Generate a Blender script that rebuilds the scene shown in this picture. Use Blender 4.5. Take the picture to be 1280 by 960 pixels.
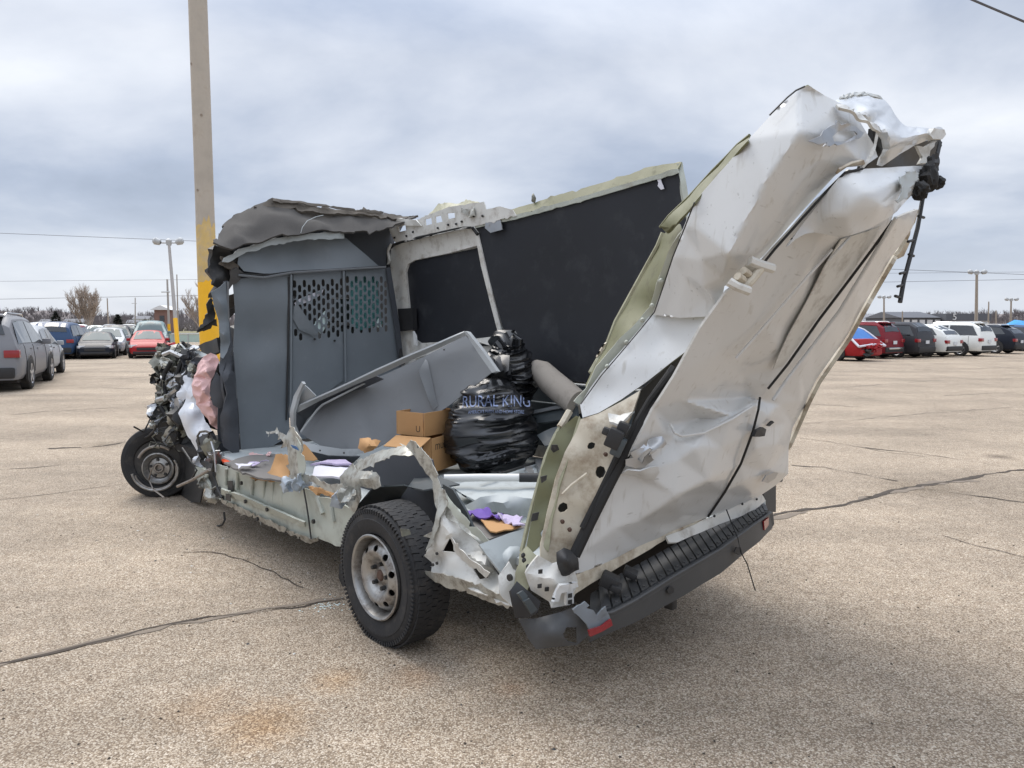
import bpy, bmesh, math, random
import numpy as np
from mathutils import Vector, Matrix, noise
from mathutils.geometry import delaunay_2d_cdt
from mathutils.bvhtree import BVHTree

scene = bpy.context.scene
for o in list(bpy.data.objects):
    bpy.data.objects.remove(o)
R = math.radians

# ---------------------------------------------------------------- camera
cam_data = bpy.data.cameras.new('camera')
cam_data.sensor_width = 36.0
cam_data.lens = 36.0 * 887.0 / 1280.0
cam_data.clip_start = 0.05
cam_data.clip_end = 6000.0
cam = bpy.data.objects.new('camera', cam_data)
scene.collection.objects.link(cam)
cam.location = (0, 0, 1.55)
cam.rotation_euler = (R(90 - 4.64), 0, 0)
scene.camera = cam
scene.render.resolution_x, scene.render.resolution_y = 1024, 768

# ---------------------------------------------------------------- sky: overcast, layered cloud
SUN_EL, SUN_AZ = R(52), R(-35)          # azimuth measured from +Y towards +X
world = bpy.data.worlds.new('World')
scene.world = world
world.use_nodes = True
wt = world.node_tree
wt.nodes.clear()
def wn(t, **kw):
    n = wt.nodes.new(t)
    for k, v in kw.items():
        setattr(n, k, v)
    return n
def wl(a, b): wt.links.new(a, b)
out = wn('ShaderNodeOutputWorld'); bg = wn('ShaderNodeBackground')
bg.inputs['Strength'].default_value = 0.10
sky = wn('ShaderNodeTexSky', sky_type='NISHITA', sun_disc=False, sun_elevation=SUN_EL, sun_rotation=SUN_AZ)
tc = wn('ShaderNodeTexCoord'); sep = wn('ShaderNodeSeparateXYZ')
wl(tc.outputs['Generated'], sep.inputs[0])
zc = wn('ShaderNodeMath', operation='MAXIMUM'); wl(sep.outputs['Z'], zc.inputs[0]); zc.inputs[1].default_value = 0.0
za = wn('ShaderNodeMath', operation='ADD'); wl(zc.outputs[0], za.inputs[0]); za.inputs[1].default_value = 0.24
dx = wn('ShaderNodeMath', operation='DIVIDE'); wl(sep.outputs['X'], dx.inputs[0]); wl(za.outputs[0], dx.inputs[1])
dy = wn('ShaderNodeMath', operation='DIVIDE'); wl(sep.outputs['Y'], dy.inputs[0]); wl(za.outputs[0], dy.inputs[1])
cmb = wn('ShaderNodeCombineXYZ'); wl(dx.outputs[0], cmb.inputs[0]); wl(dy.outputs[0], cmb.inputs[1])
mp = wn('ShaderNodeMapping'); wl(cmb.outputs[0], mp.inputs[0])
mp.inputs['Location'].default_value = (5.5, 8.1, 2); mp.inputs['Scale'].default_value = (0.85, 1.0, 1)
n1 = wn('ShaderNodeTexNoise'); n1.inputs['Scale'].default_value = 0.95; n1.inputs['Detail'].default_value = 9; n1.inputs['Roughness'].default_value = 0.52; n1.inputs['Distortion'].default_value = 0.2
wl(mp.outputs[0], n1.inputs['Vector'])
cr = wn('ShaderNodeValToRGB'); wl(n1.outputs['Fac'], cr.inputs[0])
el = cr.color_ramp.elements
el[0].position = 0.32; el[0].color = (0.31, 0.36, 0.455, 1)
el[1].position = 0.73; el[1].color = (0.90, 0.92, 0.95, 1)
e = cr.color_ramp.elements.new(0.42); e.color = (0.40, 0.455, 0.565, 1)
e = cr.color_ramp.elements.new(0.55); e.color = (0.62, 0.66, 0.74, 1)
# an overcast sky brightens steadily from horizon to zenith
zr = wn('ShaderNodeMapRange'); wl(zc.outputs[0], zr.inputs[0])
zr.inputs['From Min'].default_value = 0.34; zr.inputs['From Max'].default_value = 1.0
zr.inputs['To Min'].default_value = 7.2; zr.inputs['To Max'].default_value = 22.0
cm = wn('ShaderNodeVectorMath', operation='SCALE'); wl(cr.outputs[0], cm.inputs[0]); wl(zr.outputs[0], cm.inputs['Scale'])
# near the horizon the layers merge into one pale veil
hz = wn('ShaderNodeMapRange'); wl(zc.outputs[0], hz.inputs[0])
hz.inputs['From Min'].default_value = 0.0; hz.inputs['From Max'].default_value = 0.16
hz.inputs['To Min'].default_value = 0.75; hz.inputs['To Max'].default_value = 0.0
hm = wn('ShaderNodeMixRGB'); wl(hz.outputs[0], hm.inputs[0]); wl(cm.outputs[0], hm.inputs[1])
hm.inputs[2].default_value = (4.55, 4.85, 5.4, 1)
mx = wn('ShaderNodeMixRGB'); mx.inputs[0].default_value = 0.94
wl(sky.outputs[0], mx.inputs[1]); wl(hm.outputs[0], mx.inputs[2])
wl(mx.outputs[0], bg.inputs['Color']); wl(bg.outputs[0], out.inputs['Surface'])

sun_data = bpy.data.lights.new('sun', 'SUN')
sun_data.energy = 1.5
sun_data.angle = R(35)
sun_data.color = (1.0, 0.93, 0.84)
sun = bpy.data.objects.new('sun', sun_data)
scene.collection.objects.link(sun)
sd = Vector((math.sin(SUN_AZ) * math.cos(SUN_EL), math.cos(SUN_AZ) * math.cos(SUN_EL), math.sin(SUN_EL)))
sun.rotation_euler = sd.to_track_quat('Z', 'Y').to_euler()

scene.view_settings.view_transform = 'Standard'
scene.view_settings.look = 'None'
scene.view_settings.exposure = 0.72
scene.view_settings.gamma = 1.0

# ---------------------------------------------------------------- materials
MATS = {}
def mat(name, col, rough=0.6, metal=0.0, coat=0.0, var=0.12, vscale=6.0, dirt=None, dirt_amt=0.0, dirt_scale=4.0,
        bump=0.0, bscale=60.0, trans=0.0, spec=0.5, col2=None):
    m = bpy.data.materials.new(name); m.use_nodes = True
    nt = m.node_tree; N = nt.nodes; L = nt.links
    b = N['Principled BSDF']
    b.inputs['Roughness'].default_value = rough
    b.inputs['Metallic'].default_value = metal
    b.inputs['Coat Weight'].default_value = coat
    b.inputs['Coat Roughness'].default_value = 0.06
    b.inputs['Specular IOR Level'].default_value = spec
    if trans: b.inputs['Transmission Weight'].default_value = trans
    t = N.new('ShaderNodeTexCoord')
    n = N.new('ShaderNodeTexNoise'); n.inputs['Scale'].default_value = vscale; n.inputs['Detail'].default_value = 6
    L.new(t.outputs['Object'], n.inputs['Vector'])
    mixc = N.new('ShaderNodeMixRGB')
    c = Vector(col)
    c2 = Vector(col2) if col2 else c
    mixc.inputs[1].default_value = (*(c * (1 - var)), 1)
    mixc.inputs[2].default_value = (*(c2 * (1 + var)), 1)
    L.new(n.outputs['Fac'], mixc.inputs[0])
    last = mixc.outputs[0]
    if dirt:
        d = N.new('ShaderNodeTexNoise'); d.inputs['Scale'].default_value = dirt_scale; d.inputs['Detail'].default_value = 9; d.inputs['Roughness'].default_value = 0.68
        L.new(t.outputs['Object'], d.inputs['Vector'])
        r = N.new('ShaderNodeValToRGB'); r.color_ramp.elements[0].position = 0.62 - 0.22 * dirt_amt; r.color_ramp.elements[1].position = 0.80 - 0.12 * dirt_amt
        r.color_ramp.elements[1].color = (min(1, dirt_amt + .2),) * 3 + (1,)
        L.new(d.outputs['Fac'], r.inputs[0])
        m2 = N.new('ShaderNodeMixRGB'); L.new(r.outputs[0], m2.inputs[0]); L.new(last, m2.inputs[1]); m2.inputs[2].default_value = (*dirt, 1)
        last = m2.outputs[0]
        rr = N.new('ShaderNodeMapRange'); L.new(r.outputs[0], rr.inputs[0]); rr.inputs['To Min'].default_value = rough; rr.inputs['To Max'].default_value = min(1, rough + 0.3)
        L.new(rr.outputs[0], b.inputs['Roughness'])
    L.new(last, b.inputs['Base Color'])
    if bump:
        bn = N.new('ShaderNodeTexNoise'); bn.inputs['Scale'].default_value = bscale; bn.inputs['Detail'].default_value = 5
        L.new(t.outputs['Object'], bn.inputs['Vector'])
        bp = N.new('ShaderNodeBump'); bp.inputs['Strength'].default_value = bump; bp.inputs['Distance'].default_value = 0.01
        L.new(bn.outputs['Fac'], bp.inputs['Height']); L.new(bp.outputs[0], b.inputs['Normal'])
    MATS[name] = m
    return m

wp = mat('white_paint', (0.585, 0.59, 0.58), 0.30, coat=0.45, var=0.03, dirt=(0.44, 0.42, 0.38), dirt_amt=0.08, dirt_scale=5)
def streaks(m):
    """run-off dirt and fine scuffs dragged across the paint"""
    nt = m.node_tree; N = nt.nodes; L = nt.links; b = N['Principled BSDF']; src = b.inputs['Base Color'].links[0].from_socket
    t = N.new('ShaderNodeTexCoord')
    for sc_, lo, hi, col in (((34, 34, 2.2), .60, .78, (.74, .71, .66)), ((7, 60, 60), .66, .74, (.70, .69, .67))):
        mp_ = N.new('ShaderNodeMapping'); mp_.inputs['Scale'].default_value = sc_; mp_.inputs['Rotation'].default_value = (.25, .5, 0); L.new(t.outputs['Object'], mp_.inputs[0])
        n = N.new('ShaderNodeTexNoise'); n.inputs['Scale'].default_value = 1; n.inputs['Detail'].default_value = 5; L.new(mp_.outputs[0], n.inputs['Vector'])
        r = N.new('ShaderNodeMapRange'); L.new(n.outputs['Fac'], r.inputs[0]); r.inputs['From Min'].default_value = lo; r.inputs['From Max'].default_value = hi
        x = N.new('ShaderNodeMixRGB'); x.blend_type = 'MULTIPLY'; L.new(r.outputs[0], x.inputs[0]); L.new(src, x.inputs[1]); x.inputs[2].default_value = (*col, 1); src = x.outputs[0]
    L.new(src, b.inputs['Base Color'])
streaks(wp)
mat('white_inner', (0.58, 0.57, 0.53), 0.45, var=0.08, dirt=(0.21, 0.17, 0.125), dirt_amt=0.55, dirt_scale=9)
mat('cream_primer', (0.50, 0.45, 0.355), 0.5, var=0.12, dirt=(0.21, 0.15, 0.095), dirt_amt=0.8, dirt_scale=9)
mat('olive_primer', (0.145, 0.145, 0.075), 0.6, var=0.18, dirt=(0.08, 0.07, 0.05), dirt_amt=0.4, dirt_scale=14)
mat('pale_olive', (0.30, 0.295, 0.20), 0.6, var=0.15, dirt=(0.15, 0.12, 0.08), dirt_amt=0.5, dirt_scale=14)
mat('sill_metal', (0.40, 0.42, 0.365), 0.5, var=0.12, dirt=(0.17, 0.14, 0.11), dirt_amt=0.45, dirt_scale=7)
mat('torn_metal', (0.42, 0.42, 0.38), 0.36, var=0.3, metal=.4, dirt=(0.11, 0.085, 0.06), dirt_amt=0.75, dirt_scale=18)
mat('bare_steel', (0.42, 0.43, 0.44), 0.35, metal=0.85, var=0.15, dirt=(0.22, 0.17, 0.13), dirt_amt=0.35, dirt_scale=16)
mat('bulkhead_grey', (0.150, 0.170, 0.186), 0.55, var=0.10, dirt=(0.24, 0.25, 0.26), dirt_amt=0.15, dirt_scale=11, bump=0.05, bscale=200)
mat('bulkhead_dark', (0.055, 0.060, 0.070), 0.6, var=0.15)
mat('black_board', (0.013, 0.0145, 0.019), 0.55, var=0.25, vscale=3, dirt=(0.05, 0.053, 0.057), dirt_amt=0.4, dirt_scale=5, spec=0.4)
mat('wall_slate', (0.045, 0.055, 0.060), 0.5, var=0.15, dirt=(0.12, 0.11, 0.10), dirt_amt=0.3)
mat('liner_grey', (0.066, 0.061, 0.056), 0.9, var=0.12, dirt=(0.06, 0.055, 0.05), dirt_amt=0.4, dirt_scale=6, bump=0.15, bscale=90)
mat('liner_edge', (0.11, 0.095, 0.078), 0.9, var=0.2, dirt=(0.05, 0.045, 0.04), dirt_amt=0.6, dirt_scale=20)
mat('black_plastic', (0.018, 0.018, 0.019), 0.55, var=0.2, dirt=(0.06, 0.055, 0.05), dirt_amt=0.3, dirt_scale=12)
mat('bumper_plastic', (0.046, 0.047, 0.048), 0.5, var=0.15, dirt=(0.075, 0.07, 0.065), dirt_amt=0.4, dirt_scale=7, bump=0.1, bscale=300)
mat('bumper_face', (0.052, 0.053, 0.054), 0.55, var=0.12, dirt=(0.11, 0.10, 0.09), dirt_amt=0.35, dirt_scale=6, bump=0.08, bscale=300)
mat('scuffed_plastic', (0.17, 0.19, 0.21), 0.6, var=0.15, dirt=(0.06, 0.06, 0.06), dirt_amt=0.4, dirt_scale=20)
mat('black_rubber', (0.012, 0.012, 0.012), 0.75, var=0.3, dirt=(0.05, 0.045, 0.04), dirt_amt=0.4, dirt_scale=10)
mat('tyre_rubber', (0.020, 0.020, 0.021), 0.8, var=0.25, dirt=(0.085, 0.075, 0.065), dirt_amt=0.45, dirt_scale=11, bump=0.2, bscale=80)
mat('rim_steel', (0.36, 0.355, 0.34), 0.36, metal=0.75, var=0.25, dirt=(0.09, 0.06, 0.042), dirt_amt=0.75, dirt_scale=14)
mat('brake_steel', (0.30, 0.27, 0.24), 0.5, metal=0.6, var=0.2, dirt=(0.13, 0.09, 0.06), dirt_amt=0.5, dirt_scale=18)
mat('rust', (0.085, 0.048, 0.034), 0.85, var=0.3, vscale=30)
mat('underbody', (0.022, 0.020, 0.019), 0.9, var=0.3)
mat('fender_white', (0.60, 0.62, 0.66), 0.3, coat=0.4, var=0.05, dirt=(0.22, 0.2, 0.18), dirt_amt=0.3, dirt_scale=12)
mat('crumple_olive', (0.20, 0.20, 0.165), 0.38, var=0.45, metal=0.3, vscale=12, dirt=(0.045, 0.04, 0.035), dirt_amt=0.6, dirt_scale=14)
mat('crumple_dark', (0.022, 0.022, 0.022), 0.5, var=0.4, dirt=(0.10, 0.09, 0.08), dirt_amt=0.4, dirt_scale=20)
mat('airbag_pink', (0.72, 0.47, 0.45), 0.9, var=0.10, dirt=(0.42, 0.2, 0.17), dirt_amt=0.3, dirt_scale=9, bump=0.15, bscale=90)
mat('orange_plastic', (0.75, 0.085, 0.02), 0.45, var=0.1)
mat('red_reflector', (0.23, 0.012, 0.018), 0.25, coat=0.6, var=0.15)
mat('shelf_grey', (0.145, 0.152, 0.158), 0.5, var=0.08, dirt=(0.12, 0.12, 0.12), dirt_amt=0.25, dirt_scale=9, bump=0.03, bscale=120)
mat('shelf_lip_lit', (0.33, 0.345, 0.35), 0.5, var=0.08, dirt=(0.14, 0.14, 0.14), dirt_amt=0.3, dirt_scale=9)  # same shelf steel in a lighter colour, painting brightness onto its lips
mat('mat_grey', (0.40, 0.43, 0.43), 0.6, var=0.08, dirt=(0.13, 0.13, 0.12), dirt_amt=0.4, dirt_scale=6)
mat('cardboard', (0.42, 0.235, 0.10), 0.85, var=0.10, dirt=(0.24, 0.12, 0.05), dirt_amt=0.3, dirt_scale=6, bump=0.06, bscale=150)
mat('paper_white', (0.62, 0.61, 0.66), 0.8, var=0.06)
mat('print_black', (0.02, 0.018, 0.016), 0.8)
mat('print_blue', (0.22, 0.27, 0.42), 0.5, var=0.2, vscale=40)
mat('bag_black', (0.007, 0.0075, 0.009), 0.27, var=0.3, spec=0.6, coat=0.1)
mat('roll_taupe', (0.26, 0.235, 0.205), 0.9, var=0.1, dirt=(0.14, 0.12, 0.1), dirt_amt=0.4, dirt_scale=10, bump=0.1, bscale=40)
mat('purple_cloth', (0.13, 0.07, 0.32), 0.8, var=0.3, vscale=20)
mat('lilac_paper', (0.42, 0.36, 0.50), 0.8, var=0.2, vscale=40)
mat('board_taupe', (0.16, 0.15, 0.14), 0.85, var=0.12)
mat('pole_white', (0.68, 0.68, 0.66), 0.4, var=0.04, dirt=(0.4, 0.38, 0.34), dirt_amt=0.3)
mat('tape_blue', (0.03, 0.10, 0.24), 0.6, var=0.3)
mat('foil_blue', (0.36, 0.41, 0.46), 0.4, var=0.3, vscale=30)
mat('teal_glass', (0.10, 0.30, 0.29), 0.35, var=0.35, vscale=60, bump=0.6, bscale=90)
mat('clear_shard', (0.62, 0.74, 0.72), 0.2, var=0.2, vscale=60)
mat('pole_wood', (0.43, 0.385, 0.325), 0.9, var=0.22, vscale=3, dirt=(0.30, 0.24, 0.18), dirt_amt=0.4, dirt_scale=3, bump=0.3, bscale=25)
mat('pole_yellow', (0.85, 0.46, 0.015), 0.6, var=0.06, dirt=(0.6, 0.33, 0.05), dirt_amt=0.25)
mat('far_pole', (0.38, 0.36, 0.34), 0.8, var=0.1)
mat('lamp_grey', (0.42, 0.43, 0.43), 0.5, var=0.1)
mat('wire', (0.10, 0.10, 0.11), 0.7)
mat('tree_bark', (0.40, 0.335, 0.28), 0.95, var=0.2)
mat('evergreen', (0.040, 0.052, 0.036), 0.95, var=0.35, vscale=1.2)
mat('woods', (0.20, 0.165, 0.155), 1.0, var=0.3, vscale=0.12, col2=(0.17, 0.155, 0.155))
mat('hill', (0.20, 0.175, 0.17), 1.0, var=0.25, vscale=0.03)
mat('fence_green', (0.42, 0.52, 0.46), 0.7, var=0.1)
mat('fence_post', (0.45, 0.46, 0.45), 0.6)
mat('glass_dark', (0.018, 0.022, 0.026), 0.08, spec=0.6, coat=0.4)
mat('glass_light', (0.085, 0.115, 0.12), 0.3, spec=0.18)
mat('tail_red', (0.26, 0.012, 0.016), 0.2, coat=0.5)
mat('lamp_clear', (0.62, 0.63, 0.65), 0.15, coat=0.5)
mat('alloy', (0.50, 0.50, 0.51), 0.35, metal=0.6)
mat('car_trim', (0.02, 0.02, 0.021), 0.6)
mat('chrome', (0.6, 0.6, 0.6), 0.2, metal=0.9)
mat('plate', (0.6, 0.62, 0.64), 0.5)
mat('tarp_blue', (0.02, 0.14, 0.42), 0.45, var=0.2, vscale=4)
mat('tarp_bright', (0.05, 0.30, 0.62), 0.45, var=0.25, vscale=3)
mat('building_slate', (0.10, 0.105, 0.12), 0.8, var=0.1, vscale=0.3)
mat('building_white', (0.62, 0.62, 0.62), 0.8, var=0.06)
mat('building_brick', (0.20, 0.12, 0.10), 0.9, var=0.15)
mat('roof_grey', (0.22, 0.22, 0.23), 0.9)
mat('dumpster_green', (0.02, 0.17, 0.07), 0.6)
mat('crack_dirt', (0.058, 0.045, 0.034), 0.95, var=0.35, vscale=25)
mat('seam_dirt', (0.19, 0.155, 0.12), 0.95, var=0.3, vscale=12)
mat('grass_strip', (0.19, 0.17, 0.09), 1.0, var=0.3, vscale=0.5)
for nm, c in (('paint_grey', (0.20, 0.205, 0.22)), ('paint_silver', (0.36, 0.38, 0.40)), ('paint_navy', (0.014, 0.018, 0.028)), ('paint_black', (0.012, 0.012, 0.014)),
              ('paint_red', (0.33, 0.018, 0.022)), ('paint_maroon', (0.17, 0.010, 0.018)), ('paint_white', (0.72, 0.73, 0.70)), ('paint_teal', (0.13, 0.20, 0.21)),
              ('paint_blue', (0.04, 0.075, 0.15)), ('paint_charcoal', (0.035, 0.035, 0.04))):
    mat(nm, c, 0.42, coat=0.05, var=0.03, spec=0.2)

# ---------------------------------------------------------------- scene-graph helpers
COL = scene.collection
ANG = math.atan2(0.677, 0.735)
VAN_O = Vector((-0.55, 3.38, 0.0))
ROT = Matrix.Rotation(ANG, 4, 'Z')
CAM_L = Vector((-1.89, -2.86, 1.55))         # where the photographer stood, van coordinates (right, forward, up)

def thing(name, label, cat, loc=(0, 0, 0), rotz=0.0, group=None, kind=None):
    o = bpy.data.objects.new(name, None); COL.objects.link(o)
    o.location = loc; o.rotation_euler = (0, 0, rotz)
    o['label'] = label; o['category'] = cat
    if group: o['group'] = group
    if kind: o['kind'] = kind
    o.empty_display_size = 0.2
    return o

def van_thing(name, label, cat, base, group=None):
    """a thing lying in the wreck; base = (forward, right, up) of its foot point"""
    b = Vector((base[1], base[0], base[2]))
    o = thing(name, label, cat, VAN_O + ROT @ b, ANG, group)
    o['_base'] = [base[1], base[0], base[2]]
    return o

def tagmesh(o, label, cat, group=None):
    o['label'] = label; o['category'] = cat
    if group: o['group'] = group
    return o

def structure(o, label=None):
    o['kind'] = 'structure'
    if label: o['label'] = label
    return o

def link(name, me, parent=None, mats=()):
    o = bpy.data.objects.new(name, me); COL.objects.link(o)
    for m in mats:
        me.materials.append(MATS[m] if isinstance(m, str) else m)
    if parent is not None: o.parent = parent
    return o

def lv(p, parent=None):
    """(forward, right, up) -> van-local vector, relative to the base of the thing it belongs to"""
    v = Vector((p[1], p[0], p[2]))
    q = parent
    while q is not None:
        if '_base' in q: return v - Vector(q['_base'])
        q = q.parent
    return v

def mesh_from(verts, faces, smooth=True, angle=35):
    me = bpy.data.meshes.new('m')
    me.from_pydata([tuple(v) for v in verts], [], faces)
    me.validate()
    bm = bmesh.new(); bm.from_mesh(me)
    bmesh.ops.recalc_face_normals(bm, faces=bm.faces[:])
    bm.to_mesh(me); bm.free()
    if smooth:
        me.shade_smooth()
        me.set_sharp_from_angle(angle=R(angle))
    return me

# ---- flat-domain fill -----------------------------------------------------------------
def inside(P, loop):
    x, y = P[:, 0], P[:, 1]
    c = np.zeros(len(P), bool)
    n = len(loop)
    for i in range(n):
        x0, y0 = loop[i]; x1, y1 = loop[(i + 1) % n]
        if y0 == y1: continue
        m = ((y0 > y) != (y1 > y)) & (x < (x1 - x0) * (y - y0) / (y1 - y0) + x0)
        c ^= m
    return c

def seg_dist(P, loop):
    d = np.full(len(P), 1e9)
    n = len(loop)
    for i in range(n):
        a = np.array(loop[i]); b = np.array(loop[(i + 1) % n]); ab = b - a
        t = np.clip(((P - a) @ ab) / max(1e-12, ab @ ab), 0, 1)
        d = np.minimum(d, np.linalg.norm(P - a - t[:, None] * ab, axis=1))
    return d

def cdt_fill(loop, holes=(), res=0.05, extra=(), rng=None):
    """triangulate a 2-D outline with holes; returns (points, triangles)"""
    rng = rng or random.Random(1)
    L = np.array(loop)
    x0, y0 = L.min(0); x1, y1 = L.max(0)
    gx = np.arange(x0, x1, res); gy = np.arange(y0, y1, res * 0.87)
    pts = []
    for j, yy in enumerate(gy):
        for xx in gx:
            pts.append((xx + (0.5 * res if j % 2 else 0) + rng.uniform(-.18, .18) * res, yy + rng.uniform(-.18, .18) * res))
    P = np.array(pts) if pts else np.zeros((0, 2))
    if len(P):
        k = inside(P, loop); P = P[k]
        if len(P):
            P = P[seg_dist(P, loop) > res * 0.4]
        for h in holes:
            if len(P):
                P = P[~inside(P, h)]
            if len(P):
                P = P[seg_dist(P, h) > res * 0.25]
    V2 = [Vector(p) for p in loop]; E = [(i, (i + 1) % len(loop)) for i in range(len(loop))]
    for h in holes:
        o = len(V2); V2 += [Vector(p) for p in h]; E += [(o + i, o + (i + 1) % len(h)) for i in range(len(h))]
    V2 += [Vector(p) for p in P]
    for p in extra: V2.append(Vector(p))
    vo, eo, fo, _, _, _ = delaunay_2d_cdt(V2, E, [], 0, 1e-6)
    VO = np.array([tuple(v) for v in vo])
    F = [tuple(f) for f in fo if len(f) == 3]
    if not F: return VO, []
    T = np.array(F); C = VO[T].mean(1)
    k = inside(C, loop)
    for h in holes: k &= ~inside(C, h)
    return VO, [F[i] for i in range(len(F)) if k[i]]

def tps(ctrl, val, lam=1e-5):
    n = len(ctrl)
    d2 = ((ctrl[:, None] - ctrl[None]) ** 2).sum(-1)
    K = np.where(d2 > 0, d2 * np.log(np.maximum(d2, 1e-20)), 0) + lam * np.eye(n)
    Pm = np.c_[np.ones(n), ctrl]
    A = np.block([[K, Pm], [Pm.T, np.zeros((3, 3))]])
    w = np.linalg.lstsq(A, np.r_[val, 0, 0, 0], rcond=None)[0]
    def f(q):
        d = ((q[:, None] - ctrl[None]) ** 2).sum(-1)
        return np.where(d > 0, d * np.log(np.maximum(d, 1e-20)), 0) @ w[:n] + w[n] + q @ w[n + 1:]
    return f

def lin(ctrl, val):
    vo, eo, fo, ov, _, _ = delaunay_2d_cdt([Vector(p) for p in ctrl], [], [], 0, 1e-7)
    VO = np.array([tuple(v) for v in vo]); Z = np.array([val[o[0]] for o in ov])
    T = np.array([f for f in fo if len(f) == 3])
    def f(q):
        res = np.full(len(q), np.nan); best = np.full(len(q), -1e9)
        for a, b, c in T:
            A, B, Cc = VO[a], VO[b], VO[c]
            det = (B[1] - Cc[1]) * (A[0] - Cc[0]) + (Cc[0] - B[0]) * (A[1] - Cc[1])
            if abs(det) < 1e-12: continue
            l0 = ((B[1] - Cc[1]) * (q[:, 0] - Cc[0]) + (Cc[0] - B[0]) * (q[:, 1] - Cc[1])) / det
            l1 = ((Cc[1] - A[1]) * (q[:, 0] - Cc[0]) + (A[0] - Cc[0]) * (q[:, 1] - Cc[1])) / det
            l2 = 1 - l0 - l1
            mn = np.minimum(np.minimum(l0, l1), l2)
            k = mn > best
            best[k] = mn[k]
            l0c = np.clip(l0, -.05, 1.05); l1c = np.clip(l1, -.05, 1.05)
            res[k] = (l0c * Z[a] + l1c * Z[b] + (1 - l0c - l1c) * Z[c])[k]
        return res
    return f

def frame_of(P):
    c = P.mean(0); u, s, vt = np.linalg.svd(P - c, full_matrices=False)
    return c, vt[0], vt[1], np.cross(vt[0], vt[1])

def densify(P3, res, jag, rng):
    out = []
    n = len(P3)
    for i in range(n):
        a, b = P3[i], P3[(i + 1) % n]
        L = np.linalg.norm(b - a); k = max(1, int(L / res))
        for j in range(k):
            t = j / k; p = a + (b - a) * t
            if j and jag:
                a_ = jag * (1.9 if rng.random() < .28 else .3); p = p + np.array([rng.gauss(0, a_) for _ in range(3)])
            out.append(p)
    return out

def sheet(name, outline, m, parent, inner=(), holes=(), res=0.05, thick=0.004, amp=0.0, scale=4.0, jag=0.0, back=None, crease=0.3, seed=0,
          face=None, angle=40, ridge=0.0, rscale=3.0, bulge=0.0, extra_obj=None):
    """a bent sheet of metal or card through 3-D points given as (forward, right, up)"""
    rng = random.Random(seed + 17)
    O3 = np.array([tuple(lv(p, parent)) for p in outline]); I3 = np.array([tuple(lv(p, parent)) for p in inner]).reshape(-1, 3)
    c, ea, eb, en = frame_of(np.r_[O3, I3])
    camv = lv((CAM_L[1], CAM_L[0], CAM_L[2]), parent)
    tgt = (np.array(tuple(lv(face, parent))) if face is not None else np.array(tuple(camv))) - c
    if en @ tgt < 0: en = -en; ea, eb = eb, ea
    dn = en.copy()
    if face is None:                 # lay the outline out on the plane the sheet is seen on, so that folded sheets stay single-valued
        en = tgt / np.linalg.norm(tgt); ea = np.cross(np.array([0, 0, 1.0]), en); ea /= np.linalg.norm(ea); eb = np.cross(en, ea)
    D3 = np.array(densify(O3, res, jag, rng))
    to2 = lambda Q: np.c_[(Q - c) @ ea, (Q - c) @ eb]
    C3 = np.r_[O3, I3]; c2 = to2(C3); ch = (C3 - c) @ en
    loop = [tuple(p) for p in to2(D3)]
    H2 = []
    for h in holes:
        h3 = np.array([tuple(lv(p, parent)) for p in h]); H2.append([tuple(p) for p in to2(h3)])
    V2, F = cdt_fill(loop, H2, res, rng=rng)
    f1 = tps(c2, ch); hgt = f1(V2)
    if crease > 0 and len(C3) > 3:
        f2 = lin(c2, ch); h2 = f2(V2); h2 = np.where(np.isnan(h2), hgt, h2)
        hgt = (1 - crease) * hgt + crease * h2
    V3 = c + V2[:, :1] * ea + V2[:, 1:] * eb + hgt[:, None] * en
    if amp or ridge or bulge:
        sd_ = Vector((seed * 3.7, seed * 1.3, seed * 7.1))
        dist = seg_dist(V2, loop)
        for i in range(len(V3)):
            q = Vector(V3[i])
            d = 0.0
            if amp: d += amp * noise.noise(q * scale + sd_)
            if ridge: d += ridge * (0.5 - abs(noise.noise(q * rscale + sd_ * 2)) * 2)
            if bulge: d += bulge * (1 - math.exp(-dist[i] / 0.05))
            V3[i] = V3[i] + dn * d
    n = len(V3)
    # vertex normals for the thickness
    T = np.array(F); fn = np.cross(V3[T[:, 1]] - V3[T[:, 0]], V3[T[:, 2]] - V3[T[:, 0]])
    flip = fn @ en < 0
    F = [(f[0], f[2], f[1]) if flip[i] else f for i, f in enumerate(F)]
    fn[flip] *= -1
    vn = np.zeros_like(V3)
    for k in range(3): np.add.at(vn, T[:, k], fn)
    vn /= np.maximum(np.linalg.norm(vn, axis=1, keepdims=True), 1e-9)
    B3 = V3 - vn * thick
    cnt = {}
    for f in F:
        for k in range(3):
            e = (f[k], f[(k + 1) % 3]); cnt[e] = cnt.get(e, 0) + 1
    rim = [e for e in cnt if (e[1], e[0]) not in cnt]
    faces = list(F) + [(f[2] + n, f[1] + n, f[0] + n) for f in F] + [(e[1], e[0], e[0] + n, e[1] + n) for e in rim]
    me = bpy.data.meshes.new(name)
    me.from_pydata([tuple(v) for v in V3] + [tuple(v) for v in B3], [], faces)
    if back:
        mi = [0] * len(F) + [1] * (len(F) + len(rim)); me.polygons.foreach_set('material_index', mi)
    me.shade_smooth(); me.set_sharp_from_angle(angle=R(angle))
    used = np.zeros(n, bool); used[np.array(F).ravel()] = True
    if not used.all():
        bm = bmesh.new(); bm.from_mesh(me)
        bmesh.ops.delete(bm, geom=[v for v in bm.verts if not v.link_faces], context='VERTS'); bm.to_mesh(me); bm.free()
    return link(name, me, parent, (m, back) if back else (m,))

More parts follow.
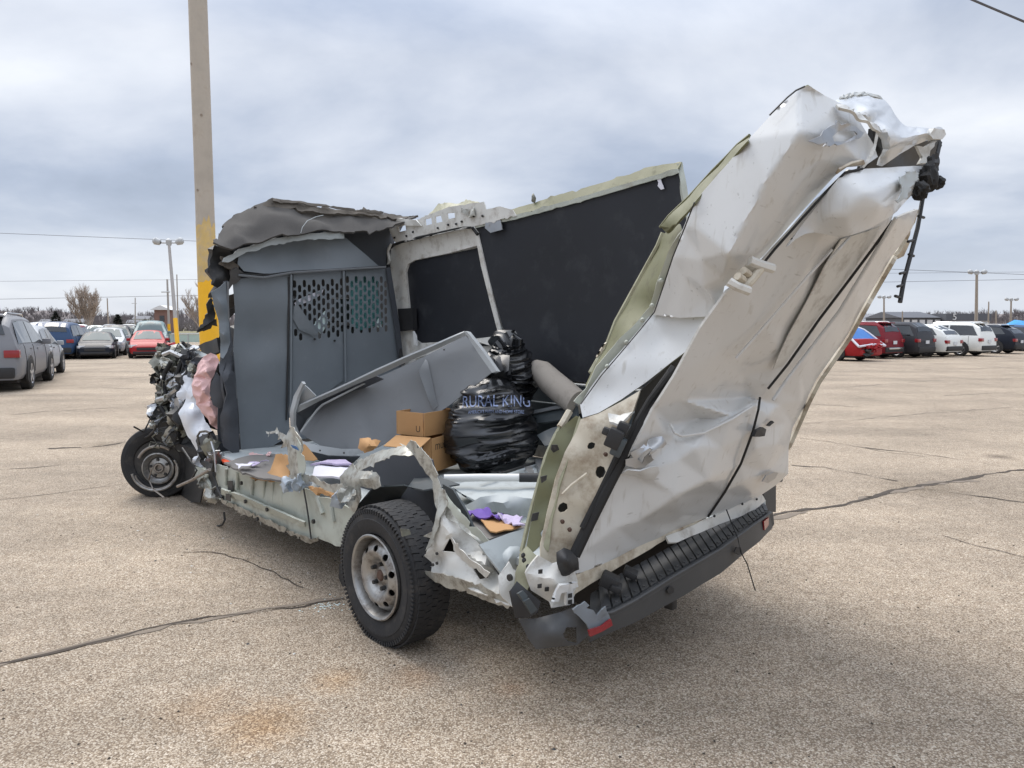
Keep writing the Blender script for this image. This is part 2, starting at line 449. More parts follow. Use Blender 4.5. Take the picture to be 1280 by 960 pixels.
# ---- solids ----------------------------------------------------------------------------
def tube_geo(pts, r, seg=8, cap=True):
    P = [Vector(p) for p in pts]; n = len(P)
    rr = r if isinstance(r, (list, tuple)) else [r] * n
    V, F = [], []
    up = Vector((0.13, 0.31, 0.94))
    for i in range(n):
        t = (P[min(i + 1, n - 1)] - P[max(i - 1, 0)]).normalized()
        a = t.cross(up)
        if a.length < 1e-3: a = t.cross(Vector((1, 0, 0)))
        a.normalize(); b = t.cross(a)
        for k in range(seg):
            q = 2 * math.pi * k / seg
            V.append(P[i] + (a * math.cos(q) + b * math.sin(q)) * rr[i])
    for i in range(n - 1):
        for k in range(seg):
            F.append((i * seg + k, i * seg + (k + 1) % seg, (i + 1) * seg + (k + 1) % seg, (i + 1) * seg + k))
    if cap:
        F.append(tuple(range(seg))[::-1]); F.append(tuple((n - 1) * seg + k for k in range(seg)))
    return V, F

def tube(name, pts, r, m, parent=None, seg=8, van=True):
    P = [lv(p, parent) for p in pts] if van else pts
    V, F = tube_geo(P, r, seg)
    return link(name, mesh_from(V, F), parent, (m,))

def join_geo(parts):
    V, F = [], []
    for v, f in parts:
        o = len(V); V += [Vector(x) for x in v]; F += [tuple(i + o for i in q) for q in f]
    return V, F

def box_geo(c, s, rot=None):
    c = Vector(c); V = []
    for x in (-.5, .5):
        for y in (-.5, .5):
            for z in (-.5, .5):
                p = Vector((x * s[0], y * s[1], z * s[2]))
                if rot: p = rot @ p
                V.append(c + p)
    F = [(0, 1, 3, 2), (4, 6, 7, 5), (0, 4, 5, 1), (2, 3, 7, 6), (0, 2, 6, 4), (1, 5, 7, 3)]
    return V, F

def box(name, c, s, m, parent=None, rot=None, bev=0.0):
    V, F = box_geo(c, s, rot)
    me = mesh_from(V, F, smooth=False)
    if bev:
        bm = bmesh.new(); bm.from_mesh(me)
        bmesh.ops.bevel(bm, geom=bm.edges[:], offset=bev, segments=2, affect='EDGES', profile=0.6)
        bm.to_mesh(me); bm.free(); me.shade_smooth(); me.set_sharp_from_angle(angle=R(35))
    return link(name, me, parent, (m,))

def prism_geo(poly, off):
    """poly: list of vectors, extruded by vector off"""
    n = len(poly); V = [Vector(p) for p in poly] + [Vector(p) + Vector(off) for p in poly]
    F = [tuple(range(n))[::-1], tuple(range(n, 2 * n))] + [(i, (i + 1) % n, n + (i + 1) % n, n + i) for i in range(n)]
    return V, F

def lathe_geo(prof, seg=48, axis='x', centre=(0, 0, 0), closed=False):
    """prof: (axial, radius) pairs"""
    V, F = [], []
    n = len(prof)
    for k in range(seg):
        q = 2 * math.pi * k / seg
        for a, r in prof:
            p = Vector((a, r * math.cos(q), r * math.sin(q))) if axis == 'x' else Vector((r * math.cos(q), r * math.sin(q), a))
            V.append(p + Vector(centre))
    for k in range(seg):
        k2 = (k + 1) % seg
        for i in range(n - 1 if not closed else n):
            j = (i + 1) % n
            F.append((k * n + i, k2 * n + i, k2 * n + j, k * n + j))
    return V, F

def lump(name, centre, size, m, parent, seed=0, amp=0.28, sub=3, freq=1.1):
    """a crushed piece of sheet metal: a hard-edged crumpled mass"""
    bm = bmesh.new(); bmesh.ops.create_icosphere(bm, subdivisions=sub, radius=1.0)
    sd_ = Vector((seed * 5.1, seed * 2.3, seed * 8.7))
    for v in bm.verts:
        p = v.co.copy()
        d = 0.55 + amp * (0.8 - 2.2 * abs(noise.noise(p * freq + sd_))) + amp * 0.45 * (0.5 - 1.8 * abs(noise.noise(p * freq * 2.3 + sd_ * 1.7)))
        v.co = Vector((p.x * size[0], p.y * size[1], p.z * size[2])) * d
    me = bpy.data.meshes.new(name); bm.to_mesh(me); bm.free()
    c = lv(centre, parent)
    me.transform(Matrix.Translation(c))
    me.shade_smooth(); me.set_sharp_from_angle(angle=R(28))
    return link(name, me, parent, (m,))

def crumple(name, centre, size, m, parent, seed=0, depth=1.0, asp=1.0, res=.018, spin=None):
    """a torn scrap of sheet metal, folded over itself"""
    rg = random.Random(seed * 31 + 7)
    d = np.array([CAM_L.y, CAM_L.x, CAM_L.z]) - np.array(centre); d /= np.linalg.norm(d)
    n = d + np.array([rg.uniform(-.5, .5) for _ in range(3)]); n /= np.linalg.norm(n)
    a = np.cross(n, [0, 0, 1.0]); a /= np.linalg.norm(a); b = np.cross(n, a)
    w = rg.uniform(0, 3.14) if spin is None else spin
    a, b = a * math.cos(w) + b * math.sin(w), b * math.cos(w) - a * math.sin(w)
    k = rg.randint(6, 10); c = np.array(centre)
    def P(q, r, h): return tuple(c + a * size * r * math.cos(q) + b * size * asp * r * math.sin(q) + d * size * h * depth)
    o = [P(2 * math.pi * (i + rg.uniform(-.3, .3)) / k, rg.uniform(.6, 1.15), rg.uniform(-.45, .45)) for i in range(k)]
    i_ = [P(rg.uniform(0, 6.28), rg.uniform(.1, .6), rg.uniform(-.6, .6)) for _ in range(5)]
    return sheet(name, o, m, parent, inner=i_, res=res, thick=.006, amp=size * .18, scale=.9 / size, ridge=size * .22, rscale=.8 / size, jag=.004, crease=.9, seed=seed, angle=18)

# ---------------------------------------------------------------- ground
def ground_material():
    m = bpy.data.materials.new('worn_asphalt'); m.use_nodes = True
    nt = m.node_tree; N = nt.nodes; L = nt.links; b = N['Principled BSDF']
    t = N.new('ShaderNodeTexCoord')
    def vor(scale, out='Color'):
        v = N.new('ShaderNodeTexVoronoi'); v.inputs['Scale'].default_value = scale; L.new(t.outputs['Object'], v.inputs['Vector']); return v
    def noi(scale, det=6, rough=.55):
        v = N.new('ShaderNodeTexNoise'); v.inputs['Scale'].default_value = scale; v.inputs['Detail'].default_value = det; v.inputs['Roughness'].default_value = rough
        L.new(t.outputs['Object'], v.inputs['Vector']); return v
    v1 = vor(150); sp = N.new('ShaderNodeSeparateColor'); L.new(v1.outputs['Color'], sp.inputs[0])
    r1 = N.new('ShaderNodeValToRGB'); L.new(sp.outputs[0], r1.inputs[0])
    cs = [(0.0, (0.165, 0.122, 0.085)), (0.2, (0.32, 0.245, 0.17)), (0.5, (0.44, 0.362, 0.272)), (0.8, (0.53, 0.450, 0.350)), (1.0, (0.66, 0.58, 0.475))]
    r1.color_ramp.elements[0].position, r1.color_ramp.elements[0].color = cs[0][0], (*cs[0][1], 1)
    r1.color_ramp.elements[1].position, r1.color_ramp.elements[1].color = cs[-1][0], (*cs[-1][1], 1)
    for p, c in cs[1:-1]:
        e = r1.color_ramp.elements.new(p); e.color = (*c, 1)
    # dark binder between the stones
    g = N.new('ShaderNodeMapRange'); L.new(v1.outputs['Distance'], g.inputs[0]); g.inputs['From Min'].default_value = 0.45; g.inputs['From Max'].default_value = 0.78
    m1 = N.new('ShaderNodeMixRGB'); L.new(g.outputs[0], m1.inputs[0]); L.new(r1.outputs[0], m1.inputs[1]); m1.inputs[2].default_value = (0.20, 0.15, 0.105, 1)
    # broad patches of wear
    n1 = noi(0.55, 8, .6); rp = N.new('ShaderNodeMapRange'); L.new(n1.outputs['Fac'], rp.inputs[0]); rp.inputs['From Min'].default_value = .3; rp.inputs['From Max'].default_value = .7; rp.inputs['To Min'].default_value = .74; rp.inputs['To Max'].default_value = 1.16
    n2 = noi(7.0, 6, .7); rq = N.new('ShaderNodeMapRange'); L.new(n2.outputs['Fac'], rq.inputs[0]); rq.inputs['From Min'].default_value = .3; rq.inputs['From Max'].default_value = .7; rq.inputs['To Min'].default_value = .82; rq.inputs['To Max'].default_value = 1.12
    mu = N.new('ShaderNodeMath'); mu.operation = 'MULTIPLY'; L.new(rp.outputs[0], mu.inputs[0]); L.new(rq.outputs[0], mu.inputs[1])
    ms = N.new('ShaderNodeVectorMath'); ms.operation = 'SCALE'; L.new(m1.outputs[0], ms.inputs[0]); L.new(mu.outputs[0], ms.inputs['Scale'])
    # long faint bands left by sweeping and traffic
    mpn = N.new('ShaderNodeMapping'); L.new(t.outputs['Object'], mpn.inputs[0]); mpn.inputs['Scale'].default_value = (0.05, 0.8, 1); mpn.inputs['Rotation'].default_value = (0, 0, 0.04)
    n4 = N.new('ShaderNodeTexNoise'); n4.inputs['Scale'].default_value = 1.0; n4.inputs['Detail'].default_value = 7; n4.inputs['Roughness'].default_value = .65; L.new(mpn.outputs[0], n4.inputs['Vector'])
    rb = N.new('ShaderNodeMapRange'); L.new(n4.outputs['Fac'], rb.inputs[0]); rb.inputs['From Min'].default_value = .28; rb.inputs['From Max'].default_value = .6; rb.inputs['To Min'].default_value = .80; rb.inputs['To Max'].default_value = 1.06
    ms2 = N.new('ShaderNodeVectorMath'); ms2.operation = 'SCALE'; L.new(ms.outputs[0], ms2.inputs[0]); L.new(rb.outputs[0], ms2.inputs['Scale'])
    last = ms2.outputs[0]
    # rust and oil stains, each at its own place
    for (x, y, r, col, k) in STAINS:
        sb = N.new('ShaderNodeVectorMath'); sb.operation = 'DISTANCE'; L.new(t.outputs['Object'], sb.inputs[0]); sb.inputs[1].default_value = (x, y, 0)
        nn = noi(5.0 / max(r, .15), 6, .7)
        ad = N.new('ShaderNodeMath'); ad.operation = 'MULTIPLY_ADD'; L.new(nn.outputs['Fac'], ad.inputs[0]); ad.inputs[1].default_value = r * 1.4; L.new(sb.outputs['Value'], ad.inputs[2])
        mr = N.new('ShaderNodeMapRange'); L.new(ad.outputs[0], mr.inputs[0]); mr.inputs['From Min'].default_value = r * .6; mr.inputs['From Max'].default_value = r * 1.7; mr.inputs['To Min'].default_value = k; mr.inputs['To Max'].default_value = 0
        mm = N.new('ShaderNodeMixRGB'); mm.blend_type = 'MULTIPLY'; L.new(mr.outputs[0], mm.inputs[0]); L.new(last, mm.inputs[1]); mm.inputs[2].default_value = (*col, 1); last = mm.outputs[0]
    L.new(last, b.inputs['Base Color'])
    b.inputs['Roughness'].default_value = 0.88; b.inputs['Specular IOR Level'].default_value = 0.35
    bp = N.new('ShaderNodeBump'); bp.inputs['Strength'].default_value = 0.8; bp.inputs['Distance'].default_value = 0.004; bp.invert = True
    L.new(v1.outputs['Distance'], bp.inputs['Height'])
    bp2 = N.new('ShaderNodeBump'); bp2.inputs['Strength'].default_value = 0.25; bp2.inputs['Distance'].default_value = 0.02; L.new(n2.outputs['Fac'], bp2.inputs['Height']); L.new(bp.outputs[0], bp2.inputs['Normal'])
    L.new(bp2.outputs[0], b.inputs['Normal'])
    return m

rust_pts = [(-0.970, 2.659), (-0.774, 3.005), (-0.427, 3.041), (-1.271, 2.776), (0.000, 2.936)]
oil_pts = [(5.820, 8.365), (-5.359, 9.226), (1.386, 6.726), (3.926, 6.726)]
STAINS = [(*rust_pts[0], .24, (1.0, .72, .42), .7), (*rust_pts[1], .15, (1.0, .76, .50), .6), (*rust_pts[2], .16, (1.0, .72, .5), .45), (*rust_pts[3], .22, (1.0, .75, .5), .4), (*rust_pts[4], .10, (1, .7, .5), .4),
          (*oil_pts[0], .22, (.32, .30, .28), 1.0), (*oil_pts[1], .45, (.62, .6, .56), .8), (*oil_pts[3], .5, (.6, .57, .52), .8)]
gv, gf = [], []
xs = [-2600, -300, -40, -10, 0, 10, 40, 300, 2600]; ys = [-400, -20, 0, 10, 40, 300, 2600]
for j in ys:
    for i in xs: gv.append((i, j, 0))
for j in range(len(ys) - 1):
    for i in range(len(xs) - 1):
        a = j * len(xs) + i; gf.append((a, a + 1, a + 1 + len(xs), a + len(xs)))
ground = structure(link('ground', mesh_from(gv, gf, smooth=False), None, (ground_material(),)), 'worn beige asphalt parking lot with exposed aggregate and cracks')

def crack(pts, width, m='crack_dirt', seed=0, wob=0.03, step=0.06, z=0.004):
    """a ragged open crack: a strip of dark dirt with torn edges"""
    rng = random.Random(seed)
    P = [Vector((p[0], p[1], 0)) for p in pts]; L, Rr = [], []
    V, F = [], []
    acc = []
    for a, b in zip(P[:-1], P[1:]):
        k = max(2, min(120, int((b - a).length / step)))
        for j in range(k): acc.append(a.lerp(b, j / k))
    acc.append(P[-1])
    for i, p in enumerate(acc):
        t = (acc[min(i + 1, len(acc) - 1)] - acc[max(0, i - 1)]).normalized(); n = Vector((-t.y, t.x, 0))
        s = i * step
        off = wob * noise.noise(Vector((s * 2.1, seed * 9.1, 0))) + wob * .6 * noise.noise(Vector((s * 9, seed * 5.1, 3)))
        w = width * max(0.12, 0.55 + 1.0 * noise.noise(Vector((s * 3.3, seed * 4.7, 5))) + rng.uniform(-.25, .25))
        V += [p + n * (off + w / 2) + Vector((0, 0, z)), p + n * (off - w / 2) + Vector((0, 0, z))]
    for i in range(len(acc) - 1): F.append((2 * i, 2 * i + 1, 2 * i + 3, 2 * i + 2))
    return link('crack', mesh_from(V, F, smooth=False), ground, (m,))

crack([(-2.816, 2.659), (-2.353, 3.146), (-2.200, 3.250), (-2.071, 3.351), (-1.939, 3.469), (-1.772, 3.585), (-1.623, 3.676), (-1.394, 3.751), (-1.159, 3.840), (-0.961, 3.945), (-0.594, 4.282)], 0.034, seed=1, wob=.045)
crack([(1.992, 5.593), (2.524, 5.944), (2.942, 6.108), (3.531, 6.560), (3.986, 6.829), (4.386, 6.972), (5.029, 7.396), (5.560, 7.606), (6.239, 7.921)], 0.075, seed=2, wob=.06)
crack([(3.234, 6.341), (3.531, 6.560), (3.986, 6.829), (4.285, 6.935), (4.657, 7.082)], 0.13, seed=22, wob=.10, m='seam_dirt', z=.003)
crack([(2.074, 5.641), (2.513, 5.918), (2.929, 6.080), (3.514, 6.528)], 0.08, seed=23, wob=.08, m='seam_dirt', z=.003)
crack([(-2.816, 2.659), (-2.353, 3.146), (-2.071, 3.351), (-1.772, 3.585), (-1.394, 3.751), (-0.961, 3.945)], 0.055, seed=24, wob=.06, m='seam_dirt', z=.003)
crack([(3.964, 6.658), (4.167, 6.496), (4.392, 6.281), (4.603, 6.080)], 0.03, seed=3, wob=.04)
crack([(3.110, 7.783), (3.427, 7.693), (3.679, 7.315), (3.848, 7.008)], 0.035, seed=4, wob=.05)
crack([(4.502, 8.979), (4.922, 8.634), (5.215, 8.162), (5.452, 7.828)], 0.03, seed=5, wob=.06)
crack([(3.205, 5.156), (3.292, 4.925), (3.444, 4.663)], 0.012, seed=6, wob=.05)
crack([(-2.272, 4.782), (-2.068, 4.782), (-1.811, 4.614), (-1.515, 4.368), (-1.237, 4.106)], 0.014, seed=7, wob=.05)
crack([(-8.887, 12.232), (-8.510, 12.931), (-7.852, 13.312), (-7.069, 13.855)], 0.04, seed=8, m='seam_dirt')
crack([(-4.687, 6.194), (-4.295, 6.465), (-4.060, 6.692), (-3.849, 6.864)], 0.02, seed=9, m='seam_dirt')
crack([(-5.702, 7.563), (-5.272, 7.693), (-5.061, 7.874)], 0.03, seed=10, m='seam_dirt')
crack([(-5.896, 8.920), (-5.423, 8.979), (-5.184, 9.289), (-5.110, 9.760)], 0.07, seed=11, wob=.1)
crack([(7.087, 17.394), (8.595, 18.086), (10.153, 19.098), (12.122, 20.229), (15.553, 21.168)], 0.08, seed=12, m='seam_dirt', wob=.12, step=.2)
crack([(4.398, 11.219), (5.184, 11.408), (6.276, 12.015), (7.849, 12.809), (10.109, 13.715)], 0.03, seed=13, m='seam_dirt', wob=.1, step=.12)
crack([(5.932, 14.143), (6.698, 13.578)], 0.05, seed=14, m='seam_dirt', wob=.1)
crack([(3.973, 9.976), (4.502, 8.979), (4.931, 8.313)], 0.02, seed=15, m='seam_dirt', wob=.1)
crack([(-14.887, 19.647), (-11.964, 17.619), (-10.642, 18.086), (-9.372, 17.619)], 0.05, seed=16, m='seam_dirt', wob=.12, step=.15)
crack([(-15.554, 23.739), (-14.721, 24.591), (-12.552, 24.158)], 0.08, seed=17, m='seam_dirt', wob=.15, step=.2)
crack([(-12.726, 20.846), (-11.486, 21.168), (-11.038, 22.199)], 0.09, seed=18, m='seam_dirt', wob=.15, step=.2)
crack([(9.490, 23.334), (12.726, 25.041), (15.554, 25.507), (19.824, 27.015)], 0.10, seed=19, m='seam_dirt', wob=.2, step=.25)
crack([(9.653, 15.783), (10.924, 16.351), (12.329, 16.753)], 0.05, seed=20, m='seam_dirt', wob=.1, step=.15)

# loose grit lying on the asphalt: too fine to count
rng = random.Random(5); V, F = [], []
for i in range(900):
    d = 1.6 + 5.5 * rng.random() ** 1.5; a = rng.uniform(-.75, .75); x, y = d * math.sin(a), d * math.cos(a)
    s = rng.choice((.003, .004, .005, .0075)); o = len(V)
    for k in range(4):
        q = k * math.pi / 2 + rng.random(); V.append((x + s * math.cos(q), y + s * math.sin(q), 0.0005))
    V.append((x, y, s * .9)); F += [(o, o + 1, o + 4), (o + 1, o + 2, o + 4), (o + 2, o + 3, o + 4), (o + 3, o, o + 4)]
grit = link('gravel', mesh_from(V, F, smooth=False), None, ('crack_dirt',)); grit['kind'] = 'stuff'; grit['label'] = 'loose dark grit scattered over the asphalt'; grit['category'] = 'gravel'
rng = random.Random(9); V, F = [], []
gp = [(-1.034, 3.840)][0]
for i in range(70):
    x, y = gp[0] + rng.gauss(0, .055), gp[1] + rng.gauss(0, .05); s = rng.uniform(.003, .008); o = len(V); a = rng.random() * 6
    V += [(x + s * math.cos(a + k * 2.1), y + s * math.sin(a + k * 2.1), .0008) for k in range(3)] + [(x, y, s * .7)]; F += [(o, o + 1, o + 3), (o + 1, o + 2, o + 3), (o + 2, o, o + 3)]
gc = link('glass_crumbs', mesh_from(V, F, smooth=False), None, ('clear_shard',)); gc['kind'] = 'stuff'; gc['label'] = 'pale crumbs of broken glass on the asphalt beside the rear wheel'; gc['category'] = 'broken glass'
# small broken bits shed along the flank and under the rear
rng = random.Random(31)
for nm, m_, n_, lab in (('plastic_debris', 'crumple_dark', 60, 'small dark broken plastic bits shed around the wreck'), ('paint_debris', 'white_inner', 26, 'small pale flakes of paint and plastic shed around the wreck')):
    V, F = [], []
    for i in range(n_):
        u_, v_ = rng.uniform(-1.2, 4.3), rng.choice((rng.gauss(-.25, .22), rng.uniform(0, 1.4))); w = VAN_O + ROT @ Vector((v_, u_, 0)); s = rng.uniform(.004, .013); o = len(V); a = rng.random() * 6
        V += [(w.x + s * rng.uniform(.5, 1.3) * math.cos(a + k * 1.57), w.y + s * rng.uniform(.5, 1.3) * math.sin(a + k * 1.57), .0008) for k in range(4)] + [(w.x, w.y, s * .5)]
        F += [(o, o + 1, o + 4), (o + 1, o + 2, o + 4), (o + 2, o + 3, o + 4), (o + 3, o, o + 4)]
    db = link(nm, mesh_from(V, F, smooth=False), None, (m_,)); db['kind'] = 'stuff'; db['label'] = lab; db['category'] = 'debris'

# ================================================================ the wrecked van
van = thing('wrecked_van', 'white cargo van torn open along its side, its rear doors leaning back', 'van', VAN_O, ANG)

def S(name, outline, m, **k):
    p = k.pop('parent', van)
    return sheet(name, outline, m, p, **k)

# ---- wheels ----------------------------------------------------------------------------
def circle2(r, n, cx=0, cy=0, rx=None, rot=0.0):
    ry = r; rx = rx or r
    out = []
    for k in range(n):
        q = 2 * math.pi * k / n; x, y = rx * math.cos(q), ry * math.sin(q)
        out.append((cx + x * math.cos(rot) - y * math.sin(rot), cy + x * math.sin(rot) + y * math.cos(rot)))
    return out

def wheel(c, rad=.345, width=.232, sag=.012, name='rear_wheel', tread=True, floor=.004):
    """c = (forward, right of the outer face, up) of the hub"""
    w = bpy.data.objects.new(name, None); COL.objects.link(w); w.parent = van
    cx, cy, cz = c[1], c[0], c[2]
    prof = [(.030, .200), (.010, .212), (.000, .235), (-.006, .262), (-.008, .285), (-.005, .288), (-.003, .306), (.004, .320), (.016, rad - .010), (.026, rad - .006),
            (width - .026, rad - .006), (width - .012, rad - .014), (width, .30), (width + .004, .26), (width - .01, .212), (width - .03, .20)]
    V, F = lathe_geo(prof, 72, 'x', (cx, cy, cz))
    def settle(p, lim):
        if p.z < lim:
            d = lim - p.z; s = -1 if p.x < cx + width / 2 else 1
            p.z = lim - d * 0.02; p.x += s * d * .35
        return p
    V = [settle(v, floor) for v in V]
    ty = link('tyre', mesh_from(V, F, angle=30), w, ('tyre_rubber',))
    if tread:
        parts = []; rows = 5; n = 58; rg = random.Random(4)
        for r_ in range(rows):
            ax = .022 + (width - .044) * (r_ + .5) / rows
            for k in range(n):
                q = 2 * math.pi * (k + (.5 if r_ % 2 else 0) + rg.uniform(-.05, .05)) / n
                rt = Matrix.Rotation(q, 3, 'X') @ Matrix.Rotation(.16 if r_ % 2 else -.16, 3, 'Z')
                p = Vector((cx + ax, cy - math.sin(q) * rad, cz + math.cos(q) * rad))
                edge = r_ in (0, rows - 1)
                pb = box_geo(p, (.0362 if not edge else .042, .0335, .009), rt)
                parts.append(pb)
        V, F = join_geo(parts); V = [settle(v, floor) for v in V]
        tr = link('tread', mesh_from(V, F, smooth=False), ty, ('tyre_rubber',)); tr['kind'] = 'stuff'
        # worn shoulder lugs on the outer wall
        parts = []
        for k in range(96):
            q = 2 * math.pi * k / 96
            parts.append(box_geo((cx - .001, cy - math.sin(q) * (rad - .022), cz + math.cos(q) * (rad - .022)), (.010, .010, .020), Matrix.Rotation(q, 3, 'X')))
        V, F = join_geo(parts); V = [settle(v, floor) for v in V]
        sl = link('shoulder_lugs', mesh_from(V, F, smooth=False), ty, ('tyre_rubber',)); sl['kind'] = 'stuff'
    return w, (cx, cy, cz), width

def steel_rim(w, c, holes=10, m='rim_steel', rr=.205, depth=.045):
    cx, cy, cz = c
    rim = bpy.data.objects.new('rim', None); COL.objects.link(rim); rim.parent = w
    V, F = lathe_geo([(.012, rr), (-.008, rr + .006), (-.012, rr), (-.006, rr - .009), (.012, rr - .016), (.03, rr - .02), (depth + .03, rr - .03), (depth + .09, rr - .03)], 64, 'x', c)
    link('rim_barrel', mesh_from(V, F), rim, (m,))
    R_ = np.array([0, .030, .034, .042, .055, .070, .082, .095, .125, .150, .165, .176])
    X_ = np.array([.030, .030, .028, .036, .040, .038, .028, .010, -.002, .010, .030, .048])
    loop = circle2(rr - .029, 64)
    hs = [circle2(.0175, 12, .141 * math.cos(2 * math.pi * (k + .5) / holes), .141 * math.sin(2 * math.pi * (k + .5) / holes), rx=.0145, rot=2 * math.pi * (k + .5) / holes) for k in range(holes)]
    hs += [circle2(.029, 20)]
    V2, F2 = cdt_fill(loop, hs, .011)
    V = [Vector((cx + float(np.interp(math.hypot(a, b), R_, X_)), cy + a, cz + b)) for a, b in V2]
    V += [v + Vector((.006, 0, 0)) for v in V]; n = len(V2)
    F = list(F2) + [(f[2] + n, f[1] + n, f[0] + n) for f in F2]
    link('rim_disc', mesh_from(V, F, angle=50), rim, (m,))
    V, F = lathe_geo([(.022, .0), (.022, .020), (.028, .027), (.055, .030), (.10, .03)], 24, 'x', c)
    link('hub', mesh_from(V, F), rim, ('rust',))
    for k in range(5):
        q = 2 * math.pi * k / 5 + .5
        V, F = lathe_geo([(.014, 0), (.014, .010), (.045, .0125)], 6, 'x', (cx, cy + .062 * math.cos(q), cz + .062 * math.sin(q)))
        link('wheel_nut', mesh_from(V, F, angle=20), rim, ('crumple_dark',))
    V, F = lathe_geo([(.10, 0), (.10, .17), (.14, .172), (.14, 0)], 32, 'x', c)
    link('brake_drum', mesh_from(V, F), rim, ('underbody',))
    return rim

rw, rc, _ = wheel((0.085, -.085, .328), width=.212)
steel_rim(rw, rc)
rw2, rc2, _ = wheel((0.0, 1.62, .338), tread=False)
V, F = lathe_geo([(.03, 0), (.03, .20)], 24, 'x', (1.62, 0, .338)); link('rim', mesh_from(V, F), rw2, ('rim_steel',))
# torn rubber flap on the rear tyre
S('torn_rubber', [(0.566, -0.015, 0.2557), (0.4953, -0.015, 0.2955), (0.447, -0.015, 0.2286), (0.4668, -0.015, 0.1485), (0.5357, -0.015, 0.1383), (0.5779, -0.015, 0.1762)], 'black_rubber', parent=rw, thick=.02, res=.02, jag=.004)
S('dried_mud', [(-0.2, -0.1213, 0.6362), (-0.2, -0.0736, 0.6231), (-0.2, -0.0651, 0.599), (-0.2, -0.1132, 0.5976)], 'crumple_olive', parent=rw, thick=.006, res=.01)

# front wheel: flat tyre pushed off its bent rim, wrenched round on its hub
FWX = [(4.0827, 0.12, 0.2102)][0]
fw_, fc, _ = wheel((0.0, -.11, 0.0), rad=.335, width=.22, name='front_wheel', tread=False, floor=-.315)
fw_.location = (FWX[1], FWX[0], .318); fw_.rotation_euler = (0, 0, R(50))
fr = bpy.data.objects.new('rim', None); COL.objects.link(fr); fr.parent = fw_
c = (-.13, -.015, -.050)
V, F = lathe_geo([(.05, .02), (.035, .045), (.03, .05), (.034, .058), (.042, .10), (.030, .115), (.012, .125), (.0, .133), (.005, .143), (.03, .15), (.08, .152), (.12, .17)], 48, 'x', c)
link('rim_disc', mesh_from(V, F), fr, ('rim_steel',))
V, F = lathe_geo([(.048, 0), (.048, .024), (.02, .03), (.02, .04), (.04, .046)], 24, 'x', c); link('hub', mesh_from(V, F), fr, ('brake_steel',))
for k in range(5):
    q = 2 * math.pi * k / 5 + .2
    V, F = lathe_geo([(.024, 0), (.024, .013), (.05, .015)], 6, 'x', (c[0], c[1] + .078 * math.cos(q), c[2] + .078 * math.sin(q))); link('wheel_nut', mesh_from(V, F, angle=20), fr, ('crumple_dark',))
def arc(rad_, a0, a1, n, x, cy, cz, ey=1, ez=1):
    return [(x, cy + rad_ * ey * math.cos(R(a0 + (a1 - a0) * i / n)), cz + rad_ * ez * math.sin(R(a0 + (a1 - a0) * i / n))) for i in range(n + 1)]
V, F = tube_geo(arc(.195, 150, 350, 28, -.15, .0, -.06, 1.05, .95), .012, 8); link('bent_rim_lip', mesh_from(V, F), fr, ('rim_steel',))
V, F = tube_geo(arc(.178, 165, 345, 22, -.14, .0, -.065, 1.05, .95), .008, 8); link('bent_rim_lip', mesh_from(V, F), fr, ('brake_steel',))
V, F = tube_geo(arc(.185, 25, 125, 14, -.125, -.02, -.03, 1, 1), .014, 8); link('bent_rim_lip', mesh_from(V, F), fr, ('brake_steel',))
V, F = lathe_geo([(.02, .05), (.02, .215), (.10, .24), (.10, .05)], 32, 'x', (-.11, .0, -.02)); link('brake_drum', mesh_from(V, F), fr, ('crumple_dark',))
tube('tie_rod', [(3.2119, -0.02, 0.243), (2.8601, -0.02, 0.3529), (2.4698, -0.02, 0.4938)], .012, 'brake_steel', van)
tube('brake_hose', [(3.1209, -0, 0.5703), (2.9413, -0, 0.4972), (2.8039, 0, 0.4346), (2.92, -0, 0.3531)], .008, 'crumple_dark', van)
tube('brake_hose', [(3.8554, -0.03, 0.3018), (3.9662, -0.03, 0.1763), (3.8346, -0.03, 0.1113), (3.5479, -0.03, 0.091)], .007, 'brake_steel', van)

# ---- chassis boxes blocking light, floor --------------------------------------------------------------------
box('chassis_light_block', (.55, 1.6, .34), (.09, 5.0, .14), 'underbody', van)  # dark boxes added to block light under the van
box('chassis_light_block', (1.42, 1.6, .34), (.09, 5.0, .14), 'underbody', van)
V, F = tube_geo([(.2, 0, .32), (.7, 0, .30), (.98, 0, .30), (1.3, 0, .30), (1.65, 0, .32)], [.05, .05, .13, .05, .05], 12); link('rear_axle', mesh_from(V, F), van, ('underbody',))
V, F = lathe_geo([(0, .0), (0, .11), (.7, .11), (.7, 0)], 20, 'x', (.62, -.62, .36)); link('muffler', mesh_from(V, F), van, ('underbody',))
box('fuel_tank', (.75, 2.1, .36), (.5, 1.1, .22), 'underbody', van, bev=.03)
box('spare_carrier', (1.0, -.45, .36), (.65, .6, .16), 'underbody', van, bev=.05)
S('load_floor', [(-.92, .12, .57), (-.92, 1.86, .57), (2.72, 1.86, .57), (2.72, .10, .57), (.60, .10, .57), (.42, .34, .57), (-.42, .34, .57), (-.55, .12, .57)], 'mat_grey', res=.12, thick=.03, amp=.012, scale=2.5, face=(0, 1, 5))
S('wheelhouse', [(1.0172, 0.32, 0.5991), (0.7153, 0.32, 0.8003), (0.3451, 0.32, 0.8853), (0.1614, 0.32, 0.8444), (0.094, 0.32, 0.6283), (0.083, 0.32, 0.4074), (1.0141, 0.32, 0.1424), (1.3162, 0.32, 0.2849)], 'bulkhead_dark', res=.06, thick=.01, amp=.008)
0 and box('wheelhouse_top', (.32, .05, .72), (.24, .86, .03), 'bulkhead_dark', van, bev=.01)
